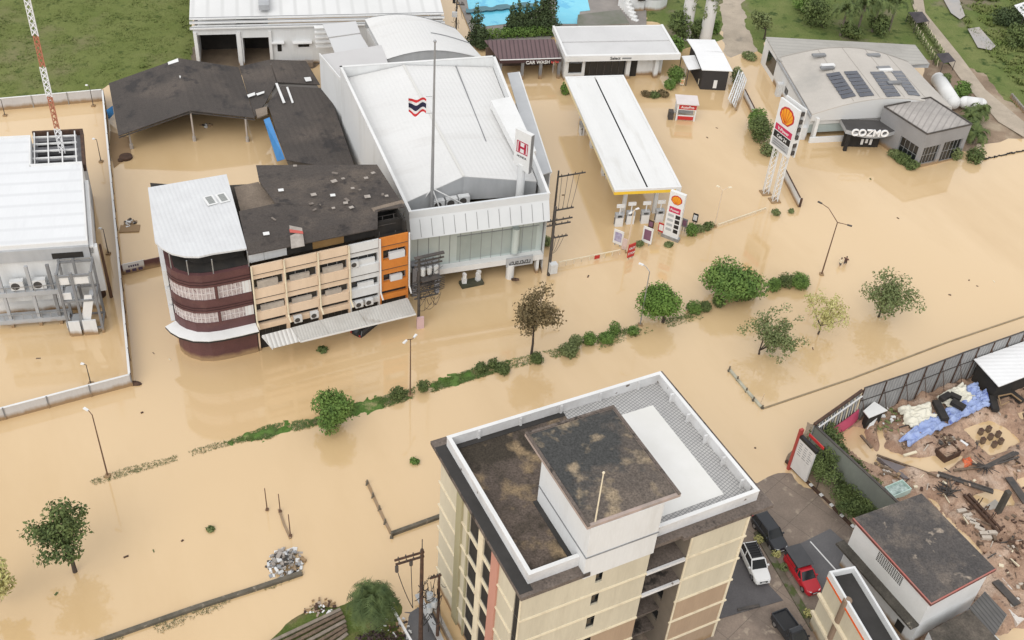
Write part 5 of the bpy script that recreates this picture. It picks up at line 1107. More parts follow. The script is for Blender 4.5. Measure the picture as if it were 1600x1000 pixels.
for a, b, mm, txt, c in ((.37, .50, mat('magenta_red', (.50, .03, .09), rough=.5), 'V-Power', white), (.22, .35, black, 'Cafe 24', white), (.05, .20, greywall, '', black)):
    m = MB(); m.wbox(W, .3, W.L-.3, zb1+hh*a, zb1+hh*b, .004, .03); m.build('panel_strip', mm, pn)
    if txt: text(pn, 'lettering', txt, hh*.09, W, W.L*.5, zb1+hh*(a+.03), .032, c, .01)
    else:
        m = MB()
        for k in range(3): m.wbox(W, .6, W.L-.6-k*.4, zb1+hh*(a+.02+k*.045), zb1+hh*(a+.04+k*.045), .032, .04)
        m.build('small_lettering', midgrey, pn)
lat = MB()
for sbp in (sb1, sb2):
    c = xy(sbp)-W.n*.6; lm = MB(); w_ = .38
    cs = [V((c.x+a*w_, c.y+b*w_, 0)) for a, b in ((-1, -1), (1, -1), (1, 1), (-1, 1))]
    for q in cs: lm.tube((q.x, q.y, -.2), (q.x, q.y, zb1+.3), .07, .07, 5)
    n = 9
    for k in range(n):
        za, zb_ = zb1*k/n, zb1*(k+1)/n
        for i in range(4): lm.tube((cs[i].x, cs[i].y, za), (cs[(i+1) % 4].x, cs[(i+1) % 4].y, zb_), .045, .045, 4)
    lm.build('lattice_leg', white, t)
    m = MB(); m.box((c.x, c.y, -.2), 1.5, 1.5, .35, .3); m.build('footing', concrete, t)
# price sign
pbz = G(1046, 374, 0); pd = V((.93, -.38, 0)); zt2 = zat(pbz, 305)
t, pn, W = board('price_sign', 'white price sign with a red and yellow shell emblem and four black price rows', pbz, (.88, -.47, 0), 2.3, .5, zt2+.3, .5)
scallop(pn, W, W.L*.5, zt2-.95, .82, .005)
m = MB(); m.wbox(W, .3, W.L-.3, zt2-3.0, zt2-2.1, .004, .03); m.build('red_strip', bpy.data.materials['magenta_red'], pn); text(pn, 'lettering', 'Power', .5, W, W.L*.5, zt2-2.75, .032, white, .01)
m = MB()
for k in range(4): m.wbox(W, W.L*.62, W.L*.92, 1.3+k*.8, 1.9+k*.8, .004, .03)
m.build('price_panel', black, pn)
m = MB()
for k in range(4): m.wbox(W, W.L*.12, W.L*.5, 1.4+k*.8, 1.8+k*.8, .004, .02)
m.build('grade_panel', greywall, pn)
m = MB(); m.wbox(W, -.2, W.L+.2, -.2, .5, -.6, .1); m.build('plinth', steel, t)
def small(name, label, px, wd, z0, z1, face, txt=None, tc=None, d=(.88, -.47, 0), leg=True, inner=None, ts=.4):
    b = G(*px, 0); t, pn, W = board(name, label, b, d, wd, z0, z1, .12, face)
    if inner: m = MB(); m.wbox(W, wd*.15, wd*.85, z0+(z1-z0)*.2, z1-(z1-z0)*.15, .004, .03); m.build('inner_panel', inner, pn)
    if txt:
        for i, l in enumerate(txt): text(pn, 'lettering', l, ts, W, wd/2, z1-(z1-z0)*(i+1)/(len(txt)+.6), .034, tc, .01)
    if leg:
        m = MB(); m.wbox(W, wd*.2, wd*.2+.1, -.2, z0, -.11, -.01); m.wbox(W, wd*.8-.1, wd*.8, -.2, z0, -.11, -.01); m.build('leg', steel, t)
    return t
purp = mat('purple_panel', (.16, .07, .13), (.22, .11, .16), sc=1, rough=.6)
small('forecourt_sign', 'white board with a dark purple panel left of the price sign', (1009, 383), 1.5, .4, 3.0, white, None, None, inner=purp)
small('forecourt_sign', 'white advertising board with a small blue picture at the left end of the front verge', (964, 384), 1.5, .3, 2.6, white, None, None, inner=mat('pic_panel', (.5, .5, .62), (.25, .2, .35), sc=1.5, rough=.6))
small('red_stop_sign', 'red and white board standing in the flood in front of the lamp post', (985, 404), 1.2, .3, 2.5, red, ['OUT', 'STOP'], white, d=(.8, .6, 0), ts=.5)
small('small_red_sign', 'small red and white board between the purple board and the price sign', (1031, 367), .9, .5, 2.0, red, None, None, inner=white)
small('small_dark_sign', 'small dark framed board just behind the purple board', (1015, 363), .8, .8, 2.0, rust, None, None, inner=purp)
small('small_dark_sign', 'small dark framed board right of the price sign', (1067, 362), .8, .8, 2.2, midgrey, None, None, inner=purp)
small('yellow_edged_sign', 'small black and white arrow board among the shrubs right of the price sign', (1084, 352), .8, .6, 2.0, black, None, None, inner=white)
small('crate_sign', 'pinkish white crate shaped board beside the foot of the lamp post', (975, 391), .9, .1, 1.9, mat('pink_white', (.66, .52, .48), (.5, .4, .36), sc=2, rough=.7), None, None)
for px, d_, lb in (((1065, 134), (1, 0, 0), 'small pale board with an orange face left of the dark walled kiosk'), ((1093, 134), (1, 0, 0), 'small pale board with a red face in front of the dark walled kiosk')):
    small('notice_stand', lb, px, .7, .2, 1.3, creamtrim, d=d_, inner=mat('orange_face%d' % px[0], (.62, .33, .18), rough=.6))
# low barriers
def railing(label, a, b, h, n, mm, hang=None, name='barrier_rail'):
    t = thing(name, label, 'railing', tuple(xy(a))); W = Wall(a, b); m = MB(); m.wbox(W, 0, W.L, h-.14, h, -.06, .06); m.build('rail', mm, t)
    for i in range(n+1): m = MB(); s = W.L*i/n; m.wbox(W, s-.04, s+.04, -.2, h-.141, -.04, .04); m.build('post', mm, t)
    if hang: m = MB(); m.wbox(W, W.L*hang-.4, W.L*hang+.4, .15, h-.15, .07, .1); m.build('hung_sign', red, t)
    return t
railing('cream barrier rail with a red plate in front of the flooded forecourt', G(872, 417, 0), G(968, 398, 0), .9, 8, creamtrim, .62)
railing('low barrier rail running right from the front verge lamp post to the tall station sign', G(1122, 354, 0), G(1196, 328, 0), .45, 9, creamtrim)
# leaning hoardings and broken frames along the station's right side
def lean(name, label, p0, p1, z, th=.1, mm=white, tilt=.0, cat='board'):
    W = Wall(G(*p0, 0), G(*p1, 0)); t = thing(name, label, cat, tuple(xy(W.a))); m = MB()
    m.hexa([W.p(0, .05, 0), W.p(W.L, .05, 0), W.p(W.L, .05, -th), W.p(0, .05, -th)], [W.p(0, z, tilt), W.p(W.L, z, tilt), W.p(W.L, z, tilt-th), W.p(0, z, tilt-th)]); m.build('panel', mm, t)
    m = MB(); m.hexa([W.p(0, z, tilt+.04), W.p(W.L, z, tilt+.04), W.p(W.L, z, tilt-th-.04), W.p(0, z, tilt-th-.04)], [W.p(0, z+.1, tilt+.04), W.p(W.L, z+.1, tilt+.04), W.p(W.L, z+.1, tilt-th-.04), W.p(0, z+.1, tilt-th-.04)]); m.build('top_rail', rust, t)
    m = MB(); m.wbox(W, W.L*.97, W.L, -.2, z*.9, -.5, -.12); m.build('strut', rust, t); return t
lean('white_hoarding', 'long white hoarding with a dark top rail right of the tall station sign', (1223, 279), (1246, 324), 1.7, mm=whitewall)
lean('white_hoarding', 'long white hoarding leaning on the station side between the kiosk and the round shrub', (1161, 152), (1178, 186), 1.5, mm=whitewall)
for i, (p0_, p1_, lb) in enumerate((((1144, 168), (1160, 128), 'left of two white frames leaning at the edge of the forecourt'), ((1150, 174), (1164, 134), 'right of two white frames leaning at the edge of the forecourt'))):
    m = MB(); W = Wall(G(*p0_, 0), G(*p1_, 0))
    for k in range(4): m.bar(W.p(0, .2+k*.4, -.3*k), W.p(W.L, 1.2+k*.4, -.3*k), .2, .12)
    for k in range(6): s = W.L*k/5; m.bar(W.p(s, .2+k*.2, 0), W.p(s, 1.5+k*.2, -.9), .12)
    tag(m.build('collapsed_hoarding', whitewall), lb, 'hoarding')
# ------------------------------------------------------------------ curved roof restaurant
cozroof = mat('lichen_grey_roof', (.50, .465, .42), (.43, .40, .36), sc=.12, rough=.8, c3=(.33, .315, .29), sc3=.1, lo3=.55, hi3=.75, stripe=(R(70), 1.3, .015, None), grain=.06)
lichbox = mat('mottled_grey_roof', (.40, .37, .345), (.30, .28, .26), sc=.35, rough=.85, stripe=(R(-28), .9, .03, (.27, .25, .235)), grain=.1)
rz = thing('restaurant', 'restaurant with a curved grey roof, rooftop solar panels and a grey box wing', 'building', tuple(G(1300, 222, 0)))
ze = 4.5
Fa, Fb, Bb, Ba = G(1268, 181.6, ze), G(1487, 171, ze), G(1418, 99, ze), G(1216, 92, ze)
def arc(i, n, a, b, h): t = i/n; return a.lerp(b, t)+V((0, 0, h*math.sin(math.pi*(.04+.92*t))))
n = 18; hA, hB = 2.7, 2.7
P = [[arc(i, n, Fa.lerp(Ba, j/4), Fb.lerp(Bb, j/4), hA) for i in range(n+1)] for j in range(5)]
def vp(t, j, dz=.0): return arc(t, 1, Fa.lerp(Ba, j), Fb.lerp(Bb, j), hA)+V((0, 0, dz))
m = MB(); m.grid(P); m.grid([[p-V((0, 0, .15)) for p in r][::-1] for r in P])
for r in (P[0], P[-1]):
    for i in range(n): m.face([r[i], r[i+1], r[i+1]-V((0, 0, .15)), r[i]-V((0, 0, .15))])
crf = m.build('vault_roof', cozroof, rz, smooth=False)
m = MB(); m.slab([G(1196.5, 57.5, 4.9), G(1430, 70, 4.9), G(1452, 99, 4.9), G(1419, 101, 4.9), G(1330, 80, 4.9), G(1222, 97, 4.9), G(1216, 92, 4.9)], .15)
m.build('back_roof', mat('olive_grey_roof', (.40, .385, .35), (.34, .325, .30), sc=.15, rough=.85, c3=(.28, .27, .24), sc3=.12, lo3=.55, hi3=.7, stripe=(R(92), 1.2, .02, (.33, .315, .29)), grain=.06), rz)
m = MB()
for k in range(1, 9):
    if k % 2: continue
    for i in range(12): a_, b_ = vp(.1+.8*k/9, .02+i*.08, .02), vp(.1+.8*k/9, .02+i*.08+.08, .02); m.bar(a_, b_, .07, .05)
m.grid([[vp(i/18, .985, .06) for i in range(19)], [vp(i/18, 1.0, .06) for i in range(19)]])
m.build('roof_seam', mat('seam_brown', (.36, .335, .30), rough=.8), crf)
m = MB(); W = Wall(G(1413, 100, 4.6), G(1452, 100, 4.6)); m.wbox(W, 0, W.L, 3.9, 4.75, -.1, .05); m.build('notch_wall', greywall, rz)
ft = MB(); fr0 = P[0]
for i in range(n): ft.face([V((fr0[i].x, fr0[i].y, 3.6)), V((fr0[i+1].x, fr0[i+1].y, 3.6)), fr0[i+1]-V((0, 0, .15)), fr0[i]-V((0, 0, .15))])
ft.build('tympanum', mat('white_cladding2', (.66, .66, .65), (.58, .58, .57), sc=.2, rough=.6), rz)
VW = Wall(Fa, Fb); m = MB(); m.wbox(VW, .3, VW.L*.55, 2.6, 4.1, -.9, -.6); m.wbox(VW, .3, VW.L*.4, -.2, 1.0, .6, .9); m.build('front_wall', white, rz)
m = MB(); m.wbox(VW, .5, VW.L*.5, .9, 2.7, -1.0, -.9); m.build('front_glass', glassgreen, rz)
m = MB(); m.wbox(VW, VW.L*.035, VW.L*.055, -.2, 4.2, -.3, .5); m.build('front_pier', white, rz)
lp = [Fa, Ba, G(1197, 58, 4.9)]
for a, b in ((xy(Ba), xy(Fa)),):
    W = Wall(a, b)
    w_ops = [(W.L*.30, W.L*.40, 1.2, 2.6), (W.L*.52, W.L*.64, 1.2, 2.6), (W.L*.70, W.L*.82, 1.2, 2.6)]
    m = MB(); facade(m, W, 0, W.L, -.2, 4.35, w_ops, .2); m.build('side_wall', whitewall, rz); windows(rz, W, w_ops, .2, fr, glass, 2)
    m = MB(); m.wbox(W, -.2, W.L+.1, 4.1, 4.6, .01, .25); m.build('side_eave', greywall, rz)
    m = MB(); m.wbox(W, W.L*.22, W.L*.27, 0, 2.4, .02, .9); m.wbox(W, W.L*.93, W.L*.99, 0, 2.2, .02, .9); m.build('plant_box', acm, rz)
W = Wall(G(1197, 59, 4.9), xy(Ba)); m = MB(); m.wbox(W, 0, W.L, -.2, 4.7, -.3, 0); m.build('back_side_wall', white, rz); m = MB(); m.wbox(W, W.L*.35, W.L*.95, 1.0, 3.8, .003, .05); m.build('side_window', glass, rz)
W = Wall(xy(Fb), xy(Bb)); m = MB(); m.wbox(W, 0, W.L, -.2, 4.4, -.2, 0); m.build('far_wall', greywall, rz)
# solar panels
pv = mat('solar_cell', (.055, .062, .08), (.075, .08, .10), sc=.8, rough=.25, spec=.6)
def onroof(px, py, dz=.12):
    # intersect the view ray with the vault by search
    best = None
    a, b = 3.5, 8.5
    for _ in range(30):
        c = (a+b)/2; p = G(px, py, c); f0 = xy(Fb)-xy(Fa); t = (xy(p)-xy(Fa)).dot(f0)/f0.dot(f0); h = ze+hA*math.sin(math.pi*(.04+.92*max(0, min(1, t))))
        if h > c: a = c
        else: b = c
    return G(px, py, c)+V((0, 0, dz))
for gi, (q, lb) in enumerate(((((1290, 115.5), (1311, 112.5), (1337.5, 151), (1316.5, 155.5)), 'first'), (((1318, 112), (1338.5, 111), (1366, 150), (1344, 152.5)), 'second'), (((1359, 112.5), (1379.5, 112), (1407.5, 151), (1386, 152.5)), 'third'), (((1391, 111), (1408, 111), (1438, 151), (1420, 149)), 'fourth'))):
    c4 = [onroof(*k) for k in q]; t = thing('solar_array', lb+' row of dark solar panels from the left on the curved grey roof', 'solar panels', tuple(c4[3]), 'rooftop solar arrays')
    for r in range(7):
        a, b = r/7+.012, (r+1)/7-.012; m = MB(); m.slab([c4[0].lerp(c4[3], a), c4[1].lerp(c4[2], a), c4[1].lerp(c4[2], b), c4[0].lerp(c4[3], b)], .06); m.build('panel', pv, t)
    m = MB(); m.bar(c4[0].lerp(c4[1], .2)-V((0, 0, .08)), c4[3].lerp(c4[2], .2)-V((0, 0, .08)), .1, .06); m.bar(c4[0].lerp(c4[1], .8)-V((0, 0, .08)), c4[3].lerp(c4[2], .8)-V((0, 0, .08)), .1, .06); m.build('frame', steel, t)
for px, mm in (((1279, 88), midgrey), ((1364, 88), midgrey), ((1293, 104), white), ((1292, 108), midgrey), ((1380, 108), midgrey), ((1383, 111), white), ((1397, 131), midgrey)):
    c = onroof(*px, .1); m = MB(); m.box(c, 2.4, .8, .3, R(15)); m.build('roof_vent', mm, crf)
# sign canopy
sw = Wall(G(1322, 208, 3.2), G(1398, 210, 3.2)); m = MB(); a = [sw.p(sw.L*i/10, 0, -.2+1.3*math.sin(math.pi*i/10)) for i in range(11)]; bk_ = [sw.p(sw.L*i/10, 0, -3.5) for i in range(11)]
m.prism(a+bk_[::-1], 3.0, 3.7, 0, 1); m.build('entrance_canopy', [greywall, mat('charcoal_roof', (.07, .066, .064), (.05, .047, .045), sc=.5, rough=.8)], rz)
sgn = Wall(G(1328, 212, 3.5), G(1385, 214, 3.5)); text(rz, 'lettering', 'COZMO', 1.6, sgn, sgn.L*.5, 3.75, .3, mat('letter_white', (.88, .88, .88), rough=.4), .12, sx=1.0)
m = MB(); m.wbox(sw, .4, sw.L*.8, -.2, 3.0, -1.5, -1.2); m.wbox(sw, .3, .8, -.2, 3, -.2, .3); m.build('entrance_glass', dark, rz)
m = MB()
for k in range(3): m.wbox(sw, sw.L*(.42+k*.09), sw.L*(.47+k*.09), .5+(k % 2)*.3, 1.5, -1.19, -1.1)
m.build('hanging_letters', white, rz)
# grey box wing
qb = [G(1382, 166, 6.4), G(1449, 209, 6.4), G(1519, 193.6, 6.4), G(1454, 151.6, 6.4)]
bx = MB(); Wl, Wf = Wall(qb[0], qb[1]), Wall(qb[1], qb[2])
ol = [(Wl.L*.52, Wl.L*.93, .3, 3.6)]; of = [(Wf.L*.05, Wf.L*.42, .5, 3.7), (Wf.L*.5, Wf.L*.92, .2, 3.9)]
facade(bx, Wl, 0, Wl.L, -.2, 6.2, ol, .3); facade(bx, Wf, 0, Wf.L, -.2, 6.2, of, .3)
for a, b in ((qb[2], qb[3]), (qb[3], qb[0])): W = Wall(a, b); facade(bx, W, 0, W.L, -.2, 6.2)
bx.build('wing_wall', mat('mid_grey_render', (.27, .265, .265), (.23, .225, .225), sc=.3, rough=.8, grain=.03), rz)
windows(rz, Wl, ol, .3, steel, glass, 4, 1, .1); windows(rz, Wf, of, .3, steel, glass, 5, 1, .1)
cm = sum(qb, V())/4+V((0, 0, .5))
m = MB()
for i in range(4): m.face([qb[i]-V((0, 0, .15)), qb[(i+1) % 4]-V((0, 0, .15)), cm])
m.build('wing_roof', lichbox, rz)
m = MB()
for i in range(4): m.bar(qb[i]-V((0, 0, .05)), qb[(i+1) % 4]-V((0, 0, .05)), .18, .22)
m.build('wing_gutter', darksteel, rz)
def tank(lb, p0, p1, r, z):
    a, b = G(*p0, z), G(*p1, z); t = thing('white_tank', lb, 'tank', tuple(xy(a)), 'white tanks beside the restaurant'); m = MB(); m.tube(a, b, r, r, 18); d = (b-a).normalized()
    m.ball(a, r, r, r*.98, 14, 8); m.ball(b, r, r, r*.98, 14, 8); m.build('shell', white, t, smooth=True)
    m = MB()
    for k in (.2, .8): q = a.lerp(b, k); m.box((q.x, q.y, 0), .5, r*1.7, z-r*.6, math.atan2(d.y, d.x))
    m.build('saddle', concrete, t)
tank('long white tank lying beside the right wall of the restaurant', (1466, 124), (1489, 160), 1.25, 1.6)
tank('shorter white tank lying across the palm clump beside the restaurant', (1508, 160), (1532, 163), 1.1, 1.5)
# ------------------------------------------------------------------ vegetation
def leafm(n, a, b, c):
    a, b, c = [tuple(k*1.55 for k in q) for q in (a, b, c)]
    return mat(n, a, b, sc=.55, det=3, lo=.4, hi=.62, rough=.75, c4=c, sc4=1.7, lo4=.56, hi4=.66, spec=.25)
lg_dark = leafm('leaf_dark', (.048, .066, .022), (.085, .11, .036), (.025, .042, .014))
lg_mid = leafm('leaf_mid', (.06, .105, .024), (.105, .16, .038), (.035, .062, .016))
lg_bright = leafm('leaf_bright', (.062, .112, .02), (.098, .16, .032), (.034, .066, .013))
lg_yel = leafm('leaf_yellow', (.26, .25, .09), (.34, .31, .14), (.17, .17, .06))
lg_red = leafm('leaf_brown', (.085, .065, .032), (.12, .09, .045), (.05, .042, .02))
lg_gry = leafm('leaf_olive', (.085, .105, .04), (.125, .145, .06), (.05, .065, .025))
lg_cyp = leafm('leaf_cypress', (.028, .042, .018), (.048, .066, .026), (.016, .026, .011))
lg_cyp2 = leafm('leaf_feathery', (.04, .06, .022), (.075, .10, .036), (.022, .036, .014))
bark = mat('bark', (.075, .058, .045), (.045, .036, .03), sc=2, rough=.95)
palebark = mat('pale_bark', (.20, .17, .14), (.12, .10, .08), sc=2, rough=.95)
def leaves(mb, blobs, n, size, asp=.55, hollow=.5):
    tot = sum(r[0]*r[1]*r[2] for _, r in blobs); 
    for c, r in blobs:
        k = max(6, int(n*r[0]*r[1]*r[2]/tot))
        for _ in range(k):
            d = V((rnd.gauss(0, 1), rnd.gauss(0, 1), rnd.gauss(0, 1)))
            if d.length < 1e-3: continue
            d.normalize(); q = hollow+(1-hollow)*rnd.random()**.6; q *= rnd.choice((1, 1, 1, 1.12, .9))
            p = c+V((d.x*r[0], d.y*r[1], d.z*r[2]))*q
            nrm = (d*.7+V((rnd.uniform(-1, 1), rnd.uniform(-1, 1), rnd.uniform(-.2, 1)))).normalized()
            a = nrm.cross(V((rnd.uniform(-1, 1), rnd.uniform(-1, 1), rnd.uniform(-1, 1))))
            if a.length < 1e-3: continue
            a.normalize(); b = nrm.cross(a); s = size*rnd.uniform(.6, 1.35)
            mb.face([p-a*s, p+b*s*asp, p+a*s, p-b*s*asp])
    return mb
def crown(c, r, h, n, br, squash=.8, seed=0, top=0):
    """blobs filling an ellipsoid of radius r and height h about c"""
    rr = random.Random(seed); out = []
    for i in range(n):
        while True:
            d = V((rr.uniform(-1, 1), rr.uniform(-1, 1), rr.uniform(-1, 1)))
            if d.length < 1: break
        d = d*(.55+.45*rr.random()); k = br*rr.uniform(.65, 1.25)
        out.append((V(c)+V((d.x*(r-k*.6), d.y*(r-k*.6), d.z*(h/2-k*squash*.6))), (k, k, k*squash)))
    return out
def trunk(par, base, blobs, r, mm, hfork, limbs=7, lean=(0, 0)):
    m = MB(); b = V(base)-V((0, 0, .4)); f = V(base)+V((lean[0], lean[1], hfork)); mid = b.lerp(f, .5)+V((r*.5, -r*.3, 0))
    m.tube(b, mid, r*1.25, r, 8); m.tube(mid, f, r, r*.75, 8)
    for c, k in sorted(blobs, key=lambda t: -t[1][0])[:limbs]:
        q = f.lerp(c, .5)+V((0, 0, -k[2]*.15)); m.tube(f-V((0, 0, .1)), q, r*.55, r*.35, 6); m.tube(q, c, r*.35, r*.08, 5)
        for _ in range(2): e = c+V((rnd.uniform(-1, 1)*k[0], rnd.uniform(-1, 1)*k[0], rnd.uniform(-.5, .8)*k[2])); m.tube(q.lerp(c, .7), e, r*.14, r*.04, 4)
    m.build('trunk', mm, par)
def tree(name, label, base, cpx, rw, h, n, size, mm, blobs=12, br=.45, seed=1, hf=None, group=None, tr=.16, bk=bark, squash=.8, hollow=.35, cat='tree', zc=None):
    """base on the water, crown centred over pixel cpx (at base depth), radius rw, height h"""
    b = G(*base, 0); t = thing(name, label, cat, tuple(b), group)
    zc = zc if zc is not None else zat(b, cpx[1]); c = V((b.x, b.y, zc)); px0 = pix(c)[0]; dist = (c-V((0, 0, HC))).length
    c.x += (cpx[0]-px0)*dist/FL
    bl = crown(c, rw, h, blobs, rw*br, squash, seed)
    m = MB(); leaves(m, bl, n, size, hollow=hollow); m.build('crown', mm, t)
    trunk(t, b, bl, tr, bk, hf if hf else max(.6, zc-h*.42)); return t
tree('street_tree', 'dark green tree with a bare leaning trunk standing alone in open flood water', (117, 893), (94, 829), 4.2, 6.4, 3900, .19, lg_dark, 44, .25, 3, tr=.2, hollow=.2)
tree('street_tree', 'yellow green tree cut by the left edge of the picture', (-14, 950), (-12, 905), 2.0, 6.5, 1500, .2, lg_yel, 18, .4, 5, tr=.14)
tree('street_tree', 'brown leaved tree on a thin dark trunk in front of the showroom', (830, 553), (838, 487), 3.9, 7.0, 3000, .19, lg_red, 34, .30, 8, tr=.15, hollow=.2)
tree('clipped_tree', 'ball shaped dense green tree beside the median lamp post', (1035, 503), (1032, 473), 3.35, 5.0, 8000, .165, lg_bright, 26, .48, 2, tr=.2, hollow=.6)
tree('bushy_tree', 'big two headed bushy tree in the median right of the ball shaped tree', (1150, 470), (1150, 442), 4.45, 4.8, 7500, .2, lg_mid, 26, .42, 4, tr=.2, hollow=.5)
tree('bushy_tree', 'dense dark green bushy tree standing in the median left of the grass strip', (512, 668), (518, 637), 2.6, 6.8, 6500, .165, lg_mid, 34, .42, 6, tr=.2, hollow=.5, squash=1.0)
tree('sparse_tree', 'loose open green tree leaning left of the pale yellow tree', (1185, 553), (1214, 518), 5.2, 7.4, 3300, .165, lg_gry, 44, .21, 9, tr=.13, hollow=.2)
tree('sparse_tree', 'thin pale yellow leaved tree between two green trees on the road', (1278, 522), (1292, 487), 4.6, 5.4, 1700, .165, lg_yel, 36, .20, 10, tr=.11, hollow=.2)
tree('sparse_tree', 'open crowned green tree on the road at the right, nearest the edge', (1372, 495), (1396, 460), 5.3, 6.2, 3600, .18, lg_gry, 44, .23, 12, tr=.14, hollow=.25)
def bush(label, px, r, h, n, mm, seed, name='bush', group='bushes on the drowned median', size=.15):
    b = G(*px, 0); t = thing(name, label, 'bush', tuple(b), group); rr = random.Random(seed)
    bl = [(V((b.x+rr.uniform(-.3, .3)*r, b.y+rr.uniform(-.3, .3)*r, h*rr.uniform(.3, .6))), (r*rr.uniform(.6, .8), r*rr.uniform(.6, .8), h*rr.uniform(.38, .5))) for _ in range(5)]
    m = MB(); leaves(m, bl, n, size, hollow=.6); m.build('foliage', mm, t)
    m = MB()
    for c, k in bl[:4]: m.tube((b.x, b.y, -.3), c, .05, .02, 5)
    m.build('stem', bark, t); return t
for i, (px, r, h, mm, lb) in enumerate((((620, 622), 1.1, 1.9, lg_dark, 'round dark bush just left of the middle lamp post'), ((661, 611), 1.0, 1.8, lg_dark, 'round dark bush just right of the middle lamp post'),
        ((749, 581), .95, 1.6, lg_dark, 'left one of the three bushes behind the big roof corner'), ((770, 572), .8, 1.4, lg_dark, 'rear one of the three bushes behind the big roof corner'), ((785, 582), 1.1, 1.5, lg_dark, 'right one of the three bushes behind the big roof corner'),
        ((839, 566), 1.05, 1.6, lg_dark, 'bush at the foot of the brown leaved tree'), ((886, 552), 1.5, 1.9, lg_gry, 'wide olive bush at the left end of the row past the brown tree'), ((899, 543), 1.2, 2.0, lg_gry, 'tall olive bush second in the row past the brown tree'),
        ((923, 536), 1.25, 2.0, lg_mid, 'bush third in the row past the brown tree'), ((946, 534), 1.35, 1.8, lg_mid, 'low wide bush fourth in the row past the brown tree'), ((959, 521), 1.05, 2.0, lg_mid, 'bush fifth in the row past the brown tree'), ((989, 522), .95, 1.6, lg_mid, 'last bush of the row, nearest the ball shaped tree'),
        ((1084, 486), 1.3, 1.7, lg_mid, 'low bush touching the right of the ball shaped tree'), ((1100, 484), 1.1, 1.5, lg_dark, 'low dark bush second to the right of the ball shaped tree'), ((1121, 478), 1.1, 1.8, lg_dark, 'dark bush at the left foot of the two headed tree'),
        ((1208, 452), 1.3, 2.0, lg_mid, 'left bush of the group of three beyond the two headed tree'), ((1226, 447), 1.3, 2.1, lg_dark, 'middle bush of the group of three beyond the two headed tree'), ((1246, 446), 1.8, 2.3, lg_mid, 'largest bush of the group of three beyond the two headed tree'),
        ((1160, 462), 2.2, 2.4, lg_dark, 'broad dark bush under the two headed tree'))):
    bush(lb, px, r*.9, h*.9, int(800*r*r), mm, 20+i, size=.12)
for i, (px, r, h, mm, lb) in enumerate((((1045, 384), .8, .5, lg_gry, 'flattened shrub left of the price sign foot'), ((1078, 367), 1.1, 2.0, lg_mid, 'round shrub just right of the price sign'), ((1092, 361), .9, 1.2, lg_gry, 'second shrub right of the price sign'), ((1106, 357), .9, 1.0, lg_dark, 'last shrub of the front verge, at the foot of the tall lamp post'),
        ((1000, 384), .7, .7, lg_gry, 'small shrub between the lamp post and the purple board'), ((1212, 336), .8, 1.0, lg_gry, 'small shrub at the foot of the tall lattice sign'), ((1236, 332), .5, .6, lg_gry, 'tiny shrub right of the tall lattice sign foot'),
        ((1188, 218), 2.4, 4.0, lg_dark, 'large dark shrub left of the tall station sign'), ((1180, 200), 2.0, 3.6, lg_mid, 'upper part of the shrub pair left of the tall station sign'), ((1200, 240), 1.6, 2.4, lg_gry, 'lower shrub at the rear of the lattice legs'), ((1150, 128), 1.2, 2.8, lg_gry, 'thin shrub beside the right wall of the dark kiosk'),
        ((885, 146), 1.2, 2.4, lg_yel if False else lg_bright, 'yellow green shrub at the left corner of the filling station shop'), ((1055, 128), 1.8, 3.0, lg_mid, 'leafy shrub at the right corner of the filling station shop'), ((1046, 138), 1.3, 1.8, lg_mid, 'small shrub in front of the filling station shop corner'),
        ((1010, 150), 1.0, .8, lg_red, 'left end of the low clipped hedge behind the canopy'), ((1022, 150), 1.2, .8, lg_dark, 'middle of the low clipped hedge behind the canopy'), ((1036, 149), 1.2, .9, lg_red, 'right end of the low clipped hedge behind the canopy'),
        ((1412, 252), 1.8, 1.6, lg_dark, 'wet shrub at the left wall of the grey box wing'), ((1398, 244), 1.4, 1.2, lg_gry, 'small shrub left of the grey box wing'), ((1424, 262), 1.4, 1.4, lg_dark, 'shrub at the front corner of the grey box wing'), ((1492, 248), 1.2, 2.2, lg_gry, 'climbing shrub on the front of the grey box wing'), ((1522, 252), 1.8, 2.4, lg_dark, 'dark shrub at the right foot of the grey box wing'),
        ((505, 548), .8, .5, lg_dark, 'floating clump of branches in front of the shop canopy'), ((648, 723), .6, .5, lg_mid, 'sprig of leaves rising from the flood left of the big roof corner'), ((329, 828), .5, .35, lg_gry, 'tiny floating sprig left of the rubble heap'), ((268, 440), .9, 2.0, lg_dark, 'shrub squeezed beside the left wall of the corner building'),
        ((855, 385), .9, 1.6, lg_gry, 'leafy creeper round the utility pole at the showroom corner'))):
    bush(lb, px, r, h, int(420*r*r)+60, mm, 60+i, 'shrub', 'shrubs in the flooded yards', .17)
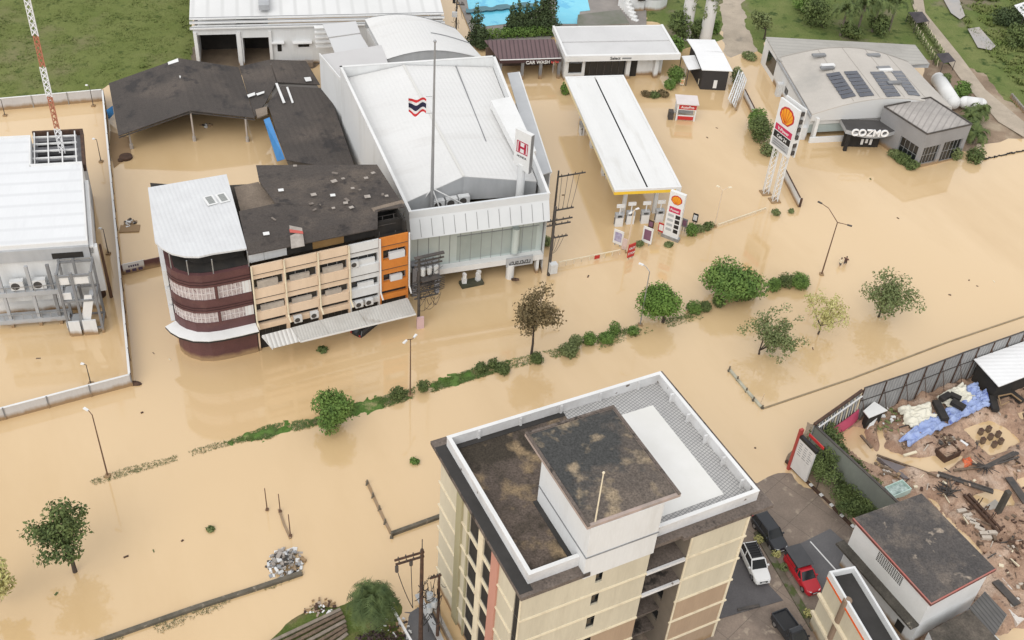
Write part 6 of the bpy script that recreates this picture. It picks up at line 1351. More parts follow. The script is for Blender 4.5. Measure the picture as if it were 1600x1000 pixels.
# feathery clump at the bottom
def fronds(name, label, base, z0, n, L, mm, up=.6, wid=.05, cat='tree', trunkr=.12, group=None, leafl=.5, seed=1, th=None, droop=1.0, tm=bark):
    """arching fronds carrying narrow leaflets"""
    rr = random.Random(seed); b = G(*base, 0); t = thing(name, label, cat, tuple(b), group); m = MB()
    for i in range(n):
        a = rr.uniform(0, 6.283); e = rr.uniform(.15, 1.0)*up; l = L*rr.uniform(.7, 1.1); p = V((b.x+rr.uniform(-.1, .1), b.y+rr.uniform(-.1, .1), z0)); d = V((math.cos(a)*math.cos(e*1.57), math.sin(a)*math.cos(e*1.57), math.sin(e*1.57))); k = 9; q = p
        side = V((-math.sin(a), math.cos(a), 0))
        for j in range(k):
            d2 = (d+V((0, 0, -droop*.9*((j+1)/k)**1.5))).normalized(); nx = q+d2*l/k; w_ = wid
            m.face([q-side*w_*.3, q+side*w_*.3, nx+side*w_*.3, nx-side*w_*.3])
            if j > 0:
                for s in (-1, 1):
                    for h in (0, .5):
                        o = q.lerp(nx, h); ll = leafl*(1-.55*abs(j/k-.45))*rr.uniform(.7, 1.2); tip = o+(side*s*.8+d2*.6+V((0, 0, rr.uniform(-.5, .15)))).normalized()*ll
                        m.face([o-d2*wid, o+d2*wid, tip])
            q = nx; d = d2
    m.build('crown', mm, t); m = MB(); m.tube((b.x, b.y, -.3), (b.x, b.y, z0*.6), trunkr*1.2, trunkr, 8); m.tube((b.x, b.y, z0*.6), (b.x, b.y, z0+.1), trunkr, trunkr*.8, 8); m.build('trunk', tm, t); return t
lf = fronds('feathery_palm', 'broad feathery dark green palm clump at the bottom edge beside the rail', (584, 985), 4.5, 120, 3.4, lg_cyp2, .95, .06, leafl=.85, seed=4, droop=.95, trunkr=.3)
bb = G(590, 1000, .3); m = MB(); leaves(m, [(V((bb.x, bb.y-1, .9)), (2.2, 1.6, .9)), (V((bb.x+1.6, bb.y-1.5, .8)), (1.6, 1.3, .8))], 1200, .16); t = thing('dark_shrub', 'dark purple leaved shrub under the feathery palm at the bottom edge', 'bush', tuple(bb)); m.build('foliage', leafm('leaf_purple', (.035, .022, .025), (.07, .045, .045), (.06, .07, .03)), t)
m = MB(); m.tube((bb.x, bb.y-1, 0), (bb.x, bb.y-1, 1), .08, .05); m.build('stem', bark, t)
# hedge against the grey wall
hp_ = [(1258, 742), (1270, 700), (1292, 700), (1318, 722), (1385, 795), (1380, 830), (1346, 836), (1300, 790)]
hb = thing('hedge', 'big bushy green hedge along the grey green site wall', 'hedge', tuple(G(1300, 760, 0))); hpoly = [G(*k, 0) for k in hp_]; bl = []
rr = random.Random(5)
while len(bl) < 150:
    p = G(rr.uniform(1258, 1366), rr.uniform(688, 818), 0)
    if sdist(p, hpoly) < .45:
        top = 2.7+2.4*max(0, 1-abs(pix(p)[0]-1284)/30); bl.append((V((p.x, p.y, top*rr.uniform(.35, .8))), (.85*rr.uniform(.7, 1.2), .85*rr.uniform(.7, 1.2), .75*rr.uniform(.7, 1.1))))
m = MB(); leaves(m, bl, 21000, .125, hollow=.5); m.build('foliage', lg_dark, hb)
m = MB()
for c, k in bl[::8]: m.tube((c.x, c.y, -.1), c, .06, .03, 5)
m.build('stem', bark, hb)
for i, px in enumerate(((1202, 848), (1212, 868), (1224, 890), (1262, 962), (1184, 846))):
    lb = ('yellow tufted plant between the white and the black car', 'yellow tufted plant beside the front of the white car', 'dry tufted plant left of the red van', 'yellow tufted plant at the end of the planted strip by the cream house', 'pale tufted plant behind the rear of the white car')[i]
    b = G(*px, .15); t = thing('tufted_plant', lb, 'plant', tuple(b), 'plants in the parking strip'); m = MB(); leaves(m, [(V((b.x, b.y, .55)), (.5, .5, .45))], 220, .12, .3); m.build('foliage', lg_yel if i != 2 else lg_gry, t)
    m = MB(); m.tube((b.x, b.y, .1), (b.x, b.y, .5), .05, .03, 5); m.build('stem', bark, t)
# cypress clump and trees at the top
def conifer(label, base, h, r, seed, mm=lg_cyp, n=1500):
    b = G(*base, 0); t = thing('cypress', label, 'tree', tuple(b), 'cypresses by the pool'); rr = random.Random(seed)
    bl = [(V((b.x+rr.uniform(-.2, .2)*r, b.y+rr.uniform(-.2, .2)*r, .8+h*.92*k/9)), (r*(1.05-.095*k), r*(1.05-.095*k), h*.1)) for k in range(10)]
    m = MB(); leaves(m, bl, n, .24, .5, .5); m.build('crown', mm, t); m = MB(); m.tube((b.x, b.y, -.2), (b.x, b.y, h*.8), .2, .05, 6); m.build('trunk', bark, t)
for i, (x, y, h, r, lb) in enumerate(((745, 68, 7.0, 1.9, 'single dark cypress between the vaulted hall and the car wash'), (752, 76, 3.2, 1.4, 'low dark conifer at the left corner of the car wash roof'), (799, 55, 5.6, 1.5, 'leftmost cypress of the dark clump between the two pools'), (810, 54, 6.2, 1.5, 'second cypress from the left in the dark clump'), (822, 54, 5.8, 1.5, 'third cypress from the left in the dark clump'),
        (834, 54, 6.6, 1.5, 'fourth cypress from the left in the dark clump'), (845, 53, 8.6, 1.7, 'tall cypress near the right of the dark clump'), (857, 53, 10.4, 2.0, 'tallest cypress at the right end of the dark clump'), (851, 46, 9.0, 1.7, 'cypress at the rear of the dark clump'))): conifer(lb, (x, y), h, r, 100+i)
hd = thing('clipped_hedge', 'long low green hedge running behind the car wash roof', 'hedge', tuple(G(810, 62, 0))); bl = []
for k in range(16): p = G(757+k*7.3, 63-k*.4, 0); bl.append((V((p.x, p.y, 1.2)), (1.1, .7, 1.1)))
m = MB(); leaves(m, bl, 2400, .2); m.build('foliage', lg_mid, hd); m = MB()
for c, k in bl[::3]: m.tube((c.x, c.y, 0), c, .06, .03, 5)
m.build('stem', bark, hd)
for i, (base, c, r, h, n, mm, nb, lb) in enumerate((((1193, 62), (1191, 30), 2.6, 4.6, 900, lg_gry, 16, 'small loose tree at the left end of the grassy ground behind the restaurant'), ((1085, 62), (1085, 45), 2.2, 6, 1300, lg_dark, 14, 'dark tree between the two white towers'), ((1066, 66), (1060, 40), 2.6, 6.5, 1500, lg_dark, 14, 'dark tree between the round house and the left white tower'), ((1056, 88), (1052, 70), 2.4, 4.6, 1300, lg_mid, 14, 'green tree at the right edge of the filling station shop roof'), ((1120, 55), (1117, 42), 1.5, 4.0, 600, lg_mid, 10, 'small tree on the right of the right white tower'),
        ((1285, 45), (1280, 22), 4.6, 6.0, 2000, lg_dark, 18, 'dark rounded tree behind the restaurant at the left of the palms'), ((1265, 20), (1262, 4), 3.2, 5, 1100, lg_mid, 14, 'rounded tree at the top edge left of the palms'), ((1380, 55), (1376, 40), 3.2, 4.0, 1200, lg_dark, 14, 'low dark tree under the palms on the right'), ((1330, 60), (1330, 48), 3.0, 3.6, 1200, lg_dark, 14, 'low dark undergrowth tree below the palms'), ((1475, 140), (1478, 122), 1.6, 2.6, 600, lg_dark, 10, 'small dark tree beside the black tent roof'), ((1510, 152), (1505, 142), 2.6, 3.0, 1100, lg_mid, 14, 'green shrubby tree right of the long white tank'),
        ((1585, 42), (1582, 28), 4.2, 6, 1900, lg_cyp, 16, 'dark tree under the white roof at the right edge'), ((1600, 75), (1598, 60), 3.6, 5, 1500, lg_dark, 14, 'dark green tree below the white roof at the right edge'))):
    tree('tree', lb, base, c, r, h, n, .26, mm, nb, .42, 40+i, tr=.16, hollow=.35)
for i, (base, z, L, n, lb) in enumerate((((1312, 58), 5.2, 4.6, 46, 'leftmost tall palm behind the restaurant roof'), ((1338, 55), 6.0, 4.6, 46, 'tall palm second from the left behind the restaurant'), ((1362, 52), 6.4, 4.4, 44, 'tall palm third from the left behind the restaurant'), ((1388, 50), 6.2, 4.2, 44, 'rightmost tall palm behind the restaurant'), ((1325, 25), 6.2, 4.6, 44, 'palm at the top edge in the middle of the palm group'), ((1350, 20), 6.4, 4.6, 44, 'palm at the top edge at the right of the palm group'), ((1508, 205), 2.6, 3.0, 46, 'bushy palm over the short white tank'), ((1525, 195), 2.4, 3.0, 46, 'bushy palm at the right of the grey box wing'), ((1520, 225), 2.0, 2.8, 40, 'low palm drooping beside the grey box wing'))):
    fronds('palm_tree', lb, base, z, n*3//5, L, lg_dark, .85, .13, leafl=.85, seed=70+i, droop=.95, trunkr=.2, group='palms round the restaurant', tm=palebark)
bk2 = thing('creeper', 'green creeper hanging over the tops of the white towers', 'plant', tuple(G(1085, 30, 0))); m = MB()
for x0, y0 in ((1069, 62), (1101, 66)): p = G(x0, y0, 0); leaves(m, [(V((p.x, p.y-.4, 9.2)), (1.5, 1.5, .8)), (V((p.x+.6, p.y-.9, 7.6)), (.6, .5, 1.5)), (V((p.x-.8, p.y-.8, 6.0)), (.5, .5, 1.2))], 420, .2)
m.build('foliage', lg_gry, bk2)
# rows of staked vines left of the path
vr = [thing('vine_row', lb, 'vines', tuple(G(*p, 0)), 'planted rows beside the path') for lb, p in (('left planted row of staked vines beside the path', (1432, 60)), ('right planted row of staked vines beside the path', (1445, 55)))]
for t, (a, b) in zip(vr, (((1418, 30), (1464, 105)), ((1428, 22), (1474, 92)))):
    A_, B__ = G(*a, .3), G(*b, .3); bl = [(A_.lerp(B__, (k+.5)/22)+V((0, 0, .7)), (.45, .45, .5)) for k in range(22)]; m = MB(); leaves(m, bl, 1100, .2); m.build('foliage', lg_gry, t); m = MB()
    for k in range(16): p = A_.lerp(B__, k/15); m.bar(p-V((0, 0, .2)), p+V((rnd.uniform(-.2, .2), 0, 1.5)), .1)
    m.build('stake', creamtrim, t)
for i, (q, lb) in enumerate((([(1420, 19), (1441, 18), (1452, 33), (1432, 36)], 'small black roofed shelter at the upper end of the path'), ([(1463, 84), (1482, 82), (1493, 95), (1474, 99)], 'small black tent roof beside the path'))):
    k = [G(*p, 2.4) for p in q]; c = sum(k, V())/4+V((0, 0, .7)); t = thing('black_shelter', lb, 'shelter', (c.x, c.y, 0)); m = MB()
    for j in range(4): m.face([k[j], k[(j+1) % 4], c]); m.face([k[(j+1) % 4]-V((0, 0, .05)), k[j]-V((0, 0, .05)), c-V((0, 0, .06))])
    m.build('roof', mat('black_netting%d' % i, (.05, .045, .05), (.08, .07, .075), sc=.8, rough=.9), t); m = MB()
    for p in k: m.tube((p.x, p.y, .2), p, .06)
    m.build('post', darksteel, t)
m = MB(); k = [G(1585, 8, 4.0), G(1640, -10, 4.0), G(1660, 25, 3.4), G(1600, 26, 3.4)]; t = thing('white_sheet_roof', 'white sheet roof at the right edge above the dark trees', 'roof', (k[0].x, k[0].y, 0)); m.slab(k, .12); m.build('sheet', bw, t); m = MB()
for p in k: m.tube((p.x, p.y, 0), (p.x, p.y, 3.3), .09)
m.build('post', darksteel, t)
m = MB(); a, b = G(1580, 152, .5), G(1602, 178, .5)
for k in range(9): p = a.lerp(b, k/8); m.box((p.x, p.y, .2), .35, .35, 1.0); 
m.bar(a+V((0, 0, .6)), b+V((0, 0, .6)), .18); tag(m.build('post_fence', concrete), 'pale concrete post fence at the right edge beside the field', 'fence')
m = MB()
for k in range(26): p = G(1538+k*2.6, 249-k*.55+rnd.uniform(-.6, .6), 0); m.box((p.x, p.y, -.1), rnd.uniform(.15, .35), rnd.uniform(.15, .3), rnd.uniform(.2, .4), rnd.random())
tag(m.build('floating_boom', black), 'string of small dark floats on the water at the right edge', 'floats')
# faint growth round the shop
for px, lb, L in (((1172, 92), 'weedy bank plant where the dirt road meets the flood', 1.2),): bush(lb, px, 1.6, 1.2, 500, lg_gry, 300, 'shrub', 'shrubs in the flooded yards', .2)
# ------------------------------------------------------------------ poles and lamps
poleb = mat('brown_pole', (.16, .09, .055), (.11, .065, .045), sc=1, rough=.7)
creamp = mat('cream_pole', (.68, .55, .40), (.60, .48, .35), sc=1, rough=.6)
def lamp(label, base, top, arms, mm, r=.075, head=white, hl=.55, foot=True, group='street lamps', name='street_lamp'):
    b = G(*base, 0); zt = zat(b, top); t = thing(name, label, 'street lamp', tuple(b), group); m = MB(); m.tube((b.x, b.y, -.3), (b.x, b.y, zt), r*1.25, r*.75, 8); m.build('pole', mm, t)
    if foot: m = MB(); m.box((b.x, b.y, -.25), .55, .55, .45); m.build('footing', concrete, t)
    for dx, dy, up in arms:
        p = V((b.x, b.y, zt-.05)); q = p+V((dx*.6, dy*.6, up*.9)); e = p+V((dx, dy, up)); m = MB(); m.tube(p, q, r*.7, r*.55, 6); m.tube(q, e, r*.55, r*.5, 6); ar = m.build('arm', mm, t)
        d = V((dx, dy, 0)).normalized(); m = MB(); m.hexa([e-d*.1+V((-d.y, d.x, 0))*.12-V((0, 0, .06)), e-d*.1-V((-d.y, d.x, 0))*.12-V((0, 0, .06)), e+d*hl-V((-d.y, d.x, 0))*.17-V((0, 0, .04)), e+d*hl+V((-d.y, d.x, 0))*.17-V((0, 0, .04))][::-1], [e-d*.1+V((-d.y, d.x, 0))*.1+V((0, 0, .08)), e-d*.1-V((-d.y, d.x, 0))*.1+V((0, 0, .08)), e+d*hl-V((-d.y, d.x, 0))*.12+V((0, 0, .07)), e+d*hl+V((-d.y, d.x, 0))*.12+V((0, 0, .07))][::-1]); m.build('lamp_head', head, ar)
    return t
lamp('brown street lamp on the drowned median below the pale front wall', (168.5, 744), 648, [(-.5, .3, .35)], poleb)
lamp('brown street lamp on the median between the two round dark bushes', (641, 618), 530, [(-.4, -.7, .4), (.3, .9, -.4)], poleb)
lamp('street lamp rising from behind the ball shaped tree', (1000, 508), 424, [(-.9, .5, .6)], steel)
lamp('double armed street lamp near the two wading people', (1283.5, 429), 347, [(-2.2, 2.0, 1.5), (1.3, -.5, .05)], poleb, .09, darksteel)
lamp('cream forecourt lamp post in front of the canopy', (979.5, 394), 330, [(.35, .3, .2), (-.3, -.4, .1)], creamp, .12, white, .5)
lamp('slim cream lamp post at the right end of the front verge', (1116.5, 354), 297, [(.9, .4, .3), (-.5, .4, .3)], creamp, .07, creamtrim, .4)
for b, tp, lb in (((8, 181), 156, 'short yard lamp post at the left edge below the field wall'), ((146, 166), 134, 'short yard lamp post below the corner of the field wall'), ((158, 253), 218, 'thin yard lamp post right of the grey roof terrace'), ((169.5, 397), 358, 'thin yard lamp post beside the dark utility pole'), ((142, 600), 570, 'short yard lamp post just behind the pale front wall')):
    lamp(lb, b, tp, [(-.35, .1, .05)], darksteel, .06, white, .3, True, 'yard lamps', 'yard_lamp')
for b, tp, lb in (((417.5, 797), 763, 'lone bare brown stake in the flood left of the kerb posts'), ((438, 800), 772, 'tall bare stake at the top of the kerb above the rubble heap'), ((454, 838), 804, 'bare stake on the kerb just above the rubble heap')):
    p = G(*b, 0); m = MB(); m.tube((p.x, p.y, -.3), (p.x, p.y, zat(p, tp)), .07, .05, 6); m.box((p.x, p.y, -.2), .3, .3, .4); tag(m.build('stake', poleb), lb, 'stake')
wirem = mat('cable_black', (.02, .02, .022), rough=.6)
def wire(m, a, b, sag=.6, r=.025):
    pr = None
    for i in range(9):
        t = i/8; p = V(a).lerp(V(b), t)-V((0, 0, sag*4*t*(1-t)))
        if pr is not None: m.tube(pr, p, r, r, 4)
        pr = p
def upole(label, base, zt, arms, mm=rust, r=.16, adir=(.9, .42, 0), trans=0, name='utility_pole'):
    b = G(*base, 0); t = thing(name, label, 'utility pole', tuple(b)); m = MB(); m.tube((b.x, b.y, -.3), (b.x, b.y, zt), r*1.2, r*.8, 8); m.build('pole', mm, t); d = V(adir).normalized()
    for z, w0, w1 in arms:
        m = MB(); m.bar(V((b.x, b.y, z))+d*w0, V((b.x, b.y, z))+d*w1, .14, .18); ar = m.build('crossarm', mm, t); m = MB(); n = 4
        for k in range(n): q = V((b.x, b.y, z))+d*(w0+(w1-w0)*(k+.5)/n); m.tube(q+V((0, 0, .08)), q+V((0, 0, .34)), .07, .05, 6)
        m.build('insulator', darksteel, ar)
    if trans:
        m = MB()
        for k in range(trans): q = V((b.x, b.y, zt*.42))+d*(.6+k*.0)+V((0, -.4+.8*k, 0)); m.tube(q, q+V((0, 0, 1.2)), .42, .42, 12)
        m.build('transformer', steel, t)
    return t, b
up1, ub1 = upole('dark utility pole with stacked crossarms at the right corner of the showroom', (857, 430), 11.2, [(10.6, .1, 2.6), (9.0, -1, 2.6), (8.3, -1, 2.4), (6.2, 0, 2.2)], darksteel, .2)
m = MB(); m.box((ub1.x+.5, ub1.y-.3, .8), 1.0, .8, 1.5, .4); m.build('meter_box', acm, up1)
up2, ub2 = upole('tall dark utility pole behind the corner of the showroom', (864, 352), 9.2, [(8.2, 0, 4.2)], darksteel, .15)
cab = thing('overhead_cable', 'thin overhead cables hanging between the two poles at the showroom corner', 'cable', tuple(ub1)); m = MB(); dd = V((.9, .42, 0)).normalized()
for k in range(4): q = dd*(.4+k*.6); wire(m, ub1+q+V((0, 0, 10.7)), ub2+q*1.5+V((0, 0, 8.3)), .5, .03)
for k in range(3): q = dd*(.5+k*.6); wire(m, ub1+q+V((0, 0, 6.3)), ub1+q*.2+V((0, 0, 3.6)), .5, .03)
m.build('strand', wirem, cab)
up3, ub3 = upole('thick leaning dark pole beside the silver water tank', (174, 464), 8.3, [], poleb, .2)
wtk = thing('water_tank', 'shiny silver water tank beside the stair frame of the white office', 'tank', tuple(G(155, 461, 0))); p = G(155, 461, 0); m = MB(); m.ball((p.x, p.y, 2.0), .85, .85, .8, 16, 10); m.build('vessel', mat('bright_steel', (.55, .52, .48), rough=.25, metal=.9), wtk, smooth=True); m = MB(); m.tube((p.x, p.y, -.2), (p.x, p.y, 1.4), .9, .7, 12); m.build('stand', rust, wtk)
# tangled pole at the shop and showroom joint
upA, ubA = upole('utility pole loaded with transformers and tangled wires between the shops and the showroom', (654, 510), 10.6, [(10.2, -.6, 3.2), (9.6, -.6, 3.0), (7.2, -.7, 3.0), (6.5, -.7, 2.9), (5.6, -.7, 2.8), (4.6, -.6, 2.6)], darksteel, .17, adir=(.88, .47, 0))
d = V((.88, .47, 0)); m = MB()
for k in range(3): q = ubA+d*(.5+k*.85)+V((0, 0, 8.1)); m.tube(q, q+V((0, 0, 1.0)), .3, .3, 10)
m.build('transformer', mat('transformer_white', (.62, .63, .62), (.45, .45, .44), sc=2, rough=.5), upA)
m = MB(); m.bar(ubA+d*-.6+V((0, 0, 10.9)), ubA+d*3.2+V((0, 0, 10.9)), .5, .14); m.build('top_beam', darksteel, upA); m = MB(); m.bar(ubA+d*.3+V((0, -.2, 7.5)), ubA+d*2.8+V((0, -.2, 7.5)), .9, .12); m.build('platform', darksteel, upA)
m = MB()
for k in range(46):
    a = ubA+d*rnd.uniform(-.7, 3.0)+V((rnd.uniform(-.3, .3), rnd.uniform(-.4, .3), rnd.uniform(3.0, 10.4))); b = ubA+d*rnd.uniform(-.7, 3.0)+V((rnd.uniform(-.3, .3), rnd.uniform(-.4, .3), 0)); b.z = max(2.5, a.z+rnd.uniform(-2.5, .5)); wire(m, a, b, rnd.uniform(.1, .7), .03)
for k in range(8):
    z = 5.2+k*.28; wire(m, ubA+d*-1.0+V((0, 0, z)), ubA+d*3.4+V((0, 0, z+.1)), .12, .05)
m.build('wire_tangle', wirem, upA)
m = MB(); p = ubA+V((.25, -.3, -.2)); m.box(p, .9, .3, 2.0, .4); m.build('barrier_base', mat('pink_block', (.60, .42, .42), rough=.7), upA)
m = MB()
for i in range(2):
    for j in range(3): m.box(p+V((-.2+.42*i, -.17+.18*i, .35+j*.6)), .26, .06, .3, .4)
m.build('dark_block', black, upA)
upB, ubB = upole('dark utility pole with two long crossarms beside the left wall of the beige block', (657, 1010), 14.6, [(14.2, -2.5, .2), (13.6, -2.4, .2)], rust, .19, adir=(.9, .44, 0), name='utility_pole')
d = V((.9, .44, 0)).normalized(); m = MB(); m.tube(ubB+V((0, 0, 14.5)), ubB+V((0, 0, 16)), .05, .04); m.build('spike', darksteel, upB)
m = MB()
for k in range(2): q = ubB+d*(-1.0-k*1.3)+V((0, 0, 12.9-k*.3)); m.tube(q, q+V((0, 0, .7)), .16, .16, 8)
m.build('insulator', darksteel, upB); m = MB()
for k in range(2): q = ubB+d*(-1.0-k*1.3)+V((0, 0, 12.9)); wire(m, q, ubB+d*-.8+V((0, 0, 6.5)), .4, .035)
for k in range(44):
    a = ubB+V((rnd.uniform(.1, 2.0), rnd.uniform(-.5, .5), rnd.uniform(4, 11))); b = a+V((rnd.uniform(-.9, .6), rnd.uniform(-.5, .5), rnd.uniform(-2.5, .2))); wire(m, a, b, rnd.uniform(.1, .6), .035)
m.build('wire_tangle', wirem, upB)
m = MB()
for k in range(3): q = ubB+V((.8+.4*(k % 2), -.3, 6.2+k*.9)); m.tube(q, q+V((0, 0, .8)), .3, .3, 10)
m.build('transformer', mat('transformer_grey', (.42, .45, .47), (.3, .32, .33), sc=2, rough=.5), upB)
upC, ubC = upole('second dark pole close beside the left wall of the beige block', (683, 1002), 10.4, [(10.2, -.9, .2)], rust, .14, adir=(.9, .44, 0))
pt_, pb_ = upole('thin pole with a black switch box between the vaulted hall and the pool', (712, 62), 8.5, [(8.1, -.6, 2.0), (6.8, -.2, 1.4)], darksteel, .14, adir=(1, 0, 0)); m = MB(); m.box((pb_.x-.5, pb_.y, 7.0), .5, .4, 1.3); m.build('switch_box', black, pt_); m = MB(); m.box((pb_.x-.3, pb_.y-.4, 4.6), .9, .5, .9); m.build('meter_box', acm, pt_)
m = MB()
for k in range(18): a = pb_+V((rnd.uniform(-.5, 1.2), rnd.uniform(-.2, .2), rnd.uniform(3, 8))); wire(m, a, a+V((rnd.uniform(-.6, .6), 0, rnd.uniform(-2, 0))), .3, .03)
m.build('wire_tangle', wirem, pt_)
# lattice mast
mb_ = G(103, 257, 8.2); mst = thing('lattice_mast', 'tall lattice radio mast banded red and white at top left', 'mast', tuple(mb_))
hm_ = 38.0; w0_ = .55; red_m = mat('mast_red', (.42, .17, .10), rough=.6); ms_w = mat('mast_white', (.80, .80, .80), rough=.5)
ys = [250, 205, 166, 150, 104, 54, -10, -60, -110]; cols = [ms_w, ms_w, red_m, ms_w, ms_w, red_m, ms_w, red_m]
cols = [ms_w, red_m, red_m, ms_w, red_m, ms_w, red_m, ms_w]; ys = [262, 200, 163, 150, 104, 55, -12, -70, -130]
zs = [zat(mb_, y) for y in ys[:-1]]; zs = zs+[zs[-1]+3]
for i in range(len(zs)-1):
    m = MB(); z0, z1 = zs[i], zs[i+1]
    w = .44 if cols[i] is ms_w else .36
    cs = [V((mb_.x+w*math.cos(a), mb_.y+w*math.sin(a), 0)) for a in (R(90), R(210), R(330))]
    for q in cs: m.tube((q.x, q.y, z0), (q.x, q.y, z1), .06, .06, 5)
    n = max(2, int((z1-z0)/.8))
    for k in range(n):
        za, zb = z0+(z1-z0)*k/n, z0+(z1-z0)*(k+1)/n
        for j in range(3): m.tube((cs[j].x, cs[j].y, za), (cs[(j+1) % 3].x, cs[(j+1) % 3].y, zb), .06, .06, 4); m.tube((cs[(j+1) % 3].x, cs[(j+1) % 3].y, za), (cs[j].x, cs[j].y, zb), .06, .06, 4)
    m.build('mast_section', cols[i], mst)
# ------------------------------------------------------------------ kerbs, posts, heaps
kerbm = mat('mossy_kerb', (.15, .13, .10), (.09, .08, .06), sc=.8, rough=.95, c4=(.26, .22, .17), sc4=2, lo4=.58, hi4=.68)
def kerb(label, pts, w, h, mm=kerbm, name='kerb'):
    m = MB()
    for a, b in zip(pts[:-1], pts[1:]): W = Wall(G(*a, 0), G(*b, 0)); m.wbox(W, 0, W.L, -.3, h, -w/2, w/2)
    return tag(m.build(name, mm), label, 'kerb')
kerb('long low mossy kerb wall rising from the flood at bottom left', [(120, 1016), (300, 953), (400, 921), (472, 897)], .45, .35)
kerb('low kerb wall running up to the left side of the beige block', [(612, 836), (695, 806)], .4, .4)
kerb('thin drowned kerb line on the right in front of the site fence', [(1194, 638), (1330, 592), (1480, 535), (1620, 488)], .22, .09, mat('drowned_kerb', (.34, .27, .17), (.25, .19, .12), sc=.7, rough=.9))
kerb('narrow pale kerb carrying bollards left of the beige block', [(573, 752), (592, 795), (611, 834)], .3, .1, concrete)
kerb('narrow pale kerb carrying bollards right of the big roof', [(1139, 578), (1165, 610), (1189, 637)], .35, .25, mat('pale_green_kerb', (.48, .46, .36), (.36, .34, .26), sc=.8, rough=.9))
kerb('thin kerb between the stakes above the rubble heap', [(436, 796), (444, 820), (454, 842)], .25, .12, concrete)
def post(label, px, r, h, mm=kerbm, name='bollard'):
    p = G(*px, 0); m = MB(); m.tube((p.x, p.y, -.3), (p.x, p.y, h), r, r*.85, 8); m.box((p.x, p.y, -.3), r*3, r*3, .38); return tag(m.build(name, mm), label, 'bollard')
for px, h, lb in (((574, 757), .7, 'topmost bollard on the kerb left of the beige block'), ((583, 777), .7, 'second bollard down the kerb left of the beige block'), ((593, 797), .7, 'third bollard down the kerb left of the beige block'), ((602, 818), .7, 'fourth bollard down the kerb left of the beige block'), ((612, 840), .8, 'corner bollard where the two kerbs meet left of the beige block'),
        ((1139, 580), .8, 'top bollard of the short kerb right of the big roof'), ((1152, 594), .6, 'second bollard of the short kerb right of the big roof'), ((1166, 612), .6, 'third bollard of the short kerb right of the big roof'), ((1177, 626), .6, 'fourth bollard of the short kerb right of the big roof'), ((1191, 638), .5, 'mossy corner bollard of the short kerb right of the big roof')): post(lb, px, .12, h)
m = MB(); p = G(1187, 634, 0); m.tube((p.x, p.y, -.2), (p.x+.15, p.y, 2.0), .05, .04, 6); tag(m.build('bent_stake', creamp), 'thin bent stake at the corner of the short kerb', 'stake')
def heap(name, label, px, r, h, n, mats, smin, smax, cat='rubble', z=0, kind=None, el=1.0):
    c = G(*px, z); t = MB()
    for i in range(n):
        a = rnd.uniform(0, 6.28); q = r*rnd.random()**.6; hh = h*(1-q/r)*rnd.uniform(.3, 1); s = rnd.uniform(smin, smax)
        t.box((c.x+q*math.cos(a)*el, c.y+q*math.sin(a), z+hh-.15), s*rnd.uniform(.5, 1.5), s*rnd.uniform(.4, 1), s*rnd.uniform(.15, .6), rnd.uniform(0, 3), rnd.randrange(len(mats)))
    return tag(t.build(name, mats), label, cat, kind=kind)
heap('rubble_heap', 'heap of white and grey rubble and bags at the end of the long kerb', (446, 882), 2.0, 1.7, 210, [white, acm, concrete, steel, darksteel, patch_m, patch_m], .15, .5, kind='stuff')
heap('rubbish_heap', 'small heap of white rubbish above the stacked planks', (500, 953), 1.5, .6, 70, [white, concrete, greywall, rust], .15, .4, z=.2, kind='stuff')
heap('floating_rubbish', 'small grey square raft of rubbish floating in the yard behind the corner building', (203, 350), 1.0, .8, 50, [greywall, white, concrete, darksteel], .15, .5, kind='stuff')
p = G(203, 358, 0); m = MB(); m.box((p.x, p.y, -.1), 2.6, 1.6, .25, .2); tag(m.build('pallet', concrete), 'grey pallet floating under the raft of rubbish', 'pallet')
heap('bank_litter', 'litter and dark wet rubbish beside the feathery palm', (612, 985), 1.8, .4, 70, [darksteel, white, rust, concrete, black], .12, .35, z=.35, kind='stuff')
planks = [((404, 1012), (532, 952)), ((412, 1018), (535, 957)), ((425, 1022), (538, 963)), ((436, 1026), (540, 970)), ((450, 1030), (541, 977)), ((462, 1036), (542, 983)), ((478, 1040), (543, 990)), ((420, 1020), (528, 962))]
ord_ = ('top', 'second', 'third', 'fourth', 'fifth', 'sixth', 'lowest')
for i, (a, b) in enumerate(planks[:7]):
    m = MB(); z = .62+.05*(i % 3)-.03*i*0; m.bar(G(*a, z), G(*b, z), .32, .16); tag(m.build('plank', timber if i % 3 else mat('grey_timber%d' % i, (.27, .225, .18), (.18, .15, .12), sc=1.5, rough=.9)), ord_[i]+' long weathered plank of the stack at the bottom edge', 'plank', 'planks stacked on the bank')
rl_ = thing('white_rail', 'white painted rail beside the lane at the bottom edge', 'railing', tuple(G(615, 945, 0))); m = MB(); m.bar(G(612, 948, .9), G(650, 1015, .9), .22, .2); m.build('rail', white, rl_); m = MB()
for k in range(4): p = G(612+k*12, 948+k*21, .9); m.box((p.x, p.y, 0), .15, .15, .8)
m.build('post', white, rl_)
wl = thing('boundary_wall', 'grey low wall and railing between the lane and the beige block', 'wall', tuple(G(690, 960, 0))); W = Wall(G(686, 925, 0), G(735, 1020, 0)); m = MB(); m.wbox(W, 0, W.L, -.2, 1.0, 1.2, 1.5); m.build('panel', concrete, wl); m = MB(); m.wbox(W, 0, W.L, .9, 1.0, 2.0, 2.6); m.build('ledge', greywall, wl)
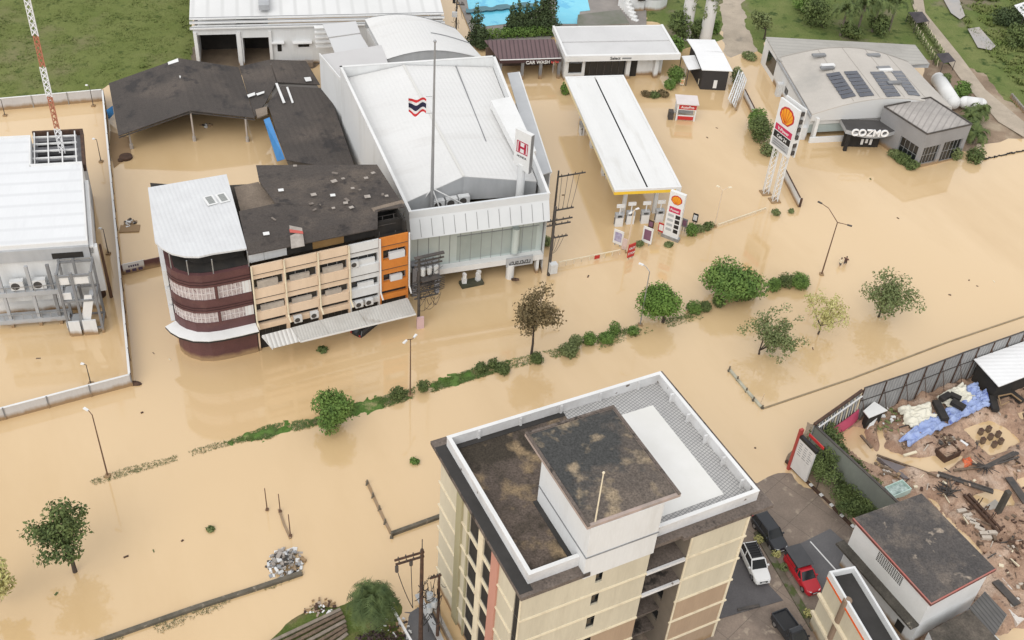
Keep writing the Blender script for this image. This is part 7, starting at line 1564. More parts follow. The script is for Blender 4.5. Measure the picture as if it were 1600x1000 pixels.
for i, (x, y) in enumerate(((240, 552), (265, 562), (222, 645), (310, 520), (88, 928), (197, 870), (240, 861), (285, 845), (1360, 280), (1403, 341), (1514, 438), (1527, 447), (1553, 440), (1484, 461), (919, 432), (1270, 545), (690, 880), (1120, 200), (1105, 215), (880, 305), (1180, 700), (60, 560))):
    p = G(x, y, 0); m = MB(); m.box((p.x, p.y, -.05), rnd.uniform(.2, .55), rnd.uniform(.1, .22), rnd.uniform(.07, .14), rnd.uniform(0, 3))
    tag(m.build('flotsam', rnd.choice([rust, timber, timber, creamtrim, lg_dark])), 'small scrap of flotsam drifting on the tan water', 'flotsam', 'scraps drifting on the flood')
b = G(210, 600, 0); m = MB(); m.ball((b.x, b.y, .1), .9, .35, .3, 12, 6); tag(m.build('floating_log', rust), 'dark lump floating against the outer corner of the pale front wall', 'flotsam')
b = G(197, 247, 0); m = MB(); m.tube((b.x, b.y, -.05), (b.x, b.y, .35), .95, .95, 20); m.tube((b.x-.5, b.y-.9, -.05), (b.x-.5, b.y-.9, .3), .4, .4, 14); tag(m.build('tyre', rust), 'dark round tyre lying in the water beside the shed post', 'tyre')
for px, lb in (((283, 198), 'white items floating under the black shed'),): heap('floating_rubbish', lb, (322, 197), 1.0, .5, 16, [white, whitewall, darksteel], .2, .5)
m = MB(); a, b = G(238, 130, 0), G(350, 190, 0); m.box(G(300, 190, 0)-V((0, -3, .1)), 12, 1.6, 1.9, .25); tag(m.build('low_partition', mat('dim_partition', (.20, .195, .185), (.15, .145, .14), sc=.5, rough=.9)), 'grey partition standing in water under the black shed', 'partition')
ap = G(730, 448, 0); pl_ = thing('planter_boat', 'dark trough with two white stone figures in front of the showroom', 'planter', tuple(ap)); FP_ = Frame(G(722, 452, 0), G(756, 445, 0)); m = MB(); m.fbox(FP_, 0, FP_.W, 0, 1.3, -.1, .45); m.build('trough', mat('dark_green_trough', (.045, .05, .03), (.08, .075, .05), sc=1, rough=.9), pl_); m = MB()
for u in (.5, FP_.W-.6):
    for k in range(4): m.box(FP_.p(u+rnd.uniform(-.1, .1), .7, .45+k*.38), .6-.08*k, .5, .42, rnd.random())
m.build('stone_figure', white, pl_)
m = MB(); p = G(803, 436, 0); m.bar(p+V((-.2, 0, 0)), p+V((.5, -1.5, 1.1)), .45, .3); tag(m.build('leaning_log', rust), 'dark log leaning against the white round column of the showroom', 'log')
# red and white kerb with its sign by the car park
kp = [G(1226, 722, 0), G(1340, 835, 0)]; W = Wall(*kp); kb_ = thing('striped_kerb', 'rust coloured kerb with white blocks along the foot of the hedge', 'kerb', tuple(kp[0])); m = MB(); m.wbox(W, 0, W.L, -.2, .3, -.3, 0); m.build('kerb_wall', rust, kb_)
for k in range(7): s = W.L*(.06+k*.14); m = MB(); m.wbox(W, s, s+.42, .2, .33, -.31, .03); m.build('white_block', white, kb_)
sg = thing('site_billboard', 'white notice billboard with a red frame standing at the corner of the site', 'sign', tuple(G(1248, 738, 0)))
BW_ = Wall(G(1231, 733, 0), G(1257, 760, 0)); zt = zat(BW_.a, 683); m = MB(); m.wbox(BW_, .2, BW_.L-.1, .6, zt, -.25, 0); pn = m.build('panel', mat('notice_white', (.78, .76, .74), (.70, .68, .66), sc=.8, rough=.6), sg)
m = MB(); m.wbox(BW_, -.15, .19, -.2, zt+1.2, -.35, .1); m.build('red_post', mat('dull_red', (.38, .06, .05), rough=.6), sg); m = MB(); m.wbox(BW_, .7, BW_.L+.2, zt+.55, zt+.9, -.8, -.68); m.build('red_top', red, sg); m = MB(); m.wbox(BW_, .2, BW_.L, zt, zt+.4, -.4, .02); m.build('black_rail', black, sg)
m = MB()
for k in range(6):
    for j in range(3): m.wbox(BW_, .5+j*.75, .5+j*.75+rnd.uniform(.3, .6), zt-.5-k*.33, zt-.42-k*.33, .003, .012)
m.build('small_lettering', midgrey, pn)
lp_ = thing('planted_strip', 'narrow kerbed planting strip between the white car and the red van', 'planting strip', tuple(G(1220, 890, 0))); m = MB(); m.slab([G(1178, 832, .28), G(1186, 828, .28), G(1282, 985, .28), G(1268, 985, .28)], .3); m.build('kerb', mat('strip_soil', (.10, .085, .06), (.16, .14, .11), sc=.8, rough=1, c4=(.07, .09, .03), sc4=1.2, lo4=.5, hi4=.6), lp_)
kerb('dark kerb stub across the asphalt bay behind the beige block', [(1152, 955), (1186, 948)], .3, .3, darksteel)
# ------------------------------------------------------------------ vehicles
tyre = mat('tyre_rubber', (.012, .012, .012), rough=.9); rim_ = mat('alloy_rim', (.45, .45, .46), rough=.35, metal=.8)
carglass = mat('car_glass', (.02, .023, .026), rough=.06, spec=.6); lampg = mat('headlamp_glass', (.75, .76, .78), rough=.15); chrome = mat('chrome', (.6, .6, .62), rough=.15, metal=1)
def sec(x, hw, z0, z1, top=.88): return [V((x, -hw*.96, z0)), V((x, -hw, z0+(z1-z0)*.45)), V((x, -hw*.97, z1-.06)), V((x, -hw*top, z1)), V((x, hw*top, z1)), V((x, hw*.97, z1-.06)), V((x, hw, z0+(z1-z0)*.45)), V((x, hw*.96, z0))]
def loft(m, secs, mi=0):
    for a, b in zip(secs[:-1], secs[1:]):
        for i in range(len(a)): j = (i+1) % len(a); m.face([a[i], a[j], b[j], b[i]], mi)
    m.face(secs[0][::-1], mi); m.face(secs[-1], mi)
def car(name, label, paint, L=4.7, Wd_=1.86, H=1.72, kind='suv', rails=False, canopy=None):
    t = thing(name, label, 'car' if kind != 'pickup' else 'pickup', (0, 0, 0)); h = Wd_/2; belt = .98; g0 = .28
    m = MB(); f, r = L/2, -L/2
    prof = [(r, .5, .86), (r+.12, .93, belt), (r+.6, 1, belt+.03), (f-1.45, 1, belt+.02), (f-1.2, .99, belt-.02), (f-.5, .96, belt-.14), (f-.12, .88, belt-.22), (f, .72, .62)]
    if kind == 'van': prof = [(r, .9, .9), (r+.1, .96, 1.0), (f-1.3, 1, 1.0), (f-.9, .99, .98), (f-.25, .9, .82), (f, .75, .6)]
    loft(m, [sec(x, h*k, g0, z) for x, k, z in prof]); bd = m.build('body', paint, t, smooth=False)
    if kind in ('suv', 'van'): cab_ = [(r+.12, .86, belt+.02, .86), (r+.45, .84, H, .80), (f-2.05, .82, H, .80), (f-1.35, .88, belt+.02, .86)]
    else: cab_ = [(-.35, .86, belt+.02, .86), (-.05, .82, H, .80), (f-2.05, .82, H, .80), (f-1.35, .88, belt+.02, .86)]
    xs = [c[0] for c in cab_]
    gl = MB(); b0 = [V((xs[0], -h*.9, belt)), V((xs[0], h*.9, belt)), V((xs[3], h*.92, belt)), V((xs[3], -h*.92, belt))]; t0 = [V((xs[1], -h*.76, H-.05)), V((xs[1], h*.76, H-.05)), V((xs[2], h*.76, H-.05)), V((xs[2], -h*.76, H-.05))]
    gl.hexa(b0[::-1], t0[::-1]); gl.build('window_glass', carglass, t)
    m = MB(); m.hexa([V((xs[1]-.05, -h*.78, H-.06)), V((xs[2]+.06, -h*.78, H-.06)), V((xs[2]+.06, h*.78, H-.06)), V((xs[1]-.05, h*.78, H-.06))], [V((xs[1]+.1, -h*.68, H)), V((xs[2]-.1, -h*.68, H)), V((xs[2]-.1, h*.68, H)), V((xs[1]+.1, h*.68, H))])
    for s in (-1, 1):
        for a, b in (((xs[0], h*.905, belt), (xs[1], h*.77, H-.04)), ((xs[3], h*.925, belt), (xs[2], h*.77, H-.04)), (((xs[0]+xs[3])/2-.2, h*.925, belt), ((xs[1]+xs[2])/2-.1, h*.775, H-.04))): m.bar((a[0], s*a[1], a[2]), (b[0], s*b[1], b[2]), .09)
    m.build('roof', paint if canopy is None else paint, t)
    for x in (f-.92, r+.88):
        for s in (-1, 1):
            m = MB(); m.tube((x, s*(h-.02), .34), (x, s*(h-.24), .34), .36, .36, 16); wv = m.build('wheel', tyre, t); m = MB(); m.tube((x, s*(h+.0), .34), (x, s*(h-.03), .34), .22, .22, 12); m.build('rim', rim_, wv)
    for s in (-1, 1):
        m = MB(); m.hexa([V((f-.32, s*h*.86, .66)), V((f-.05, s*h*.62, .62)), V((f-.05, s*h*.40, .62)), V((f-.1, s*h*.42, .62))][::s], [V((f-.34, s*h*.86, .80)), V((f-.07, s*h*.62, .76)), V((f-.07, s*h*.40, .75)), V((f-.12, s*h*.42, .75))][::s]); m.build('headlight', lampg, t)
        m = MB(); m.box((r+.03, s*h*.72, .78), .1, .2, .22); m.build('tail_light', red, t)
        m = MB(); m.box((xs[3]-.25, s*(h+.1), belt+.02), .16, .22, .16); m.build('wing_mirror', paint, t)
    m = MB(); m.box((f-.0, 0, .42), .06, h*.9, .22); m.build('grille', black, t); m = MB(); m.box((f-.02, 0, .28), .1, h*1.5, .12); m.build('bumper', chrome if kind == 'van' else paint, t)
    m = MB(); m.box((f+.035, 0, .46), .02, .45, .11); m.build('number_plate', white, t)
    if rails:
        m = MB()
        for s in (-.62, .62): m.bar((xs[1]+.1, s, H+.09), (xs[2]-.1, s, H+.09), .06)
        for k in range(7): x = xs[1]+.2+k*(xs[2]-xs[1]-.4)/6; m.bar((x, -.62, H+.1), (x, .62, H+.1), .05)
        m.box(((xs[1]+xs[2])/2, 0, H+.003), (xs[2]-xs[1])*.85, 1.15, .02); m.build('roof_rack', black, t)
    if kind == 'pickup':
        m = MB(); m.box((-1.35, 0, belt+.02), 1.95, h*1.72, .012); m.build('load_bed', black, t)
        m = MB()
        for s in (-1, 1): m.bar((r+.1, s*h*.92, belt+.1), (-.3, s*h*.92, belt+.1), .1, .14)
        m.bar((r+.1, -h*.9, belt+.1), (r+.1, h*.9, belt+.1), .1, .14); m.build('bed_rail', paint, t)
    return t
pw_ = mat('car_paint_white', (.78, .78, .77), rough=.3, spec=.5); pk_ = mat('car_paint_black', (.022, .024, .028), rough=.25, spec=.5); pr_ = mat('car_paint_red', (.42, .015, .025), rough=.3, spec=.5)
def park(t, rear, front, z, sc=1.0, yaw=0):
    a, b = G(*rear, z), G(*front, z); d = b-a; place(t, ((a.x+b.x)/2, (a.y+b.y)/2, z), math.atan2(d.y, d.x)+yaw, sc)
c1 = car('parked_car', 'white sport utility car with a black roof rack parked beside the beige block', pw_, rails=True); park(c1, (1166, 861), (1190, 911), .2)
c2 = car('parked_car', 'black sport utility car parked behind the white car near the waterline', pk_, L=4.8); park(c2, (1185, 817), (1217, 860), .17)
c3 = car('red_van', 'red pickup van with a black canopy parked on the dark slab', pr_, L=4.9, H=1.7, kind='pickup'); h = .93
m = MB(); m.hexa([V((-2.4, -.86, 1.05)), V((-.15, -.86, 1.05)), V((-.15, .86, 1.05)), V((-2.4, .86, 1.05))], [V((-2.35, -.82, 1.95)), V((-.05, -.82, 1.95)), V((-.05, .82, 1.95)), V((-2.35, .82, 1.95))]); m.build('canopy', mat('black_canopy', (.03, .03, .032), (.045, .045, .047), sc=1, rough=.6), c3); m = MB(); m.box((-1.25, 0, 1.95), 2.7, 1.86, .07); m.build('canopy_roof', mat('charcoal_roof2', (.06, .06, .064), (.045, .045, .048), sc=.8, rough=.5), c3)
m = MB()
for s in (-1, 1): m.box((-1.2, s*.865, 1.25), 1.7, .02, .4)
m.build('canopy_window', pr_, c3); park(c3, (1236, 878), (1268, 926), .18)
c4 = car('dark_pickup', 'black pickup with an open load bed at the bottom edge of the car park', pk_, L=5.2, kind='pickup'); park(c4, (1221, 975), (1252, 1018), .17, 1.0)
c5 = car('drowned_car', 'dark car half drowned under the edge of the grey shop canopy', pk_, L=4.5, H=1.5); park(c5, (560, 522), (586, 510), -.65, 1.0, .3)
# ------------------------------------------------------------------ people
skin = mat('skin', (.36, .20, .13), rough=.6)
def person(label, px, zfoot, shirt, yaw, pose=0, hair=black):
    b = G(*px, 0); t = thing('person', label, 'person', (0, 0, 0)); J = {}; E = []; vs = []; rad = []
    def add(n, p, r, par=None):
        J[n] = len(vs); vs.append(p); rad.append(r)
        if par: E.append((J[par], J[n]))
    add('pelvis', (0, 0, .95), .135); add('waist', (0, .01, 1.1), .125, 'pelvis'); add('chest', (0, .03, 1.32), .15, 'waist'); add('neck', (0, .02, 1.5), .055, 'chest'); add('skull', (0, -.01, 1.6), .085, 'neck'); add('crown', (0, 0, 1.70), .075, 'skull'); add('nose', (0, -.095, 1.60), .018, 'skull')
    for s, n in ((-1, 'l'), (1, 'r')):
        add('sh'+n, (s*.19, .02, 1.43), .065, 'chest'); sw_ = s*(.05 if pose == 0 else .15)
        add('el'+n, (s*(.26+abs(sw_)), -.06*s*(1+pose), 1.17+.1*pose), .045, 'sh'+n); add('wr'+n, (s*(.24+pose*.1), -.18-.05*s, 1.0+.15*pose), .032, 'el'+n); add('pa'+n, (s*(.235+pose*.1), -.22-.05*s, .95+.15*pose), .034, 'wr'+n)
        for k in range(4): q = vs[J['pa'+n]]; add('f%d%s' % (k, n), (q[0]+(k-1.5)*.018, q[1]-.03, q[2]-.045-.006*(1-abs(k-1.5))), .009, 'pa'+n); q = vs[J['f%d%s' % (k, n)]]; add('g%d%s' % (k, n), (q[0], q[1]-.005, q[2]-.035-.006*(k % 3)), .008, 'f%d%s' % (k, n))
        q = vs[J['pa'+n]]; add('th'+n, (q[0]-s*.04, q[1]-.02, q[2]-.02), .009, 'pa'+n)
        add('hi'+n, (s*.09, 0, .88), .10, 'pelvis'); st = .14*s*(1 if pose == 0 else -1); add('kn'+n, (s*.10, -st-.03, .5), .065, 'hi'+n); add('an'+n, (s*.10, -st*.6+.05, .08), .045, 'kn'+n); add('to'+n, (s*.11, -st*.6-.12, .03), .035, 'an'+n)
    me = bpy.data.meshes.new('body'); me.from_pydata(vs, E, []); o = bpy.data.objects.new('body', me); COL.objects.link(o); ORG[o.name] = V(); o.parent = t; me.materials.append(skin)
    md = o.modifiers.new('skin', 'SKIN')
    for i, r in enumerate(rad): me.skin_vertices[0].data[i].radius = (r, r)
    me.skin_vertices[0].data[0].use_root = True; sb = o.modifiers.new('sub', 'SUBSURF'); sb.levels = 1; sb.render_levels = 1
    for p in me.polygons: p.use_smooth = True
    m = MB()
    for z0, z1, r0, r1 in ((.9, 1.1, .165, .165), (1.1, 1.33, .165, .19), (1.33, 1.47, .19, .12)): m.hexa([V((r0*1.25*math.cos(a), r0*.85*math.sin(a)+.02, z0)) for a in [k*math.pi/6 for k in range(12)]], [V((r1*1.25*math.cos(a), r1*.85*math.sin(a)+.02, z1)) for a in [k*math.pi/6 for k in range(12)]])
    for s in (-1, 1): a = vs[J['sh'+('l' if s < 0 else 'r')]]; e = vs[J['el'+('l' if s < 0 else 'r')]]; m.tube(a, V(a).lerp(V(e), .75), .085, .07, 8)
    m.build('shirt', shirt, t); m = MB()
    for s, n in ((-1, 'l'), (1, 'r')): m.tube(vs[J['hi'+n]], V(vs[J['hi'+n]]).lerp(V(vs[J['kn'+n]]), .9), .125, .095, 10)
    m.hexa([V((.19*math.cos(k*math.pi/6), .13*math.sin(k*math.pi/6), .82)) for k in range(12)], [V((.2*math.cos(k*math.pi/6), .135*math.sin(k*math.pi/6), .99)) for k in range(12)]); m.build('shorts', darksteel, t)
    m = MB(); m.ball((0, .02, 1.68), .105, .115, .105, 12, 8); m.build('hair', hair, t, smooth=True)
    m = MB(); m.ball((-.035, -.093, 1.625), .012, .008, .009, 6, 4); m.ball((.035, -.093, 1.625), .012, .008, .009, 6, 4); m.build('eye', black, t); m = MB(); m.box((0, -.092, 1.555), .05, .01, .012); m.build('mouth', mat('lip', (.28, .12, .1), rough=.6) if 'lip' not in bpy.data.materials else bpy.data.materials['lip'], t)
    m = MB(); m.ball((-.09, 0, 1.61), .015, .025, .035, 6, 5); m.ball((.09, 0, 1.61), .015, .025, .035, 6, 5); m.build('ear', skin, t)
    place(t, (b.x, b.y, zfoot), yaw); return t
person('person in a pale shirt wading through the flood beside the double armed lamp', (1312, 415), -.35, creamtrim, 2.4, 0)
person('person in a dark shirt wading behind the person in a pale shirt', (1320, 413), -.35, mat('dark_shirt', (.09, .05, .04), rough=.9), 2.6, 1)
# ------------------------------------------------------------------ building site on the right
Gp = G
def G(px, py, z=0.0): return Gp(px, py, z-.2 if .55 < z < 2.25 else z)
mudm = mat('site_mud', (.42, .285, .20), (.28, .175, .12), sc=.35, rough=.95, c3=(.48, .36, .275), sc3=.3, lo3=.52, hi3=.64, c4=(.11, .075, .055), sc4=1.1, lo4=.57, hi4=.67, grain=.25, bump=.12, bsc=1.5)
pools = [[(1304, 688), (1335, 667), (1351, 672), (1356, 690), (1370, 706), (1386, 703), (1392, 707), (1416, 713), (1440, 717), (1458, 712), (1500, 714), (1514, 706), (1482, 738), (1445, 741), (1405, 727), (1378, 716), (1388, 738), (1350, 724), (1328, 706)],
         [(1368, 664), (1376, 660), (1385, 690), (1378, 704), (1371, 690)], [(1503, 672), (1545, 656), (1572, 668), (1594, 692), (1562, 711), (1545, 715), (1523, 694)],
         [(1444, 774), (1466, 786), (1478, 806), (1512, 838), (1538, 866), (1530, 872), (1490, 828)], [(1588, 646), (1640, 630), (1640, 655), (1594, 658)], [(1586, 752), (1640, 725), (1640, 790), (1604, 776)], [(1515, 773), (1560, 764), (1580, 772), (1586, 790), (1530, 800)]]
land('site_mud', 'churned brown mud and earth of the building site', [(1268, 713), (1336, 659), (1400, 632), (1484, 600), (1680, 532), (1720, 760), (1680, 980), (1580, 985), (1450, 1010), (1420, 905), (1392, 842)], .75, mudm, step=.4, slope=.7, rough=.6, nf=.5, drop=.2, holes=pools, hz=-.3)
sp = [G(*k, 0) for k in ((1268, 714), (1337, 664), (1402, 639), (1486, 607), (1680, 540), (1720, 760), (1680, 970), (1560, 930), (1440, 860), (1390, 836))]
m = MB(); m.prism(sp, .02, .10); struct(m.build('site_water', water), 'muddy water standing in the pits of the building site')
fence_m = mat('grey_site_sheet', (.36, .36, .355), (.27, .27, .265), sc=.5, zs=.3, rough=.7, c3=(.27, .26, .25), sc3=.5, lo3=.55, hi3=.68, stripe=(R(28), .5, .06, (.22, .22, .22)), grain=.12)
f1 = thing('site_fence', 'dark grey corrugated sheet fence along the flooded side of the building site', 'fence', tuple(G(1350, 650, 0)))
pts = [G(1351, 606, 5.6), G(1420, 583, 5.6), G(1505, 551, 5.6), G(1650, 500, 5.6)]
for a, b in zip(pts[:-1], pts[1:]):
    W = Wall(a, b); m = MB(); m.wbox(W, 0, W.L, -.2, 5.5, -.06, 0); m.build('sheet', fence_m, f1); n = max(2, int(W.L/2.4))
    for i in range(n): s = W.L*i/n; m = MB(); m.wbox(W, s-.06, s+.06, -.1, 5.5, .003, .12); m.bar(W.p(s, 4.4, .1), W.p(s+.8, .5, 1.2), .07); m.build('post', rust, f1)
    m = MB(); m.wbox(W, 0, W.L, 5.5, 5.6, -.1, .06); m.wbox(W, 0, W.L, 3.4, 3.5, .003, .08); m.build('rail', darksteel, f1)
f2 = thing('broken_fence', 'leaning fence of white rails and a pink sheet at the corner of the site', 'fence', tuple(G(1300, 690, 0)))
W = Wall(G(1273, 664, 5.2), G(1349, 607, 5.6)); m = MB(); m.wbox(W, 0, W.L, 5.1, 5.4, -.2, .1); m.build('top_board', rust, f2); m = MB(); m.wbox(W, .3, W.L-.2, 4.6, 4.75, .2, .35); m.build('white_rail', white, f2)
for k in range(16): s = .3+(W.L-.6)*k/15; m = MB(); m.bar(W.p(s, 4.9, .1), W.p(s+.25, .2, .35), .11); m.build('picket', creamtrim if k % 2 else greywall, f2)
m = MB(); m.wbox(W, 0, W.L, -.2, 5.1, -.1, -.02); m.build('backing_sheet', fence_m, f2)
pk = [W.sz(*k) for k in ((1296, 681), (1297, 666), (1320, 650), (1338, 636), (1336, 652), (1328, 667), (1309, 685))]
m = MB(); a = [W.p(s, max(z, .1), .42) for s, z in pk]; m.face(a); m.face([p-W.n*.05 for p in a][::-1]); m.build('pink_sheet', mat('pink_sheet', (.60, .10, .19), (.52, .075, .16), sc=1, rough=.7), f2)
gw = thing('green_site_wall', 'plain grey green wall with a dark top rail between the hedge and the building site', 'wall', tuple(G(1340, 760, 0)))
W = Wall(G(1274, 664, 5.1), G(1404, 790, 4.7)); m = MB(); m.wbox(W, 0, W.L, -.2, 4.85, -.15, 0); m.build('panel', mat('grey_green_wall', (.20, .215, .185), (.155, .165, .145), sc=.25, zs=.4, rough=.8, grain=.05), gw); m = MB(); m.wbox(W, 0, W.L, 4.85, 4.98, -.22, .05); m.build('top_rail', darksteel, gw)
ws = thing('site_office_roof', 'bright white sheet roof over a dark site office at the right edge', 'building', tuple(G(1561, 603, 0)))
k = [G(1522, 561, 3.9), G(1561, 604, 3.5), G(1660, 566, 3.5), G(1660, 512, 3.9)]; m = MB(); m.slab(k, .12); m.build('roof', bw, ws); m = MB(); m.prism(inset([xy(p) for p in k], .5), .3, 3.4); m.build('wall', dark, ws)
wk = thing('white_site_hut', 'small white roofed hut with a white pipe at the corner of the site', 'hut', tuple(G(1365, 650, 0))); k = [G(1349, 642, 2.5), G(1366, 627, 2.5), G(1387, 641, 2.4), G(1358, 653, 2.4)]; m = MB(); m.slab(k, .1); m.build('roof', white, wk); m = MB(); m.prism(inset([xy(p) for p in k], .25), .2, 2.2); m.build('wall', dark, wk)
m = MB(); m.bar(G(1368, 652, 1.5), G(1357, 672, .6), .45, .12); tag(m.build('white_plank', white), 'white plank slanting down from the small white hut', 'plank')
def sheet(label, px, z, m_, amp=.35, name='tarpaulin', cat='tarpaulin', nf=1.1, seed=0):
    q = [G(*k, z) for k in px]; n = 26; P = []
    for i in range(n+1):
        r = []
        for j in range(n+1):
            a, b = i/n, j/n; p = q[0].lerp(q[1], b).lerp(q[3].lerp(q[2], b), a); e = min(a, 1-a, b, 1-b)
            f = NZ.fractal(V((p.x*nf, p.y*nf, seed)), 1, 2, 4); g_ = abs(NZ.noise(V((p.x*.9+seed, p.y*2.2, seed*2))))
            r.append(p+V((f*.18, NZ.noise(V((p.x, p.y, 9+seed)))*.3, amp*(f+.9*g_)-(.35 if e < .02 else 0))))
        P.append(r)
    m = MB(); m.grid(P); m.grid([[p-V((0, 0, .02)) for p in r][::-1] for r in P]); return tag(m.build(name, m_, smooth=True), label, cat)
crm = mat('cream_sheet', (.76, .73, .62), (.68, .65, .54), sc=.8, rough=.7); blu = mat('pale_blue_tarp', (.24, .31, .55), (.36, .44, .66), sc=.9, rough=.55, c3=(.10, .14, .40), sc3=1.2, lo3=.55, hi3=.65)
sheet('crumpled cream sheet left of the two on the site', [(1404, 636), (1450, 630), (1465, 650), (1422, 668)], 1.6, crm, .45, seed=1); sheet('crumpled cream sheet right of the two, partly under black panels', [(1462, 619), (1502, 598), (1524, 622), (1490, 638)], 1.7, crm, .45, seed=2)
sheet('long crumpled blue tarpaulin nearest the pits', [(1406, 684), (1460, 646), (1482, 662), (1420, 694)], 1.4, blu, .55, seed=3); sheet('wide crumpled blue tarpaulin beside the dark fence', [(1474, 640), (1540, 608), (1548, 630), (1484, 661)], 1.5, blu, .55, seed=4); sheet('folded end of blue tarpaulin beside the right cream sheet', [(1510, 601), (1528, 599), (1538, 622), (1518, 624)], 1.8, blu, .5, seed=5)
def form(label, bars_, name='black_formwork', wd=.9, z=1.9):
    m = MB()
    for a, b in bars_: m.bar(G(*a, z), G(*b, z), wd, .5)
    return tag(m.build(name, mat('formwork_black', (.02, .018, .017), (.035, .03, .026), sc=1, rough=.8) if 'formwork_black' not in bpy.data.materials else bpy.data.materials['formwork_black']), label, 'formwork')
form('black angled formwork lying across the sheets', [((1462, 627), (1477, 656))]); form('black bent formwork panel on the right cream sheet', [((1470, 624), (1484, 616)), ((1484, 616), (1501, 624))], wd=.7, z=2.2); form('black straight formwork panel between the cream sheet and the blue tarpaulin', [((1487, 627), (1507, 638))], z=2.2)
form('rusty black formwork box on the right below the site office', [((1550, 620), (1556, 642)), ((1552, 620), (1580, 612)), ((1580, 614), (1597, 628))], wd=.8, z=1.4)
m = MB()
for a, b in (((1560, 619), (1564, 634)), ((1560, 619), (1580, 615)), ((1580, 615), (1596, 627)), ((1564, 634), (1577, 627))): m.bar(G(*a, 1.9), G(*b, 1.9), .12)
tag(m.build('bent_grey_bars', greywall), 'thin grey steel frame lying in the rusty formwork below the site office', 'frame')
bx_ = thing('rusty_skip', 'open rusty steel box standing half in muddy water on the site', 'skip', tuple(G(1490, 715, 0)))
FS = Frame(G(1476, 722, .3), G(1500, 711, .3)); L = FS.W; m = MB()
for a, b, c, d in ((0, L, 0, .12), (0, L, 1.55, 1.67), (0, .12, .12, 1.55), (L-.12, L, .12, 1.55)): m.fbox(FS, a, b, c, d, 0, 1.0)
m.build('side', rust, bx_); m = MB(); m.fbox(FS, .12, L-.12, .12, 1.55, .05, .3); m.build('contents', mat('dry_sand', (.52, .40, .28), (.36, .25, .17), sc=1.2, rough=.95), bx_)
for i, (x, y) in enumerate(((1531, 678), (1543, 674), (1546, 686), (1558, 682), (1534, 692), (1562, 693), (1552, 698), (1550.5, 695) if False else (1524, 686))):
    lb = ('pile head at the upper left of the flooded pit', 'pile head at the top of the flooded pit', 'pile head in the middle of the flooded pit', 'pile head at the upper right of the flooded pit', 'pile head at the lower left of the flooded pit', 'pile head at the right of the flooded pit', 'pile head nearest the lower corner of the flooded pit', 'outermost pile head at the left of the flooded pit')[i]
    if i == 7: continue
    p = G(x, y, .1); m = MB(); m.box((p.x, p.y, -.1), .48, .48, .95, .45, 0); m.box((p.x, p.y, .85), .5, .5, .03, .45, 1); tag(m.build('pile_head', [timber, rust]), 'brown square '+lb, 'pile', 'pile heads in the pit')
m = MB(); a, b = G(1466, 741, 1.0), G(1552, 769, 1.1); m.bar(a, b, .5, .22); m.bar(a+V((0, .25, .12)), b+V((0, .25, .12)), .12, .2); tag(m.build('steel_beam', darksteel), 'long dark steel beam lying across the mud in the middle of the site', 'beam')
m = MB(); m.bar(G(1370, 711, .75), G(1464, 744, .95), .2, .2); tag(m.build('timber_edge', timber), 'long brown timber edging the pool on the site', 'timber')
m = MB(); m.slab([G(1371, 714, .95), G(1440, 738, 1.0), G(1444, 753, 1.0), G(1412, 747, .98)], .5); tag(m.build('dark_slab', mat('grey_purple_slab', (.19, .165, .165), (.14, .12, .12), sc=.6, rough=.85)), 'grey triangular slab edge beside the long brown timber', 'slab')
m = MB()
for k in range(9): a, b = G(1538+rnd.uniform(-3, 3), 731+rnd.uniform(-3, 3), 1.2), G(1588+rnd.uniform(-6, 6), 709+rnd.uniform(-4, 5), 1.4+rnd.uniform(0, .4)); m.bar(a, b, .18, .1)
for k in range(26): a = G(1541, 729, 1.3); t = rnd.uniform(2.2, 5.6); m.bar(a, a+V((1.9*math.cos(t), 1.7*math.sin(t), rnd.uniform(-.5, .6)))*rnd.uniform(.5, 1), .06)
tag(m.build('steel_bar_bundle', darksteel), 'bundle of dark bars with splayed ends on the mud below the pile pit', 'steel bars')
m = MB()
for k in range(34):
    a = G(1478+rnd.uniform(-8, 10), 764+rnd.uniform(-4, 8), 1.0); t = rnd.uniform(0, 6.28); m.bar(a, a+V((math.cos(t)*1.1, math.sin(t)*1.1, rnd.uniform(0, .7))), .08)
tag(m.build('dead_branches', darksteel), 'dark dead branches heaped on the mud above the dark flat roof', 'branches')
sheet('crumpled orange sheet beside the rusty open box', [(1505, 715), (1517, 714), (1520, 724), (1507, 729)], 1.2, mat('orange_sheet', (.60, .15, .06), (.48, .10, .04), sc=2, rough=.7), .45, name='orange_sheet', cat='sheet', seed=6)
sb_ = thing('column_base', 'square concrete slab with a dark column stump in a muddy pit', 'foundation', tuple(G(1560, 805, 0))); q = [G(1531, 797, .75), G(1555, 780, .75), G(1590, 812, .75), G(1561, 826, .75)]; m = MB(); m.slab(q, .6); m.build('slab', mat('grey_slab', (.42, .385, .34), (.34, .31, .27), sc=.8, rough=.85, grain=.06), sb_); p = G(1557.5, 803, .75); zt = zat(p, 768); m = MB(); m.box((p.x, p.y, .56), .55, .55, zt-.56, .4); m.build('column', mat('dark_column', (.05, .045, .038), (.09, .08, .065), sc=1.2, rough=.9), sb_)
for i, (a, b, lb) in enumerate((((1506, 773), (1561, 832), 'left of the two rusty beams along the muddy pit'), ((1513, 772), (1565, 829), 'right of the two rusty beams along the muddy pit'))):
    m = MB(); m.bar(G(*a, 1.5-.2*i), G(*b, 1.2-.2*i), .28, .3); 
    for k in range(3): q = G(a[0]+(b[0]-a[0])*(.3+.2*k), a[1]+(b[1]-a[1])*(.3+.2*k), 1.4); m.bar(q, q+V((.3, .3, .9)), .1)
    tag(m.build('rusty_beam', rust), lb, 'beam')
blk = mat('pale_block', (.50, .44, .37), (.42, .36, .30), sc=1, rough=.9)
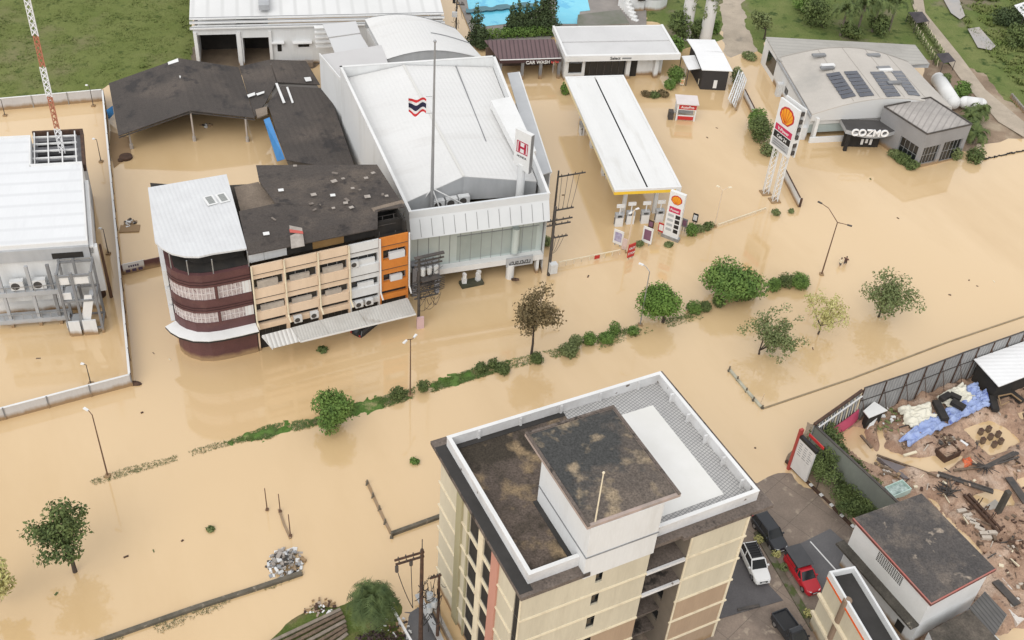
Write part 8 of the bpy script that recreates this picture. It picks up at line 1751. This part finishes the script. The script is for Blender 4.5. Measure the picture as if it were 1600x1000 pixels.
for i, (x, y, r) in enumerate(((1502, 799, .3), (1511, 806, .4), (1516, 813, -.5), (1522, 819, -.5), (1530, 827, -.5), (1537, 834, .1), (1550, 833, .1), (1541, 841, .1))):
    lb = ('topmost', 'second', 'third', 'fourth', 'fifth', 'sixth', 'right hand', 'lowest')[i]; p = G(x, y, 1.0); m = MB(); m.box((p.x, p.y, .55), 1.05, .42, .5, r); tag(m.build('concrete_block', blk), lb+' pale concrete block of the row beside the rusty beams', 'concrete block', 'concrete blocks beside the pit')
mt_ = thing('mint_crate', 'pale mint green crate behind the corner of the dark flat roof', 'crate', tuple(G(1408, 772, 0))); FM_ = Frame(G(1394, 782, 1.2), G(1422, 770, 1.2)); mint = mat('mint_paint', (.52, .66, .60), (.40, .52, .47), sc=1, rough=.6); L = FM_.W; m = MB(); m.fbox(FM_, 0, L, 0, .1, .5, 1.7); m.fbox(FM_, 0, L, 1.4, 1.5, .5, 1.7); m.fbox(FM_, 0, .1, .1, 1.4, .5, 1.7); m.fbox(FM_, L-.1, L, .1, 1.4, .5, 1.7); m.build('side', mint, mt_); m = MB(); m.fbox(FM_, .1, L-.1, .1, 1.4, .6, 1.4); m.build('filling', mat('mint_fill', (.6, .7, .66), (.2, .26, .24), sc=2.5, rough=.8), mt_)
heap('rubble_heap', 'grey rubble along the inside of the grey green wall', (1385, 745), 2.4, .8, 80, [concrete, greywall, rust, timber, whitewall], .15, .5, z=.5, kind='stuff')
heap('rubble_heap', 'dark scrap heap between the blue tarpaulin and the pile pit', (1484, 690), 1.8, .8, 90, [darksteel, rust, concrete, timber], .15, .5, z=.55, kind='stuff')
heap('rubble_heap', 'weedy rubble under the left cream sheet', (1396, 660), 2.6, .7, 90, [timber, concrete, lg_gry, lg_dark, white], .2, .5, z=.55, kind='stuff')
heap('rubble_heap', 'brown broken earth and rubble at the right edge below the column base', (1580, 850), 3.6, .9, 170, [timber, mudm, mudm, concrete, rust], .15, .5, z=.5, kind='stuff')
for i, (a, b, lb) in enumerate((((1362, 700), (1345, 680), 'short timber across the narrow channel of the site'), ((1412, 712), (1432, 706), 'pale timber lying on the mud left of the rusty box'), ((1500, 688), (1512, 696), 'white short plank beside the pile pit'), ((1376, 728), (1396, 736), 'brown plank at the edge of the pool by the grey green wall'), ((1380, 738), (1402, 744), 'lower brown plank beside the grey green wall'), ((1490, 735), (1532, 730), 'thin pole lying left of the bar bundle'), ((1576, 746), (1604, 786), 'long grey steel section at the right edge of the site'), ((1555, 908), (1590, 945), 'dark beam at the right end of the dark flat roof'))):
    m = MB(); m.bar(G(*a, 1.1), G(*b, 1.1), .3 if i < 6 else .9, .18); tag(m.build('loose_timber', (timber, creamtrim, white, timber, timber, timber, darksteel, darksteel)[i]), lb, 'timber')

# loose rubbish strewn over the whole site
m = MB(); sc_mats = [timber, rust, concrete, greywall, darksteel, whitewall, blk, creamtrim, mudm]; sitep = [G(*k, 0) for k in ((1345, 660), (1485, 612), (1600, 580), (1600, 940), (1560, 900), (1440, 772), (1400, 770))]
while len(m.f) < 6*320:
    p = G(rnd.uniform(1330, 1600), rnd.uniform(600, 940), 0)
    if not inpoly(p, sitep) or any(sdist(p, [G(*k, 0) for k in q]) < .25 for q in pools): continue
    if NZ.noise(V((p.x*.3, p.y*.3, 4))) < -.15: continue
    s = rnd.uniform(.12, .42); long_ = rnd.random() < .3
    m.box((p.x, p.y, .66+rnd.uniform(0, .35)), s*(3.2 if long_ else 1.2), s*(.3 if long_ else rnd.uniform(.5, 1)), s*rnd.uniform(.2, .6), rnd.uniform(0, 3.1), rnd.choice((0, 0, 0, 1, 1, 1, 2, 4, 6, 7, 8, 8, 8)))
tag(m.build('site_rubbish', sc_mats), 'scattered boards, stones and scrap all over the muddy building site', 'rubbish', kind='stuff')
